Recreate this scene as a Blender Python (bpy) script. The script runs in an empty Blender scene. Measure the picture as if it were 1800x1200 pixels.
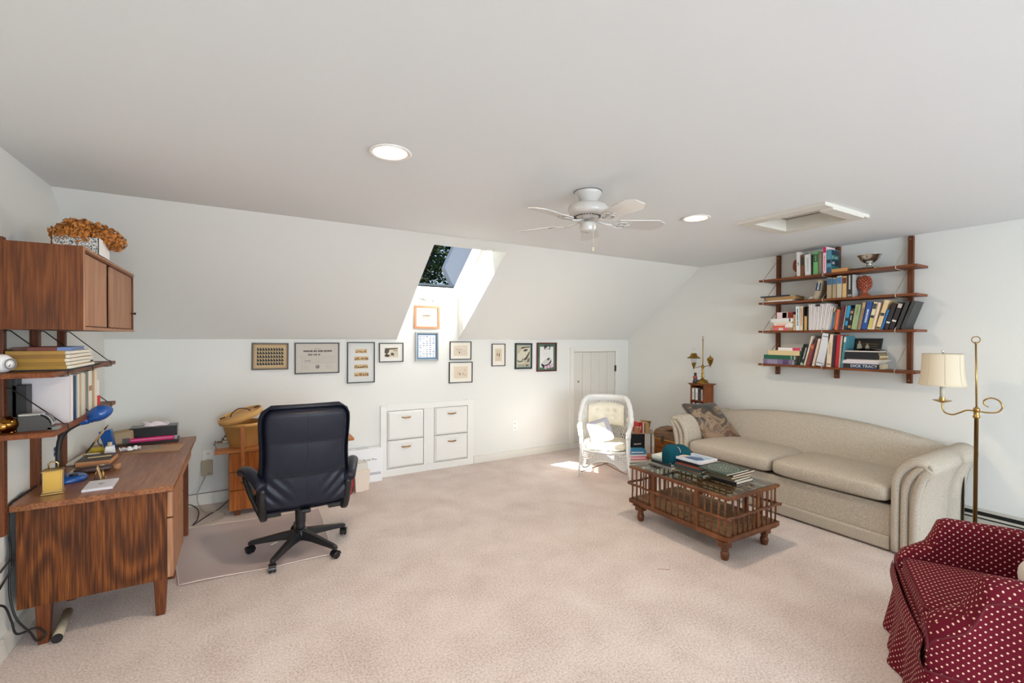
import bpy, bmesh, math, random
from mathutils import Vector, Matrix, Euler
from math import sin, cos, pi, radians
random.seed(7)
SC = bpy.context.scene
COL = SC.collection

# ---------------------------------------------------------------- camera, world, sun, exposure
cam_d = bpy.data.cameras.new('camera'); cam = bpy.data.objects.new('camera', cam_d); COL.objects.link(cam)
cam_d.sensor_width = 36; cam_d.lens = 16.08; cam_d.clip_start = .05
_R = Vector((.86068873, -.50911251, .0043998)); _U = Vector((.000948, .01024436, .99994708)); _F = Vector((.50913064, .86063901, -.00929987))
cam.matrix_world = Matrix(((_R.x, _U.x, -_F.x, 0), (_R.y, _U.y, -_F.y, 0), (_R.z, _U.z, -_F.z, 1.5), (0, 0, 0, 1)))
SC.camera = cam
SC.view_settings.view_transform = 'Standard'; SC.view_settings.look = 'None'
SC.view_settings.gamma = 1.0; SC.view_settings.use_curve_mapping = False
SC.view_settings.exposure = 0.43
SC.cycles.max_bounces = 10; SC.cycles.diffuse_bounces = 6; SC.cycles.glossy_bounces = 3
SC.cycles.transparent_max_bounces = 12; SC.cycles.sample_clamp_indirect = 60.0
SC.cycles.caustics_reflective = False; SC.cycles.caustics_refractive = False

W = bpy.data.worlds.new('world'); SC.world = W; W.use_nodes = True
nt = W.node_tree; nt.nodes.clear()
sky = nt.nodes.new('ShaderNodeTexSky'); sky.sky_type = 'NISHITA'; sky.sun_disc = False
sky.sun_elevation = radians(52); sky.sun_rotation = radians(-60); sky.air_density = 1.0; sky.dust_density = 1.5
bg = nt.nodes.new('ShaderNodeBackground'); bg.inputs['Strength'].default_value = 0.13
wo = nt.nodes.new('ShaderNodeOutputWorld')
nt.links.new(sky.outputs[0], bg.inputs[0]); nt.links.new(bg.outputs[0], wo.inputs[0])

def add_light(name, kind, loc, energy, color=(1, 1, 1), size=.1, size_y=None, direction=None, spread=None, **kw):
    d = bpy.data.lights.new(name, kind); d.energy = energy; d.color = color
    if kind == 'AREA':
        d.size = size
        if size_y: d.shape = 'RECTANGLE'; d.size_y = size_y
        else: d.shape = 'DISK'
        if spread: d.spread = spread
    elif kind == 'SUN': d.angle = size
    else: d.shadow_soft_size = size
    o = bpy.data.objects.new(name, d); COL.objects.link(o); o.location = loc
    if direction: o.rotation_euler = Vector(direction).to_track_quat('-Z', 'Y').to_euler()
    return o

add_light('sun', 'SUN', (-3, 8, 9), 66.0, (1, .97, .93), radians(.6), direction=(1.80, -.50, -2.3))
# daylight through the two windows of the wall behind the camera
# (sky light comes in level and downwards, an added upward fill lifts the ceiling)
for wx in (.8, 3.2):
    add_light('window_daylight', 'AREA', (wx, -4.02, 1.38), 46, (.81, .91, 1), 1.7, 1.4, direction=(0, 1, 0))
    add_light('window_ground_light', 'AREA', (wx, -4.00, 1.38), 60, (.81, .91, 1), 1.7, 1.4, direction=(0, 1, .38))

# ---------------------------------------------------------------- helpers
def lin(c):
    r = []
    for x in c[:3]:
        x = x / 255
        r.append(x / 12.92 if x <= .04045 else ((x + .055) / 1.055) ** 2.4)
    return (*r, 1)
MATS = {}
def node(nt, t, **kw):
    n = nt.nodes.new(t)
    for k, v in kw.items():
        if k in n.inputs: n.inputs[k].default_value = v
        else: setattr(n, k, v)
    return n
def mat(c, rough=.55, metal=0, bump=0, bs=200, var=0, vs=6, name=None, spec=.5, coat=0, emit=0, sheen=0):
    key = (tuple(c), rough, metal, bump, bs, var, vs, spec, coat, emit, sheen)
    if key in MATS: return MATS[key]
    m = bpy.data.materials.new(name or 'paint'); m.use_nodes = True; nt = m.node_tree; b = nt.nodes['Principled BSDF']
    b.inputs['Base Color'].default_value = lin(c); b.inputs['Roughness'].default_value = rough; b.inputs['Metallic'].default_value = metal
    b.inputs['Specular IOR Level'].default_value = spec
    if coat: b.inputs['Coat Weight'].default_value = coat; b.inputs['Coat Roughness'].default_value = .15
    if sheen: b.inputs['Sheen Weight'].default_value = sheen
    if emit: b.inputs['Emission Color'].default_value = lin(c); b.inputs['Emission Strength'].default_value = emit
    if bump or var:
        tc = node(nt, 'ShaderNodeTexCoord')
    if bump:
        n = node(nt, 'ShaderNodeTexNoise', Scale=bs, Detail=3.0); nt.links.new(tc.outputs['Object'], n.inputs['Vector'])
        bp = node(nt, 'ShaderNodeBump', Strength=bump, Distance=.004); nt.links.new(n.outputs['Fac'], bp.inputs['Height']); nt.links.new(bp.outputs[0], b.inputs['Normal'])
    if var:
        n = node(nt, 'ShaderNodeTexNoise', Scale=vs, Detail=4.0); nt.links.new(tc.outputs['Object'], n.inputs['Vector'])
        mr = node(nt, 'ShaderNodeMapRange'); mr.inputs[1].default_value = .3; mr.inputs[2].default_value = .7; mr.inputs[3].default_value = 1 - var; mr.inputs[4].default_value = 1 + var * .5
        nt.links.new(n.outputs['Fac'], mr.inputs[0])
        mx = node(nt, 'ShaderNodeVectorMath', operation='SCALE'); mx.inputs[0].default_value = lin(c)[:3]
        nt.links.new(mr.outputs[0], mx.inputs['Scale']); nt.links.new(mx.outputs[0], b.inputs['Base Color'])
    MATS[key] = m
    return m
def ramp(nt, stops):
    r = nt.nodes.new('ShaderNodeValToRGB'); e = r.color_ramp.elements
    while len(e) < len(stops): e.new(.5)
    for i, (p, c) in enumerate(stops): e[i].position = p; e[i].color = lin(c)
    return r
def wood(name, stops, stretch=(1, 14, 14), scale=1.6, wave=3.0, dist=7.0, rough=.46, coat=0.0, seed=0):
    """grain runs along the axis whose stretch is small; wave bands with noise give the cathedral figure"""
    key = ('wood', name)
    if key in MATS: return MATS[key]
    m = bpy.data.materials.new(name); m.use_nodes = True; nt = m.node_tree; b = nt.nodes['Principled BSDF']
    tc = node(nt, 'ShaderNodeTexCoord'); mp = node(nt, 'ShaderNodeMapping'); mp.inputs['Scale'].default_value = stretch; mp.inputs['Location'].default_value = (seed, seed * .7, seed * .3)
    nt.links.new(tc.outputs['Object'], mp.inputs['Vector'])
    n1 = node(nt, 'ShaderNodeTexNoise', Scale=scale, Detail=1.0, Distortion=.3); nt.links.new(mp.outputs[0], n1.inputs['Vector'])
    mul = node(nt, 'ShaderNodeMath', operation='MULTIPLY'); mul.inputs[1].default_value = dist; nt.links.new(n1.outputs['Fac'], mul.inputs[0])
    sn = node(nt, 'ShaderNodeMath', operation='SINE')
    m2 = node(nt, 'ShaderNodeMath', operation='MULTIPLY'); m2.inputs[1].default_value = wave; nt.links.new(mul.outputs[0], m2.inputs[0]); nt.links.new(m2.outputs[0], sn.inputs[0])
    lo = min(stretch); mp2 = node(nt, 'ShaderNodeMapping'); mp2.inputs['Scale'].default_value = [130 if s > lo else 5 for s in stretch]; nt.links.new(tc.outputs['Object'], mp2.inputs['Vector'])
    n2 = node(nt, 'ShaderNodeTexNoise', Scale=1.0, Detail=3.0); nt.links.new(mp2.outputs[0], n2.inputs['Vector'])
    add = node(nt, 'ShaderNodeMath', operation='MULTIPLY_ADD'); add.inputs[1].default_value = .09; nt.links.new(sn.outputs[0], add.inputs[0])
    nt.links.new(n2.outputs['Fac'], add.inputs[2])
    r = ramp(nt, stops); nt.links.new(add.outputs[0], r.inputs[0]); nt.links.new(r.outputs[0], b.inputs['Base Color'])
    b.inputs['Roughness'].default_value = rough; b.inputs['Specular IOR Level'].default_value = .3; b.inputs['Coat Weight'].default_value = coat; b.inputs['Coat Roughness'].default_value = .3
    bp = node(nt, 'ShaderNodeBump', Strength=.15, Distance=.001); nt.links.new(n2.outputs['Fac'], bp.inputs['Height']); nt.links.new(bp.outputs[0], b.inputs['Normal'])
    MATS[key] = m
    return m
def fabric(name, c, c2=None, sx=320, sy=320, bump=.5, rough=.9):
    """woven cloth: crossed fine waves as relief and slight colour change"""
    key = ('fab', name)
    if key in MATS: return MATS[key]
    m = bpy.data.materials.new(name); m.use_nodes = True; nt = m.node_tree; b = nt.nodes['Principled BSDF']; b.inputs['Roughness'].default_value = rough
    b.inputs['Specular IOR Level'].default_value = .2
    tc = node(nt, 'ShaderNodeTexCoord'); mp = node(nt, 'ShaderNodeMapping'); mp.inputs['Scale'].default_value = (sx, sx, sy); nt.links.new(tc.outputs['Object'], mp.inputs['Vector'])
    n = node(nt, 'ShaderNodeTexNoise', Scale=1.0, Detail=3.0); nt.links.new(mp.outputs[0], n.inputs['Vector'])
    r = ramp(nt, [(.35, c2 or [x * .8 for x in c]), (.65, c)]); nt.links.new(n.outputs['Fac'], r.inputs[0]); nt.links.new(r.outputs[0], b.inputs['Base Color'])
    bp = node(nt, 'ShaderNodeBump', Strength=bump, Distance=.002); nt.links.new(n.outputs['Fac'], bp.inputs['Height']); nt.links.new(bp.outputs[0], b.inputs['Normal'])
    MATS[key] = m
    return m
def glass_mat(name='clear_glass', tint=(255, 255, 255), refl=.9, body=0.0, bodyc=None):
    key = ('glass', name)
    if key in MATS: return MATS[key]
    m = bpy.data.materials.new(name); m.use_nodes = True; nt = m.node_tree; nt.nodes.clear()
    o = node(nt, 'ShaderNodeOutputMaterial'); t = node(nt, 'ShaderNodeBsdfTransparent'); t.inputs[0].default_value = lin(tint)
    g = node(nt, 'ShaderNodeBsdfGlossy'); g.inputs['Roughness'].default_value = .02; g.inputs[0].default_value = (1, 1, 1, 1)
    fr = node(nt, 'ShaderNodeFresnel', IOR=1.45); mul = node(nt, 'ShaderNodeMath', operation='MULTIPLY'); mul.inputs[1].default_value = refl
    ge = node(nt, 'ShaderNodeNewGeometry'); iv = node(nt, 'ShaderNodeMath', operation='MULTIPLY_ADD'); iv.inputs[1].default_value = -1; iv.inputs[2].default_value = 1   # only the outer side of a face mirrors
    nt.links.new(ge.outputs['Backfacing'], iv.inputs[0]); m9 = node(nt, 'ShaderNodeMath', operation='MULTIPLY'); nt.links.new(fr.outputs[0], m9.inputs[0]); nt.links.new(iv.outputs[0], m9.inputs[1])
    nt.links.new(m9.outputs[0], mul.inputs[0]); mx = node(nt, 'ShaderNodeMixShader'); nt.links.new(mul.outputs[0], mx.inputs[0]); nt.links.new(t.outputs[0], mx.inputs[1]); nt.links.new(g.outputs[0], mx.inputs[2])
    last = mx
    if body:
        d = node(nt, 'ShaderNodeBsdfDiffuse'); d.inputs[0].default_value = lin(bodyc or tint); m3 = node(nt, 'ShaderNodeMixShader'); m3.inputs[0].default_value = body
        nt.links.new(mx.outputs[0], m3.inputs[1]); nt.links.new(d.outputs[0], m3.inputs[2]); last = m3
    nt.links.new(last.outputs[0], o.inputs[0]); MATS[key] = m
    return m

class M:
    """collects shapes into one mesh"""
    def __init__(s): s.v = []; s.f = []; s.s = []
    def add(s, vs, fs, smooth=False, R=None, o=None):
        b = len(s.v)
        for p in vs:
            p = Vector(p)
            if R is not None: p = R @ p
            if o is not None: p = p + Vector(o)
            s.v.append(p)
        for f in fs: s.f.append([b + i for i in f]); s.s.append(smooth)
        return s
    def box(s, x0, x1, y0, y1, z0, z1, R=None, o=None):
        v = [(x, y, z) for x in (x0, x1) for y in (y0, y1) for z in (z0, z1)]
        return s.add(v, [(0, 1, 3, 2), (4, 6, 7, 5), (0, 4, 5, 1), (2, 3, 7, 6), (0, 2, 6, 4), (1, 5, 7, 3)], False, R, o)
    def hexa(s, v8): # 4 bottom + 4 top points
        return s.add(v8, [(0, 1, 2, 3), (4, 5, 6, 7), (0, 1, 5, 4), (1, 2, 6, 5), (2, 3, 7, 6), (3, 0, 4, 7)])
    def tube(s, pts, r, n=8, cap=True, flat=1.0, closed=False):
        pts = [Vector(p) for p in pts]; k = len(pts); rs = r if isinstance(r, (list, tuple)) else [r] * k
        T = []
        for i in range(k):
            a = pts[i - 1] if (i > 0 or closed) else pts[i]; b = pts[(i + 1) % k] if (i < k - 1 or closed) else pts[i]
            T.append((b - a).normalized() if (b - a).length > 1e-9 else Vector((0, 0, 1)))
        up = Vector((0, 0, 1)) if abs(T[0].z) < .9 else Vector((0, 1, 0))
        nn = (up - T[0] * up.dot(T[0])).normalized(); V = []
        for i in range(k):
            nn = (nn - T[i] * nn.dot(T[i])); nn = nn.normalized() if nn.length > 1e-6 else Vector((1, 0, 0)); bb = T[i].cross(nn)
            for j in range(n):
                a = 2 * pi * j / n; V.append(pts[i] + (nn * cos(a) + bb * sin(a) * flat) * rs[i])
        Fc = []
        for i in range(k if closed else k - 1):
            i2 = (i + 1) % k
            for j in range(n): Fc.append((i * n + j, i * n + (j + 1) % n, i2 * n + (j + 1) % n, i2 * n + j))
        s.add(V, Fc, True)
        if cap and not closed:
            s.add(V[:n], [tuple(range(n))]); s.add(V[-n:], [tuple(range(n))])
        return s
    def lathe(s, prof, n=24, c=(0, 0, 0), R=None, smooth=True, cap=True):
        V = []; Fc = []; k = len(prof)
        for r, z in prof:
            for j in range(n): V.append((max(r, 1e-5) * cos(2 * pi * j / n), max(r, 1e-5) * sin(2 * pi * j / n), z))
        for i in range(k - 1):
            for j in range(n): Fc.append((i * n + j, i * n + (j + 1) % n, (i + 1) * n + (j + 1) % n, (i + 1) * n + j))
        s.add(V, Fc, smooth, R, c)
        if cap:
            if prof[0][0] > 1e-4: s.add(V[:n], [tuple(range(n))], False, R, c)
            if prof[-1][0] > 1e-4: s.add(V[-n:], [tuple(range(n))], False, R, c)
        return s
    def cyl(s, p0, p1, r, n=12): return s.tube([p0, p1], r, n)
    def prism(s, poly, lo, hi, ax='Z', R=None, o=None, smooth=False):
        """poly in the two other axes (in order), extruded along ax"""
        def P(a, b, c): return {'Z': (a, b, c), 'Y': (a, c, b), 'X': (c, a, b)}[ax]
        n = len(poly); V = [P(a, b, lo) for a, b in poly] + [P(a, b, hi) for a, b in poly]
        s.add(V, [tuple(range(n)), tuple(range(n, 2 * n))], False, R, o)
        s.add(V, [(i, (i + 1) % n, n + (i + 1) % n, n + i) for i in range(n)], smooth, R, o)
        return s
    def grid(s, fn, nu, nv, cu=False, cv=False, smooth=True, R=None, o=None):
        V = [fn(i / (nu if cu else nu - 1), j / (nv if cv else nv - 1)) for i in range(nu) for j in range(nv)]; Fc = []
        for i in range(nu if cu else nu - 1):
            for j in range(nv if cv else nv - 1):
                a, b = i, (i + 1) % nu; c, d = j, (j + 1) % nv
                Fc.append((a * nv + c, a * nv + d, b * nv + d, b * nv + c))
        return s.add(V, Fc, smooth, R, o)
    def sph(s, c, r, n=16, R=None):
        rx, ry, rz = r if isinstance(r, (tuple, list)) else (r, r, r)
        def fn(u, v):
            a = -pi / 2 + pi * u; b = 2 * pi * v; return (rx * max(cos(a), 1e-4) * cos(b), ry * max(cos(a), 1e-4) * sin(b), rz * sin(a))
        return s.grid(fn, n // 2 + 1, n, cv=True, R=R, o=c)
    def sq(s, c, r, e1=.35, e2=.35, n=28, R=None, puff=0):
        """superellipsoid cushion: e2 roundness of the outline, e1 of the section"""
        def p(x, e): return math.copysign(abs(x) ** e, x)
        def fn(u, v):
            a = -pi / 2 + pi * u; b = 2 * pi * v; ca = max(cos(a), 1e-5)
            x = p(ca, e1) * p(cos(b), e2); y = p(ca, e1) * p(sin(b), e2); z = p(sin(a), e1)
            z *= 1 + puff * ((1 - x * x) * (1 - y * y) - .5)
            return (r[0] * x, r[1] * y, r[2] * z)
        return s.grid(fn, n // 2 + 1, n * 2, cv=True, R=R, o=c)

def wmat(o):
    m = Matrix.Identity(4)
    while o is not None: m = o.matrix_basis @ m; o = o.parent
    return m
def finish(me, uv):
    bm = bmesh.new(); bm.from_mesh(me)
    bmesh.ops.remove_doubles(bm, verts=bm.verts, dist=1e-5)
    bmesh.ops.recalc_face_normals(bm, faces=bm.faces)
    if uv:
        L = bm.loops.layers.uv.new('UVMap')
        for f in bm.faces:
            n = f.normal; a = max(range(3), key=lambda i: abs(n[i]))
            i, j = [(1, 2), (0, 2), (0, 1)][a]
            for l in f.loops: l[L].uv = (l.vert.co[i], l.vert.co[j])
    bm.to_mesh(me); bm.free()
def part(name, mb, m, parent=None, world=True, bevel=0, seg=2, sub=0, label=None, kind=None, uv=False, merge=True):
    me = bpy.data.meshes.new(name); me.from_pydata([tuple(v) for v in mb.v], [], mb.f)
    me.polygons.foreach_set('use_smooth', mb.s); me.update()
    if merge: finish(me, uv)
    if parent is not None and world: me.transform(wmat(parent).inverted())
    me.materials.append(m); o = bpy.data.objects.new(name, me); COL.objects.link(o)
    if parent is not None: o.parent = parent
    if bevel:
        b = o.modifiers.new('bevel', 'BEVEL'); b.width = bevel; b.segments = seg; b.limit_method = 'ANGLE'; b.angle_limit = radians(40)
        b.harden_normals = False
    if sub: 
        b = o.modifiers.new('sub', 'SUBSURF'); b.levels = sub; b.render_levels = sub
    if label: o['label'] = label
    if kind: o['kind'] = kind
    return o
def thing(name, label, cat, loc=(0, 0, 0), rot=(0, 0, 0), group=None):
    o = bpy.data.objects.new(name, None); COL.objects.link(o); o.location = loc; o.rotation_euler = rot if isinstance(rot, tuple) else (0, 0, rot)
    o.empty_display_size = .05
    o['label'] = label; o['category'] = cat
    if group: o['group'] = group
    return o
def struct(name, mb, m, parent=None, **kw): return part(name, mb, m, parent, kind='structure', **kw)
def copy_tree(o, parent=None):
    c = o.copy(); COL.objects.link(c); c.parent = parent
    for ch in [x for x in o.children]: copy_tree(ch, c)
    return c
def text_mb(s, h, R, o, depth=.0008, align='CENTER'):
    """flat lettering as geometry; local x along the writing, y up, z out of the surface"""
    cu = bpy.data.curves.new('lettering', 'FONT'); cu.body = s; cu.size = h; cu.extrude = depth / 2; cu.align_x = align; cu.align_y = 'CENTER'; cu.resolution_u = 2
    ob = bpy.data.objects.new('lettering', cu); COL.objects.link(ob)
    dg = bpy.context.evaluated_depsgraph_get(); me = ob.evaluated_get(dg).to_mesh()
    mb = M(); mb.add([v.co.copy() for v in me.vertices], [tuple(p.vertices) for p in me.polygons], False, R, o)
    bpy.data.objects.remove(ob); bpy.data.curves.remove(cu)
    return mb
def frame3(x, y, z): return Matrix((x, y, z)).transposed()   # columns

# ---------------------------------------------------------------- shared materials
WALL = mat((224, 225, 221), .9, bump=.06, bs=90, name='wall_paint', spec=.2)
CEIL = mat((224, 227, 228), .95, bump=.05, bs=90, name='ceiling_paint', spec=.2)
TRIM = mat((226, 225, 218), .5, name='trim_paint')
WALNUT = wood('walnut_figured', [(.28, (58, 28, 10)), (.45, (84, 43, 15)), (.58, (108, 58, 21)), (.78, (140, 82, 32))], stretch=(3.2, 3.2, .95), scale=1.3, wave=6.5, dist=9)
WALNUT_CAB = wood('walnut_cabinet', [(.2, (58, 28, 12)), (.5, (96, 50, 20)), (.8, (122, 70, 30))], stretch=(4, 4, .7), scale=1.1, wave=4, dist=9)
WALNUT_TOP = wood('walnut_top', [(.1, (88, 50, 30)), (.5, (136, 86, 56)), (.9, (170, 118, 80))], stretch=(7, .8, 7), scale=1.4, wave=4, dist=6, rough=.33)
WALNUT_Y = wood('walnut_shelf', [(.1, (72, 34, 15)), (.5, (112, 60, 29)), (.9, (148, 86, 46))], stretch=(12, 1, 12), scale=1.6, wave=3, dist=5)
WALNUT_Z = wood('walnut_post', [(.1, (64, 30, 13)), (.5, (98, 52, 26)), (.9, (130, 74, 40))], stretch=(12, 12, 1), scale=1.6, wave=3, dist=5)
WALNUT_LT = wood('walnut_pale', [(.1, (118, 78, 54)), (.5, (160, 114, 84)), (.9, (190, 146, 112))], stretch=(12, 12, 1), scale=1.5, wave=3, dist=5)
TEAK = wood('teak', [(.1, (110, 52, 12)), (.5, (152, 82, 24)), (.9, (184, 112, 42))], stretch=(12, 12, 1.2), scale=1.5, wave=3, dist=5)
TEAK_X = wood('teak_top', [(.1, (122, 66, 28)), (.5, (162, 98, 48)), (.9, (194, 130, 70))], stretch=(1.2, 10, 10), scale=1.5, wave=3, dist=5)
CRATE = wood('crate_wood', [(.1, (66, 32, 12)), (.5, (108, 60, 27)), (.9, (148, 92, 48))], stretch=(5, 5, 5), scale=3, wave=2, dist=4, coat=.4)
BRASS = mat((176, 142, 84), .28, 1, name='brass')
GOLD = mat((204, 174, 112), .28, 1, name='gold')
CHROME = mat((200, 200, 200), .2, 1, name='steel')
BLACK = mat((22, 22, 24), .45, name='black_plastic')
WHITE = mat((236, 235, 232), .6, name='white_paper')
GLASS = glass_mat()
# ---------------------------------------------------------------- the room
XL, XR, YB, YE, ZC, ZK, YF = -.9616, 4.875, 4.90, 3.694, 2.373, 1.470, -4.2
SX0, SX1, SY = 1.447, 2.169, 3.787          # skylight opening in the slope
def sz(y): return ZK + (YB - y) * (ZC - ZK) / (YB - YE)
carpet = bpy.data.materials.new('carpet'); carpet.use_nodes = True
nt = carpet.node_tree; b = nt.nodes['Principled BSDF']; b.inputs['Roughness'].default_value = 1; b.inputs['Specular IOR Level'].default_value = .1; b.inputs['Sheen Weight'].default_value = .3
tc = node(nt, 'ShaderNodeTexCoord'); n1 = node(nt, 'ShaderNodeTexNoise', Scale=95.0, Detail=4.0, Roughness=.7); n2 = node(nt, 'ShaderNodeTexNoise', Scale=3.4, Detail=7.0, Distortion=.3)
nt.links.new(tc.outputs['Object'], n1.inputs['Vector']); nt.links.new(tc.outputs['Object'], n2.inputs['Vector'])
mx = node(nt, 'ShaderNodeMath', operation='MULTIPLY_ADD'); mx.inputs[1].default_value = .20; nt.links.new(n2.outputs['Fac'], mx.inputs[0])
m5 = node(nt, 'ShaderNodeMath', operation='MULTIPLY'); m5.inputs[1].default_value = .64; nt.links.new(n1.outputs['Fac'], m5.inputs[0]); nt.links.new(m5.outputs[0], mx.inputs[2])
r = ramp(nt, [(.28, (166, 145, 134)), (.42, (211, 195, 186)), (.56, (233, 222, 215))]); nt.links.new(mx.outputs[0], r.inputs[0]); nt.links.new(r.outputs[0], b.inputs['Base Color'])
bp = node(nt, 'ShaderNodeBump', Strength=.8, Distance=.008); nt.links.new(n1.outputs['Fac'], bp.inputs['Height']); nt.links.new(bp.outputs[0], b.inputs['Normal'])
struct('floor', M().box(XL - .1, XR + .1, YF - .1, YB + .1, -.12, 0), carpet)
# flat ceiling, with holes for the recessed lamps and the attic hatch
LAMPS = [(.607, 2.165), (2.845, 2.19)]
HX0, HX1, HY0, HY1 = 3.30, 3.73, 1.58, 2.03
def ceiling_mesh():
    bm = bmesh.new()
    xs = sorted({XL - .1, HX0, HX1, XR + .1} | {a for l in LAMPS for a in (l[0] - .09, l[0] + .09)}); ys = sorted({YF - .1, HY0, HY1, YE} | {a for l in LAMPS for a in (l[1] - .09, l[1] + .09)})
    mb = M()
    for i in range(len(xs) - 1):
        for j in range(len(ys) - 1):
            x0, x1, y0, y1 = xs[i], xs[i + 1], ys[j], ys[j + 1]; cx, cy = (x0 + x1) / 2, (y0 + y1) / 2
            if HX0 < cx < HX1 and HY0 < cy < HY1: continue
            if any(abs(cx - l[0]) < .09 and abs(cy - l[1]) < .09 for l in LAMPS): continue
            mb.add([(x0, y0, ZC), (x1, y0, ZC), (x1, y1, ZC), (x0, y1, ZC)], [(0, 1, 2, 3)])
            mb.add([(x0, y0, ZC + .1), (x1, y0, ZC + .1), (x1, y1, ZC + .1), (x0, y1, ZC + .1)], [(0, 1, 2, 3)])
    for (cx, cy) in LAMPS:      # square cut filled round the circular can
        n = 32; V = []; 
        for k in range(n):
            a = 2 * pi * k / n; c, s_ = cos(a), sin(a); q = .09 / max(abs(c), abs(s_)); V.append((cx + c * .078, cy + s_ * .078, ZC)); V.append((cx + c * q, cy + s_ * q, ZC))
        mb.add(V, [(2 * k, 2 * k + 1, (2 * k + 3) % (2 * n), (2 * k + 2) % (2 * n)) for k in range(n)])
    return mb
struct('ceiling', ceiling_mesh(), CEIL)
nrm = Vector((0, ZC - ZK, YB - YE)).normalized(); th = .06
def slope_piece(mb, x0, x1, y0, y1):
    a = [(x0, y0, sz(y0)), (x1, y0, sz(y0)), (x1, y1, sz(y1)), (x0, y1, sz(y1))]
    return mb.hexa(a + [tuple(Vector(p) + nrm * th) for p in a])
mb = M(); slope_piece(mb, XL - .05, SX0, YE, YB + .03); slope_piece(mb, SX1, XR + .05, YE, YB + .03); slope_piece(mb, SX0, SX1, YE, SY)
struct('ceiling_slope', mb, WALL)
# roof outside, unseen: dark shingle planes added to cut sun bounce off the slope
def roof_piece(mb, x0, x1, y0, y1, d0=.30, d1=.33):
    a = [(x0, y0, sz(y0)), (x1, y0, sz(y0)), (x1, y1, sz(y1)), (x0, y1, sz(y1))]
    return mb.hexa([tuple(Vector(p) + nrm * d0) for p in a] + [tuple(Vector(p) + nrm * d1) for p in a])
mb = M(); roof_piece(mb, XL - .3, SX0 - .05, YE - .4, YB + .55); roof_piece(mb, SX1 + .05, XR + .3, YE - .4, YB + .55); roof_piece(mb, SX0 - .05, SX1 + .05, YE - .4, SY - .30); mb.box(XL - .3, XR + .3, YF - .2, YE - .2, ZC + .62, ZC + .65)
struct('roof', mb, mat((52, 52, 54), .95, name='shingles', var=.2, vs=14))
# knee wall, running up into the skylight well
mb = M().prism([(XL - .1, 0), (3.80, 0), (3.80, 1.36), (4.69, 1.36), (4.69, 0), (XR + .1, 0), (XR + .1, ZK + .02), (SX1, ZK + .02), (SX1, 1.965), (SX0, 1.965), (SX0, ZK + .02), (XL - .1, ZK + .02)], YB, YB + .1, 'Y')
mb.box(3.79, 4.70, YB + .06, YB + .1, 0, 1.37)
struct('wall_back', mb, WALL)
# side walls with the gable outline
side = [(YF, 0), (YB + .1, 0), (YB + .1, ZK + .04), (YE, ZC + .05), (YF, ZC + .05)]
struct('wall_right', M().prism(side, XR, XR + .1, 'X'), WALL)
struct('wall_left', M().prism(side, XL - .1, XL, 'X'), WALL)
# wall behind the camera with two sash windows
mb = M()
WIN = [(-.15, 1.75), (2.25, 4.15)]
xs = [XL - .1, WIN[0][0], WIN[0][1], WIN[1][0], WIN[1][1], XR + .1]
for i in range(5):
    if i in (1, 3): mb.box(xs[i], xs[i + 1], YF, YF + .1, 0, .6); mb.box(xs[i], xs[i + 1], YF, YF + .1, 2.15, ZC)
    else: mb.box(xs[i], xs[i + 1], YF, YF + .1, 0, ZC)
struct('wall_front', mb, WALL)
for k, (a, c) in enumerate(WIN):
    w = thing('window_%d' % (k + 2), 'white sash window in the wall behind the viewer', 'window', (a, YF, .6)); w['kind'] = 'structure'
    del w['label']; del w['category']
    mb = M().box(a, c, YF + .02, YF + .08, .6, .65).box(a, c, YF + .02, YF + .08, 2.1, 2.15).box(a, a + .05, YF + .02, YF + .08, .65, 2.1).box(c - .05, c, YF + .02, YF + .08, .65, 2.1).box(a, c, YF + .03, YF + .07, 1.38, 1.42)
    part('window_frame', mb, TRIM, w, kind='structure'); part('glass_pane', M().box(a + .05, c - .05, YF + .045, YF + .05, .65, 2.1), GLASS, w, kind='structure')
# skylight: well cheeks, head, frame, glass
off = .396; WY0, WZ0 = 4.90, 1.965; slp = (ZC - ZK) / (YB - YE); ux = Vector((0, -(YB - YE), ZC - ZK)).normalized()
def wp(x, l, d=0): return Vector((x, WY0, WZ0)) + ux * l + nrm * d
LW = 1.10
top = wp(0, LW)
chk = [(YB, ZK + .072), (WY0, WZ0), (top.y, top.z), (SY + .057 * nrm.y, sz(SY) + .057 * nrm.z)]
struct('skylight_cheek', M().prism(chk, SX1, SX1 + .05, 'X'), WALL)
struct('skylight_cheek.001', M().prism(chk, SX0 - .05, SX0, 'X'), WALL)
struct('skylight_head', M().prism([(SY, sz(SY)), (top.y, top.z), (top.y - .03, top.z + .02), (SY - .03, sz(SY) + .02)], SX0, SX1, 'X'), WALL)
win = bpy.data.objects.new('window_1', None); COL.objects.link(win); win.location = (1.8, 4.6, 2.1); win['kind'] = 'structure'
def sl_box(x0, x1, l0, l1, d0, d1): return M().hexa([wp(x0, l0, d0), wp(x1, l0, d0), wp(x1, l1, d0), wp(x0, l1, d0), wp(x0, l0, d1), wp(x1, l0, d1), wp(x1, l1, d1), wp(x0, l1, d1)])
SASH = mat((244, 244, 242), .35, name='white_sash')
for nme, a in {'frame_rail': (SX0, SX1, -.02, .03, -.012, .06), 'frame_rail.001': (SX0, SX1, LW - .04, LW, -.012, .06), 'frame_stile': (SX0, SX0 + .028, 0.03, LW - .04, -.012, .06), 'frame_stile.001': (SX1 - .028, SX1, .03, LW - .04, -.012, .06),
               'sash_rail': (SX0 + .032, SX1 - .032, .034, .088, -.004, .05), 'sash_rail.001': (SX0 + .032, SX1 - .032, LW - .1, LW - .044, -.004, .05), 'sash_stile': (SX0 + .032, SX0 + .075, .088, LW - .1, -.004, .05), 'sash_stile.001': (SX1 - .075, SX1 - .032, .088, LW - .1, -.004, .05)}.items():
    part(nme, sl_box(*a), SASH, win, kind='structure', bevel=.004)
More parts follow.
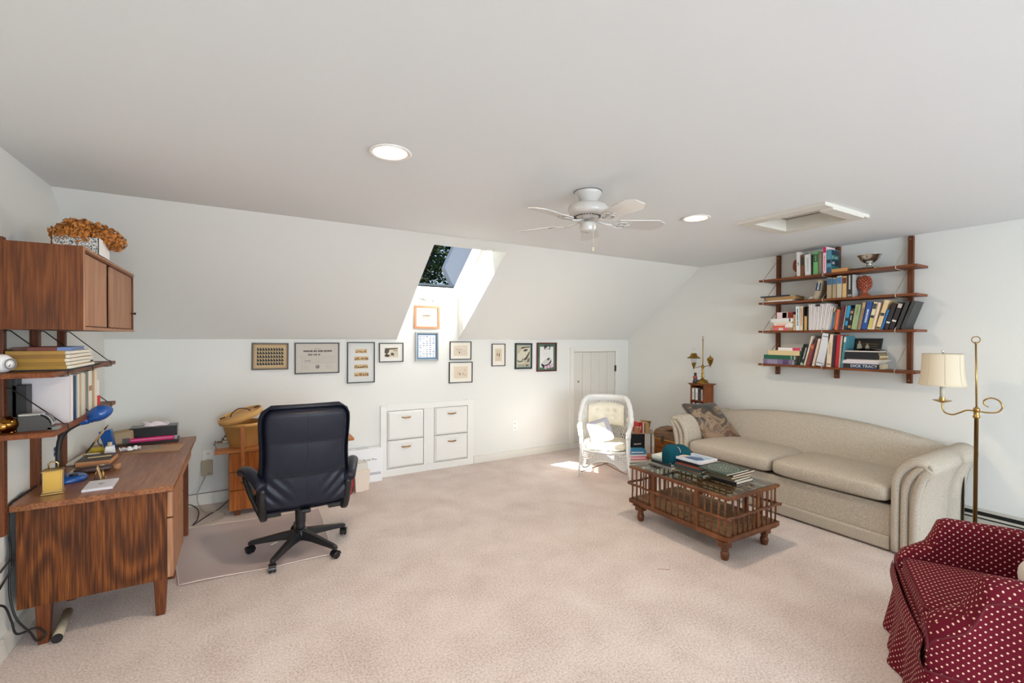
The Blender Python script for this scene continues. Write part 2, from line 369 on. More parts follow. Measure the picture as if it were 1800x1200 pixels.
part('glass_pane', sl_box(SX0 + .07, SX1 - .07, .082, LW - .094, .022, .026), glass_mat('skylight_glass', (255, 255, 255), .03), win, kind='structure')
hb = M().box(1.70, 1.97, YB - .014, YB, 1.915, 1.935).tube([(1.71, YB - .02, 1.925), (1.79, YB - .03, 1.905), (1.86, YB - .035, 1.898)], .006, 6).tube([(1.96, YB - .02, 1.925), (1.90, YB - .03, 1.903), (1.86, YB - .035, 1.898)], .006, 6).sph((1.855, YB - .035, 1.90), .014, 10)
part('winding_handle', hb, mat((190, 188, 182), .4, .3), win, kind='structure')
struct('trim_1', M().box(SX0, SX1, YB - .012, YB, 1.94, 1.962), SASH)
# baseboards
BASE = mat((222, 220, 212), .5, name='baseboard_paint')
struct('baseboard_back', M().box(XL, 1.26, YB - .018, YB, 0, .10).box(XL, 1.26, YB - .022, YB, .088, .10).box(2.37, 3.80, YB - .018, YB, 0, .085).box(4.70, XR, YB - .018, YB, 0, .085), BASE)
struct('baseboard_left', M().box(XL, XL + .018, YF + .1, YB, 0, .09).box(XL, XL + .022, YF + .1, YB, .08, .095), BASE)
# knee wall door
d = bpy.data.objects.new('door_1', None); COL.objects.link(d); d.location = (4.24, YB, .06); d['kind'] = 'structure'
DP = mat((214, 211, 203), .5, name='door_paint')
part('door_frame', M().box(3.80, 3.865, YB - .02, YB + .05, .0, 1.365), TRIM, d, kind='structure', bevel=.003)
part('door_frame', M().box(4.615, 4.69, YB - .02, YB + .05, .0, 1.365), TRIM, d, kind='structure', bevel=.003)
part('door_frame', M().box(3.865, 4.615, YB - .02, YB + .05, 1.305, 1.365), TRIM, d, kind='structure', bevel=.003)
part('door_sill', M().box(3.865, 4.615, YB - .02, YB + .05, .0, .075), TRIM, d, kind='structure', bevel=.003)
bw = (4.610 - 3.870) / 5
for k in range(5): part('board', M().box(3.870 + k * bw + .0015, 3.870 + (k + 1) * bw - .0015, YB - .008, YB + .02, .08, 1.30), DP, d, kind='structure', bevel=.004)
part('latch_knob', M().lathe([(.004, 0), (.010, .004), (.012, .016), (.006, .022), (0, .023)], 12, (3.94, YB - .008, .90), Matrix.Rotation(pi / 2, 3, 'X')), mat((150, 120, 80), .4, .8), d, kind='structure')
for z in (1.02, .35): part('hinge', M().box(4.602, 4.622, YB - .026, YB - .008, z, z + .085), mat((70, 60, 50), .5, .6), d, kind='structure')
# attic hatch in the flat ceiling
h = thing('attic_hatch', 'white framed square attic hatch hanging slightly open in the ceiling', 'hatch', (3.5, 1.8, ZC))
HT = mat((214, 210, 200), .6, name='hatch_paint')
fo = (3.20, 3.81, 1.50, 2.10)
part('hatch_frame', M().box(fo[0], HX0, fo[2], fo[3], ZC - .022, ZC), HT, h); part('hatch_frame', M().box(HX1, fo[1], fo[2], fo[3], ZC - .022, ZC), HT, h)
part('hatch_frame', M().box(HX0, HX1, fo[2], HY0, ZC - .034, ZC), HT, h); part('hatch_frame', M().box(HX0, HX1, HY1, fo[3], ZC - .022, ZC), HT, h)
mb = M()
for k in range(3):
    e = .012 * k; z0, z1 = ZC + .075 * k, ZC + .075 * (k + 1) - .006
    mb.box(HX0 - .02 + 0, HX0 + e, HY0, HY1, z0, z1).box(HX1 - e, HX1 + .02, HY0, HY1, z0, z1).box(HX0, HX1, HY0 - .02, HY0 + e, z0, z1).box(HX0, HX1, HY1 - e, HY1 + .02, z0, z1)
part('hatch_shaft', mb, HT, h); part('hatch_panel', M().box(HX0 - .02, HX1 + .02, HY0 - .02, HY1 + .02, ZC + .22, ZC + .24), HT, h)
# recessed ceiling lamps
for k, (cx, cy) in enumerate(LAMPS):
    l = thing('recessed_lamp', ['lit round recessed ceiling lamp above the office chair side, nearer the desk', 'lit round recessed ceiling lamp between the fan and the attic hatch'][k], 'ceiling lamp', (cx, cy, ZC), group='recessed ceiling lamps')
    part('trim_ring', M().lathe([(.078, -.001), (.098, -.001), (.100, -.004), (.095, -.008), (.080, -.006), (.078, -.001)], 40, (cx, cy, ZC), cap=False), mat((232, 230, 226), .35), l)
    part('can', M().lathe([(.078, -.004), (.074, .03), (.066, .075), (.062, .09)], 40, (cx, cy, ZC), cap=False), mat((240, 230, 215), .3), l)
    part('bulb', M().lathe([(.0, .03), (.03, .032), (.052, .045), (.06, .065), (.05, .085), (0, .09)], 32, (cx, cy, ZC)), mat((255, 226, 190), .5, emit=9, name='lit_bulb'), l)
    add_light('recessed_lamp_light', 'AREA', (cx, cy, ZC - .012), 13, (1, .80, .60), .11, direction=(0, 0, -1))
# electric baseboard heater along the right wall
he = thing('baseboard_heater', 'long metal baseboard heater with dark slots along the wall beneath the bookshelf', 'heater', (4.85, 0, 0))
HM = mat((196, 192, 180), .45, .1, name='heater_enamel')
part('back_plate', M().box(4.845, 4.873, -1.5, 3.3, .02, .205), HM, he); part('cover', M().box(4.822, 4.83, -1.5, 3.3, .035, .135), HM, he, bevel=.002); part('cover_lip', M().box(4.815, 4.832, -1.5, 3.3, .128, .138), HM, he)
part('damper', M().box(4.822, 4.845, -1.5, 3.3, .158, .162).box(4.818, 4.824, -1.5, 3.3, .150, .166), HM, he); part('top_hood', M().box(4.820, 4.845, -1.5, 3.3, .196, .205), HM, he)
part('fins', M().box(4.832, 4.845, -1.5, 3.3, .04, .19), mat((18, 18, 18), .8), he)
# built-in file drawers in the knee wall
u = thing('built_in_drawers', 'white built-in block of four file drawers in the knee wall', 'drawers', (1.78, YB, 0))
UP = mat((228, 228, 224), .45, name='drawer_paint')
mb = M(); x = [1.27, 1.338, 1.750, 1.870, 2.290, 2.365]; z = [0, .078, .70, .765]
mb.box(x[0], x[1], YB - .02, YB, 0, z[3]).box(x[2], x[3], YB - .02, YB, z[1], z[2]).box(x[4], x[5], YB - .02, YB, 0, z[3]).box(x[1], x[4], YB - .02, YB, 0, z[1]).box(x[1], x[4], YB - .02, YB, z[2], z[3])
part('face_frame', mb, UP, u, bevel=.003); part('shadow_gap', M().box(x[1], x[2], YB - .003, YB - .001, z[1], z[2]).box(x[3], x[4], YB - .003, YB - .001, z[1], z[2]), mat((110, 106, 100), .9), u)
def chamfer_panel(x0, x1, z0, z1, y0, y1, c):
    v = [(x0, y1, z0), (x1, y1, z0), (x1, y1, z1), (x0, y1, z1)]; v2 = [(a, (y0 + y1) / 2 + .004, b_) for a, _, b_ in v]; v3 = [(x0 + c, y0, z0 + c), (x1 - c, y0, z0 + c), (x1 - c, y0, z1 - c), (x0 + c, y0, z1 - c)]
    mb = M(); mb.add(v + v2 + v3, [(0, 1, 2, 3)] + [(i, (i + 1) % 4, 4 + (i + 1) % 4, 4 + i) for i in range(4)] + [(4 + i, 4 + (i + 1) % 4, 8 + (i + 1) % 4, 8 + i) for i in range(4)] + [(8, 9, 10, 11)]); return mb
for (a, c) in ((x[1], x[2]), (x[3], x[4])):
    for (e, f) in ((.083, .378), (.385, .695)):
        dr = part('drawer', chamfer_panel(a + .005, c - .005, e, f, YB - .034, YB - .005, .022), UP, u)
        hx, hz = (a + c) / 2, f - .068
        part('handle', M().tube([(hx - .045, YB - .034, hz), (hx - .043, YB - .052, hz), (hx - .02, YB - .060, hz - .003), (hx + .02, YB - .060, hz - .003), (hx + .043, YB - .052, hz), (hx + .045, YB - .034, hz)], .006, 8).box(hx - .03, hx + .03, YB - .064, YB - .058, hz - .009, hz + .005), mat((168, 122, 72), .3, .9), dr)
# outlets
def outlet(px, pz, label):
    t = thing('wall_outlet', label, 'outlet', (px, YB, pz)); part('cover_plate', M().box(px - .037, px + .037, YB - .006, YB, pz - .058, pz + .058), mat((236, 235, 230), .4), t, bevel=.002)
    for dz in (.028, -.028):
        s = part('socket', M().prism([(px + .018 * cos(2 * pi * k / 12), pz + dz + .015 * sin(2 * pi * k / 12)) for k in range(12)], YB - .009, YB - .005, 'Y'), mat((228, 226, 220), .4), t)
        part('slots', M().box(px - .009, px - .006, YB - .0096, YB - .008, pz + dz - .004, pz + dz + .007).box(px + .006, px + .009, YB - .0096, YB - .008, pz + dz - .004, pz + dz + .007).box(px - .002, px + .002, YB - .0096, YB - .008, pz + dz - .011, pz + dz - .007), mat((50, 48, 46), .6), s)
outlet(2.943, .395, 'white wall outlet on the bare wall between the built-in drawers and the low door')
outlet(-.258, .42, 'white wall outlet above the beige plug adapter beside the walnut desk')
# ---------------------------------------------------------------- outside the skylight
tr = thing('tree', 'leafy green tree seen through the skylight', 'tree', (3.4, 9.6, -1))
BARK = mat((74, 62, 50), .9, name='bark')
part('trunk', M().tube([(3.1, 9.9, -2.5), (3.15, 9.8, 0), (3.2, 9.7, 2.2), (3.3, 9.6, 4.2)], [.2, .17, .13, .06], 10), BARK, tr)
rr = random.Random(3); mb = M()
for k in range(14):
    z = 1.6 + rr.random() * 2.6; a = rr.random() * 2 * pi; l = .7 + rr.random() * .8; p = Vector((3.22, 9.68, z)); q = p + Vector((cos(a) * l, sin(a) * l * .6, .5 + rr.random() * .4)); m_ = (p + q) / 2 + Vector((0, 0, -.12)); mb.tube([p, m_, q], [.035, .022, .008], 6)
part('branches', mb, BARK, tr, kind='stuff')
for nme, colr, n, sd in (('foliage', (66, 98, 46), 5200, 1), ('foliage_light', (156, 168, 92), 1900, 2), ('foliage_shaded', (34, 56, 32), 4800, 5)):  # random clusters in mid, pale and dark leaf greens
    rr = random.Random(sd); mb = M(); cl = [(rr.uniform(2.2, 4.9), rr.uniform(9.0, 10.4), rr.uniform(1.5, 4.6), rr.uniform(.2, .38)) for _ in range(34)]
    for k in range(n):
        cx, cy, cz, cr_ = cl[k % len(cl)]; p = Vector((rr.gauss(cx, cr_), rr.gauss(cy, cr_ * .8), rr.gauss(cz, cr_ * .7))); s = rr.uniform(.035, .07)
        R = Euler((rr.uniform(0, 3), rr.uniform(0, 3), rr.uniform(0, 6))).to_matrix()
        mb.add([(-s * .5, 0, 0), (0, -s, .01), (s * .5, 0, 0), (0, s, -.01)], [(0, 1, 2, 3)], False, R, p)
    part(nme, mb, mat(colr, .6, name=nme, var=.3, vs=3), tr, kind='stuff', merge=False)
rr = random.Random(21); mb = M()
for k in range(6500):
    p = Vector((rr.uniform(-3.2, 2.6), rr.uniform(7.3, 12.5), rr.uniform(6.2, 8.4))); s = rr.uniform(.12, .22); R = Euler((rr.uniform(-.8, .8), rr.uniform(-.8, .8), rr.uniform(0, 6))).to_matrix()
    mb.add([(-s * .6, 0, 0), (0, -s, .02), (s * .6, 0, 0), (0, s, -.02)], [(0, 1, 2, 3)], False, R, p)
part('upper_foliage', mb, mat((40, 62, 26), .6, name='foliage'), tr, kind='stuff', merge=False)  # unseen canopy, added to keep the sun off the tree and grey panel
part('upper_trunk', M().tube([(3.3, 9.6, 4.2), (2.2, 9.8, 5.6), (.6, 10, 6.8), (-1.2, 10, 7.4)], [.07, .07, .06, .03], 8), BARK, tr)  # unseen limb, added to carry that canopy
nb = thing('neighbouring_dormer', 'pale grey dormer gable beside the tree, seen through the skylight', 'building', (3.6, 7.2, 0))
part('gable_wall', M().prism([(3.12, 3.20), (2.86, 2.63), (3.03, 2.30), (3.2, -2.6), (7, -2.6), (7, 4.6), (4.2, 4.6)], 7.0, 7.15, 'Y'), mat((206, 214, 224), .8, name="gable_paint"), nb)  # solid panel in place of the sunlit cheek's reflection in the glass
for k in range(3): part('eave_board', M().box(1.6, 3.1, 6.9, 7.1, 2.20 + k * .055, 2.235 + k * .055), mat((150, 160, 160), .8, name='eave'), nb)

# ---------------------------------------------------------------- walnut desk on the left wall
dk = thing('writing_desk', 'walnut writing desk with figured end panel along the left wall', 'desk', (-.62, 3.7, 0))
part('desk_top', M().box(-.935, -.312, 3.02, 4.43, .670, .70), WALNUT_TOP, dk, bevel=.003)
part('end_panel', M().box(-.918, -.345, 3.045, 3.065, .195, .668), WALNUT, dk)
part('end_panel', M().box(-.918, -.345, 3.535, 3.555, .195, .668), WALNUT, dk)
part('back_panel', M().box(-.925, -.915, 3.065, 4.2, .35, .668), WALNUT, dk)
part('pedestal_bottom', M().box(-.918, -.345, 3.065, 3.535, .195, .212), WALNUT_Y, dk)
part('drawer', M().box(-.345, -.318, 3.05, 3.545, .525, .660), WALNUT_LT, dk, bevel=.002)
part('drawer', M().box(-.345, -.318, 3.05, 3.545, .200, .517), WALNUT_LT, dk, bevel=.002)
part('pencil_drawer', M().box(-.345, -.325, 3.56, 4.16, .60, .665), WALNUT_LT, dk, bevel=.002)
part('far_support', M().box(-.385, -.345, 4.16, 4.20, 0, .668).box(-.90, -.86, 4.16, 4.20, 0, .668).box(-.86, -.385, 4.17, 4.19, .3, .668), WALNUT_Z, dk, bevel=.003)
for lx, ly in ((-.375, 3.075), (-.83, 3.075), (-.375, 3.50), (-.83, 3.50)):
    mb = M().hexa([(lx - .020, ly - .020, 0), (lx + .020, ly - .020, 0), (lx + .020, ly + .020, 0), (lx - .020, ly + .020, 0), (lx - .028, ly - .028, .195), (lx + .028, ly - .028, .195), (lx + .028, ly + .028, .195), (lx - .028, ly + .028, .195)])
    part('leg', mb, WALNUT_Z, dk, bevel=.004)
# wall-hung walnut shelving on the left wall
PY = [2.965, 3.385, 3.805]
ws = thing('wall_shelving', 'walnut wall shelving with drilled posts and wire brackets above the writing desk', 'shelving', (XL, 3.385, .58))
for y in PY:
    p = part('post', M().box(XL, XL + .036, y - .019, y + .019, .585, 1.945), WALNUT_Z, ws, bevel=.002)
    mb = M()
    for k in range(40):
        z = .62 + k * .032
        mb.lathe([(.0026, 0), (.0026, .0006)], 6, (XL + .036, y, z), Matrix.Rotation(pi / 2, 3, 'Y'))
    part('peg_holes', mb, mat((20, 10, 6), .9), p)
for z in (1.332, 1.066):
    s = part('shelf', M().prism([(2.80, XL + .036), (2.80, -.722), (3.965, -.722), (3.965, XL + .036)], z - .022, z, 'Z') if False else M().box(XL + .036, -.722, 2.805, 3.965, z - .022, z), WALNUT_Y, ws, bevel=.0015)
    for y in PY:
        part('bracket', M().tube([(XL + .03, y + .012, z + .19), (XL + .05, y + .012, z + .188), (-.735, y + .012, z + .012), (-.718, y + .012, z + .006), (-.716, y + .012, z - .026), (-.74, y + .012, z - .028), (XL + .02, y + .012, z - .03)], .0028, 6), mat((60, 56, 52), .35, .8), ws)
# hanging cabinet with sliding doors
cb = thing('wall_cabinet', 'walnut wall cabinet with two sliding doors hung above the left shelving', 'cabinet', (-.78, 3.36, 1.53))
C0, C1 = 2.80, 3.925
CX0 = XL + .036
part('side_panel', M().box(CX0, -.622, C0, C0 + .016, 1.525, 1.908), WALNUT_CAB, cb); part('side_panel', M().box(CX0, -.622, C1 - .016, C1, 1.525, 1.895), WALNUT_CAB, cb)
part('top_panel', M().box(CX0, -.622, C0 + .016, C1 - .016, 1.885, 1.902), WALNUT_Y, cb); part('bottom_panel', M().box(CX0, -.622, C0 + .016, C1 - .016, 1.525, 1.542), WALNUT_Y, cb)
part('edge_trim', M().box(-.622, -.618, C0, C1, 1.893, 1.906).box(-.622, -.618, C0, C1, 1.524, 1.538).box(-.622, -.618, C0, C0 + .012, 1.538, 1.893), WALNUT_LT, cb)
part('back_panel', M().box(CX0, CX0 + .006, C0 + .016, C1 - .016, 1.542, 1.885), mat((40, 20, 12), .8), cb)
a = part('sliding_door', M().box(-.640, -.630, C0 + .018, 3.262, 1.545, 1.882), WALNUT_LT, cb); part('pull', M().box(-.630, -.627, C0 + .034, C0 + .05, 1.69, 1.715), mat((24, 12, 8), .6), a)
a = part('sliding_door', M().box(-.640, -.630, 3.345, C1 - .02, 1.545, 1.882), WALNUT_LT, cb)
part('door_knob', M().lathe([(.005, 0), (.004, .01), (.008, .022), (.008, .026), (0, .026)], 10, (-.630, C1 - .035, 1.645), Matrix.Rotation(pi / 2, 3, 'Y')), mat((60, 30, 20), .5), cb)

# ---------------------------------------------------------------- books and stacks: one builder
def cmat(c, rough=.5): return mat(tuple(c), rough, name='cloth_cover')
def book(label, size, loc, rot=(0, 0, 0), color=(120, 60, 40), page=(226, 214, 190), bands=(), strokes=None, text=None, cover=None, group=None, name='book', soft=False, tc=(236, 232, 220), scol=None):
    """lies in local space: spine on x=0 running along +y, thickness along +z"""
    d, h, t = size; b = .0022 if not soft else .0009
    th = thing(name, label, 'book' if name == 'book' else name.replace('_', ' '), loc, rot, group); e = .0025 if not soft else 0
    mb = M().box(0, b, 0, h, 0, t).box(b, d, 0, h, 0, b).box(b, d, 0, h, t - b, t); part('cover', mb, cmat(color), th, world=False)
    part('pages', M().box(b, d - e, e, h - e, b, t - b), cmat(page, .8), th, world=False)
    for (f0, f1, c) in bands: part('spine_label', M().box(-.0007, b, h * f0, h * f1, .0002 if (f1 - f0) > .4 else t * .06, t - .0002 if (f1 - f0) > .4 else t * .94), cmat(c), th, world=False)
    if strokes:
        rr = random.Random(hash(label) % 1000 if False else len(label) * 7 + int(h * 1000)); f0, f1 = strokes; mb = M(); y = f0 * h; w = t * .32
        while y < f1 * h:
            l = rr.uniform(.003, .009); mb.box(-.0014, 0, y, y + l, t * .5 - w / 2, t * .5 + w / 2); y += l + rr.uniform(.0015, .003)
        part('spine_title', mb, cmat(scol or tc), th, world=False)
    if text:
        s, hh, f = text; R = frame3(Vector((0, -1, 0)), Vector((0, 0, 1)), Vector((-1, 0, 0)))
        part('spine_title', text_mb(s, hh, R, (-.0012, h * f, t / 2)), cmat(tc), th, world=False)
    if cover: cover(th, d, h, t)
    return th
XB = 4.635   # where the spines stand on the right-hand shelves
def stand(label, yl, yr, z, h, lean=0, color=(120, 60, 40), depth=.16, x=XB, dx=0, **kw):
    """upright book on the right wall, spine to the room; lean>0 tips its top towards -y"""
    t = (yl - yr) * (cos(lean)) * .97
    return book(label, (depth, h, t), (x + dx, yr + t * cos(lean), z + t * sin(lean)), (pi / 2 + lean, 0, 0), color, **kw)
def lie(label, yl, yr, z, t, depth=.17, color=(120, 60, 40), x=XB, tw=0, dx=0, **kw):
    c = Vector((x + dx, yr, z)); return book(label, (depth, yl - yr, t), c, (0, 0, tw), color, **kw)

# ---- right wall shelving
sh = thing('wall_bookshelf', 'walnut four-shelf bookshelf on three posts hung on the wall above the sofa', 'bookshelf', (XR, 2.17, 1.12))
RP = [2.715, 2.160, 1.612]; SZ = [2.100, 1.868, 1.578, 1.240]
for k, y in enumerate(RP):
    p = part('post', M().box(XR - .034, XR, y - .018, y + .018, 1.125, 2.366), WALNUT_Z, sh, bevel=.002)
    part('screws', M().lathe([(.004, 0), (.003, .001), (0, .0012)], 8, (XR - .034, y, 2.34), Matrix.Rotation(-pi / 2, 3, 'Y')).lathe([(.004, 0), (.003, .001), (0, .0012)], 8, (XR - .034, y, 1.15), Matrix.Rotation(-pi / 2, 3, 'Y')), mat((210, 200, 180), .3, .7), p)
for z in SZ:
    part('shelf', M().prism([(XR - .034, 2.785), (4.66, 2.80), (4.618, 2.70), (4.618, 1.62), (4.66, 1.49), (XR - .034, 1.49)], z - .020, z, 'Z') if False else M().box(4.618, XR - .034, 1.495, 2.785, z - .020, z), WALNUT_Y, sh, bevel=.0015)
    for y in RP:
        part('bracket', M().tube([(XR - .02, y + .02, z + .19), (XR - .04, y + .02, z + .188), (4.632, y + .02, z + .012), (4.614, y + .02, z + .004), (4.613, y + .02, z - .024), (4.64, y + .02, z - .026), (XR - .03, y + .02, z - .028)], .0034, 6), mat((190, 180, 165), .4, .5), sh)
G1 = 'books on the top wall shelf'
z = SZ[0] + .0004
def pineapple(t, R0, h0, m):
    """carved pineapple on a turned foot, local coordinates, total height ~.2"""
    part('foot', M().lathe([(.044, 0), (.046, .008), (.040, .016), (.030, .022), (.028, .034), (.022, .044), (.026, .05), (.03, .056)], 24), m, t, world=False)
    f = part('fruit', M().lathe([(.024, .05), (.036, .062), (.043, .09), (.044, .125), (.038, .155), (.024, .178), (.01, .187), (0, .188)], 24), m, t, world=False)
    mb = M()
    for i in range(8):
        zz = .066 + i * .0145; r_ = .0445 * math.sin(min(1, (zz - .04) / .06) * pi / 2) * (1 if zz < .13 else math.sqrt(max(.05, 1 - ((zz - .125) / .066) ** 2)))
        for k in range(12):
            a = 2 * pi * (k + .5 * (i % 2)) / 12; mb.sph((r_ * 1.05 * cos(a), r_ * 1.05 * sin(a), zz), (.0105, .0105, .0088), 8)
    part('scales', mb, m, f, world=False)
CARVED = mat((158, 76, 44), .35, name='carved_wood', var=.25, vs=60, coat=.4)
t = thing('carved_pineapple', 'carved wooden pineapple bookend half hidden at the far end of the top shelf', 'figurine', (4.74, 2.45, z)); pineapple(t, 0, 0, CARVED)
t = thing('carved_pineapple', 'carved wooden pineapple bookend standing after the grey book on the second shelf', 'figurine', (4.715, 1.888, SZ[1] + .0004)); pineapple(t, 0, 0, CARVED)
B = [  # label, yl, yr, h, lean, colour, extras
 ('white book with a small grey mark, first upright on the top shelf', 2.418, 2.385, .235, -.03, (222, 220, 216), dict(strokes=(.45, .55), scol=(90, 90, 90))),
 ('brown book with a dark olive title block on the top shelf', 2.383, 2.352, .205, 0, (120, 76, 50), dict(bands=[(.5, .88, (58, 54, 38))])),
 ('white hardback standing between the brown and the green books', 2.344, 2.290, .200, -.03, (220, 220, 218), dict(strokes=(.2, .8), scol=(190, 188, 184))),
 ('thin black book squeezed against the green one on the top shelf', 2.288, 2.274, .190, 0, (30, 28, 28), {}),
 ('bright green book with dark green title block on the top shelf', 2.271, 2.229, .215, 0, (110, 176, 108), dict(bands=[(.55, .88, (40, 82, 52))], strokes=(.6, .82), scol=(130, 180, 120))),
 ('grey-brown ribbed book between green and pink books', 2.224, 2.196, .200, 0, (132, 120, 104), dict(strokes=(.3, .9), scol=(166, 150, 130))),
 ('pink and white tall book on the top shelf', 2.188, 2.160, .245, 0, (238, 214, 218), dict(bands=[(.78, .995, (214, 40, 92))], strokes=(.1, .7), scol=(226, 110, 140))),
]
for (lb, yl, yr, h, ln, c, kw) in B: stand(lb, yl, yr, z, h, ln, c, group=G1, **kw)
def teal_cover(th, d, h, t):
    part('cover_panel', M().box(.002, d, .0, h, -.0008, 0), cmat((10, 44, 64)), th, world=False)
    part('cover_print', M().box(.004, d - .01, h * .55, h * .76, -.0016, -.0008).box(.004, d - .01, h * .12, h * .3, -.0016, -.0008), cmat((30, 126, 124)), th, world=False)
    part('cover_print', M().box(.02, .07, h * .36, h * .48, -.0016, -.0008).box(.02, .04, h * .60, h * .70, -.0024, -.0016).box(.06, .11, h * .62, h * .66, -.0024, -.0016), cmat((170, 170, 160)), th, world=False)
book('teal book with dark block-print cover, tallest beside the pink book', (.15, .215, .038), (XB, 2.156, z), (pi / 2, 0, 0), (84, 150, 170), bands=[(.0, .25, (40, 84, 120)), (.42, .58, (20, 40, 60))], group=G1)
# its printed near board
t = [o for o in bpy.data.objects if o.get('label', '').startswith('teal book')][0]
part('cover_print', M().box(.004, .148, .005, .21, .038, .0385), cmat((12, 46, 66)), t, world=False)
part('cover_print', M().box(.006, .14, .125, .165, .0385, .039).box(.006, .14, .03, .066, .0385, .039), cmat((28, 122, 120)), t, world=False)
part('cover_print', M().box(.02, .06, .082, .104, .0385, .039).box(.02, .032, .132, .158, .039, .0395).box(.06, .12, .138, .150, .039, .0395), cmat((176, 176, 166)), t, world=False)
lie('tan book lying flat beside the silver bowl', 2.115, 1.985, z, .032, .17, (176, 124, 66), page=(200, 160, 110), group=G1, bands=[(.02, .98, (206, 150, 86))])
lie('thin dark book lying flat under the silver bowl', 1.972, 1.79, z, .016, .17, (58, 40, 32), group=G1)
t = thing('silver_bowl', 'silver footed bowl on the top shelf of the wall bookshelf', 'bowl', (4.72, 1.855, z + .0165))
SILV = mat((226, 224, 218), .22, 1, name='silver')
part('bowl', M().lathe([(.020, .040), (.040, .048), (.062, .066), (.076, .094), (.088, .110), (.090, .112), (.086, .112), (.072, .094), (.058, .070), (.036, .053), (.0, .050)], 36, cap=False), SILV, t, world=False)
part('foot', M().lathe([(.0, .0), (.056, .0), (.056, .006), (.044, .012), (.026, .018), (.020, .030), (.021, .040), (.0, .041)], 36, cap=False), SILV, t, world=False)

G2 = 'books on the second wall shelf'; z = SZ[1] + .0004
lie('white thin book at the bottom of the lying pile on the second shelf', 2.70, 2.46, z, .014, .18, (232, 230, 226), page=(232, 230, 226), group=G2)
lie('large tan-paged book with black cover lying on the white one', 2.735, 2.43, z + .0145, .034, .17, (34, 28, 24), page=(172, 134, 84), group=G2, bands=[(.0, .97, (176, 138, 88))])
lie('thin blue-black book on top of the lying pile, second shelf', 2.765, 2.47, z + .049, .012, .19, (38, 44, 56), group=G2, dx=-.02)
t = thing('stone_egg', 'white egg-shaped stone beside the leaning book on the second shelf', 'stone', (4.67, 2.296, z)); part('stone', M().sph((0, 0, .0175), (.02, .03, .0175), 18, Matrix.Rotation(-.3, 3, 'X')), mat((206, 204, 200), .6), t, world=False)
def ftext(th, d, h, t): pass
stand('tan book with a dark blue title block leaning right, second shelf', 2.268, 2.226, z, .175, .20, (170, 156, 132), group=G2, bands=[(.44, .86, (24, 52, 84))], strokes=(.48, .82), scol=(210, 214, 214))
for (lb, yl, yr, h, c, kw) in [
 ('tan book with blue head and lettering, first of the upright blue-topped books', 2.152, 2.112, .190, (168, 150, 122), dict(bands=[(.66, .96, (44, 96, 140))])),
 ('slimmer tan book with bright blue head, second of the upright blue-topped books', 2.106, 2.074, .185, (166, 148, 116), dict(bands=[(.68, .95, (40, 110, 160))])),
 ('pale tan book with mid-blue head, third of the blue-topped books', 2.070, 2.031, .197, (194, 182, 158), dict(bands=[(.64, .94, (70, 124, 172))])),
 ('tan book with a maroon head beside the blue-topped books', 2.026, 1.993, .190, (204, 170, 116), dict(bands=[(.66, .93, (92, 44, 34))])),
 ('black book with large white ornamental letters on the second shelf', 1.988, 1.951, .200, (44, 44, 44), dict(strokes=(.35, .95), scol=(214, 212, 206), bands=[(.03, .12, (150, 146, 140))])),
 ('pale grey book touching the carved pineapple on the second shelf', 1.948, 1.936, .195, (176, 176, 176), {})]:
    stand(lb, yl, yr, z, h, 0, c, group=G2, **kw)

G3 = 'books on the third wall shelf'; z = SZ[2] + .0004
zz = z
for (lb, yl, yr, tt, c, pg, kw) in [
 ('brown book with pink and cream spine blocks at the foot of the third-shelf pile', 2.668, 2.452, .030, (176, 140, 106), (226, 214, 190), dict(bands=[(.22, .42, (226, 96, 120)), (.42, .62, (214, 206, 190)), (.62, .84, (226, 96, 120))])),
 ('orange-red book with white end second in the third-shelf pile', 2.652, 2.452, .019, (232, 226, 218), (232, 226, 214), dict(bands=[(.36, .99, (214, 88, 56))])),
 ('white book with red letters in the third-shelf pile', 2.63, 2.45, .020, (236, 232, 228), (236, 230, 220), dict(strokes=(.35, .85), scol=(206, 60, 60))),
 ('thin cream book beneath the thick white one in the third-shelf pile', 2.645, 2.462, .015, (224, 212, 186), (232, 224, 204), {}),
 ('thick white book with a small black square in the third-shelf pile', 2.672, 2.45, .034, (228, 228, 226), (232, 230, 226), dict(bands=[(.10, .16, (60, 60, 60))]))]:
    lie(lb, yl, yr, zz, tt, .16, c, page=pg, group=G3, **kw); zz += tt + .0004
lie('red and white picture book on top of the third-shelf pile', 2.612, 2.452, zz, .062, .11, (196, 60, 76), page=(120, 40, 40), group=G3, bands=[(.30, .95, (222, 206, 206)), (.35, .62, (186, 50, 60)), (.0, .28, (120, 46, 34))])
for (lb, yl, yr, h, ln, c, kw) in [
 ('short tan mottled book next to the third-shelf pile', 2.447, 2.423, .155, 0, (200, 172, 134), dict(strokes=(.2, .9), scol=(150, 116, 84))),
 ('white book with teal letters on the third shelf', 2.420, 2.387, .232, -.02, (226, 232, 234), dict(strokes=(.2, .92), scol=(40, 110, 128))),
 ('cream book with orange letters on the third shelf', 2.385, 2.358, .232, 0, (222, 206, 178), dict(strokes=(.2, .92), scol=(190, 112, 72))),
 ('dark brown thin book after the cream one on the third shelf', 2.357, 2.346, .225, 0, (52, 42, 36), {}),
 ('short ochre book between dark ones on the third shelf', 2.344, 2.322, .135, 0, (206, 166, 98), {}),
 ('narrow black book before the white journals on the third shelf', 2.320, 2.309, .210, 0, (40, 36, 34), {})]:
    stand(lb, yl, yr, z, h, ln, c, group=G3, **kw)
yj = 2.306
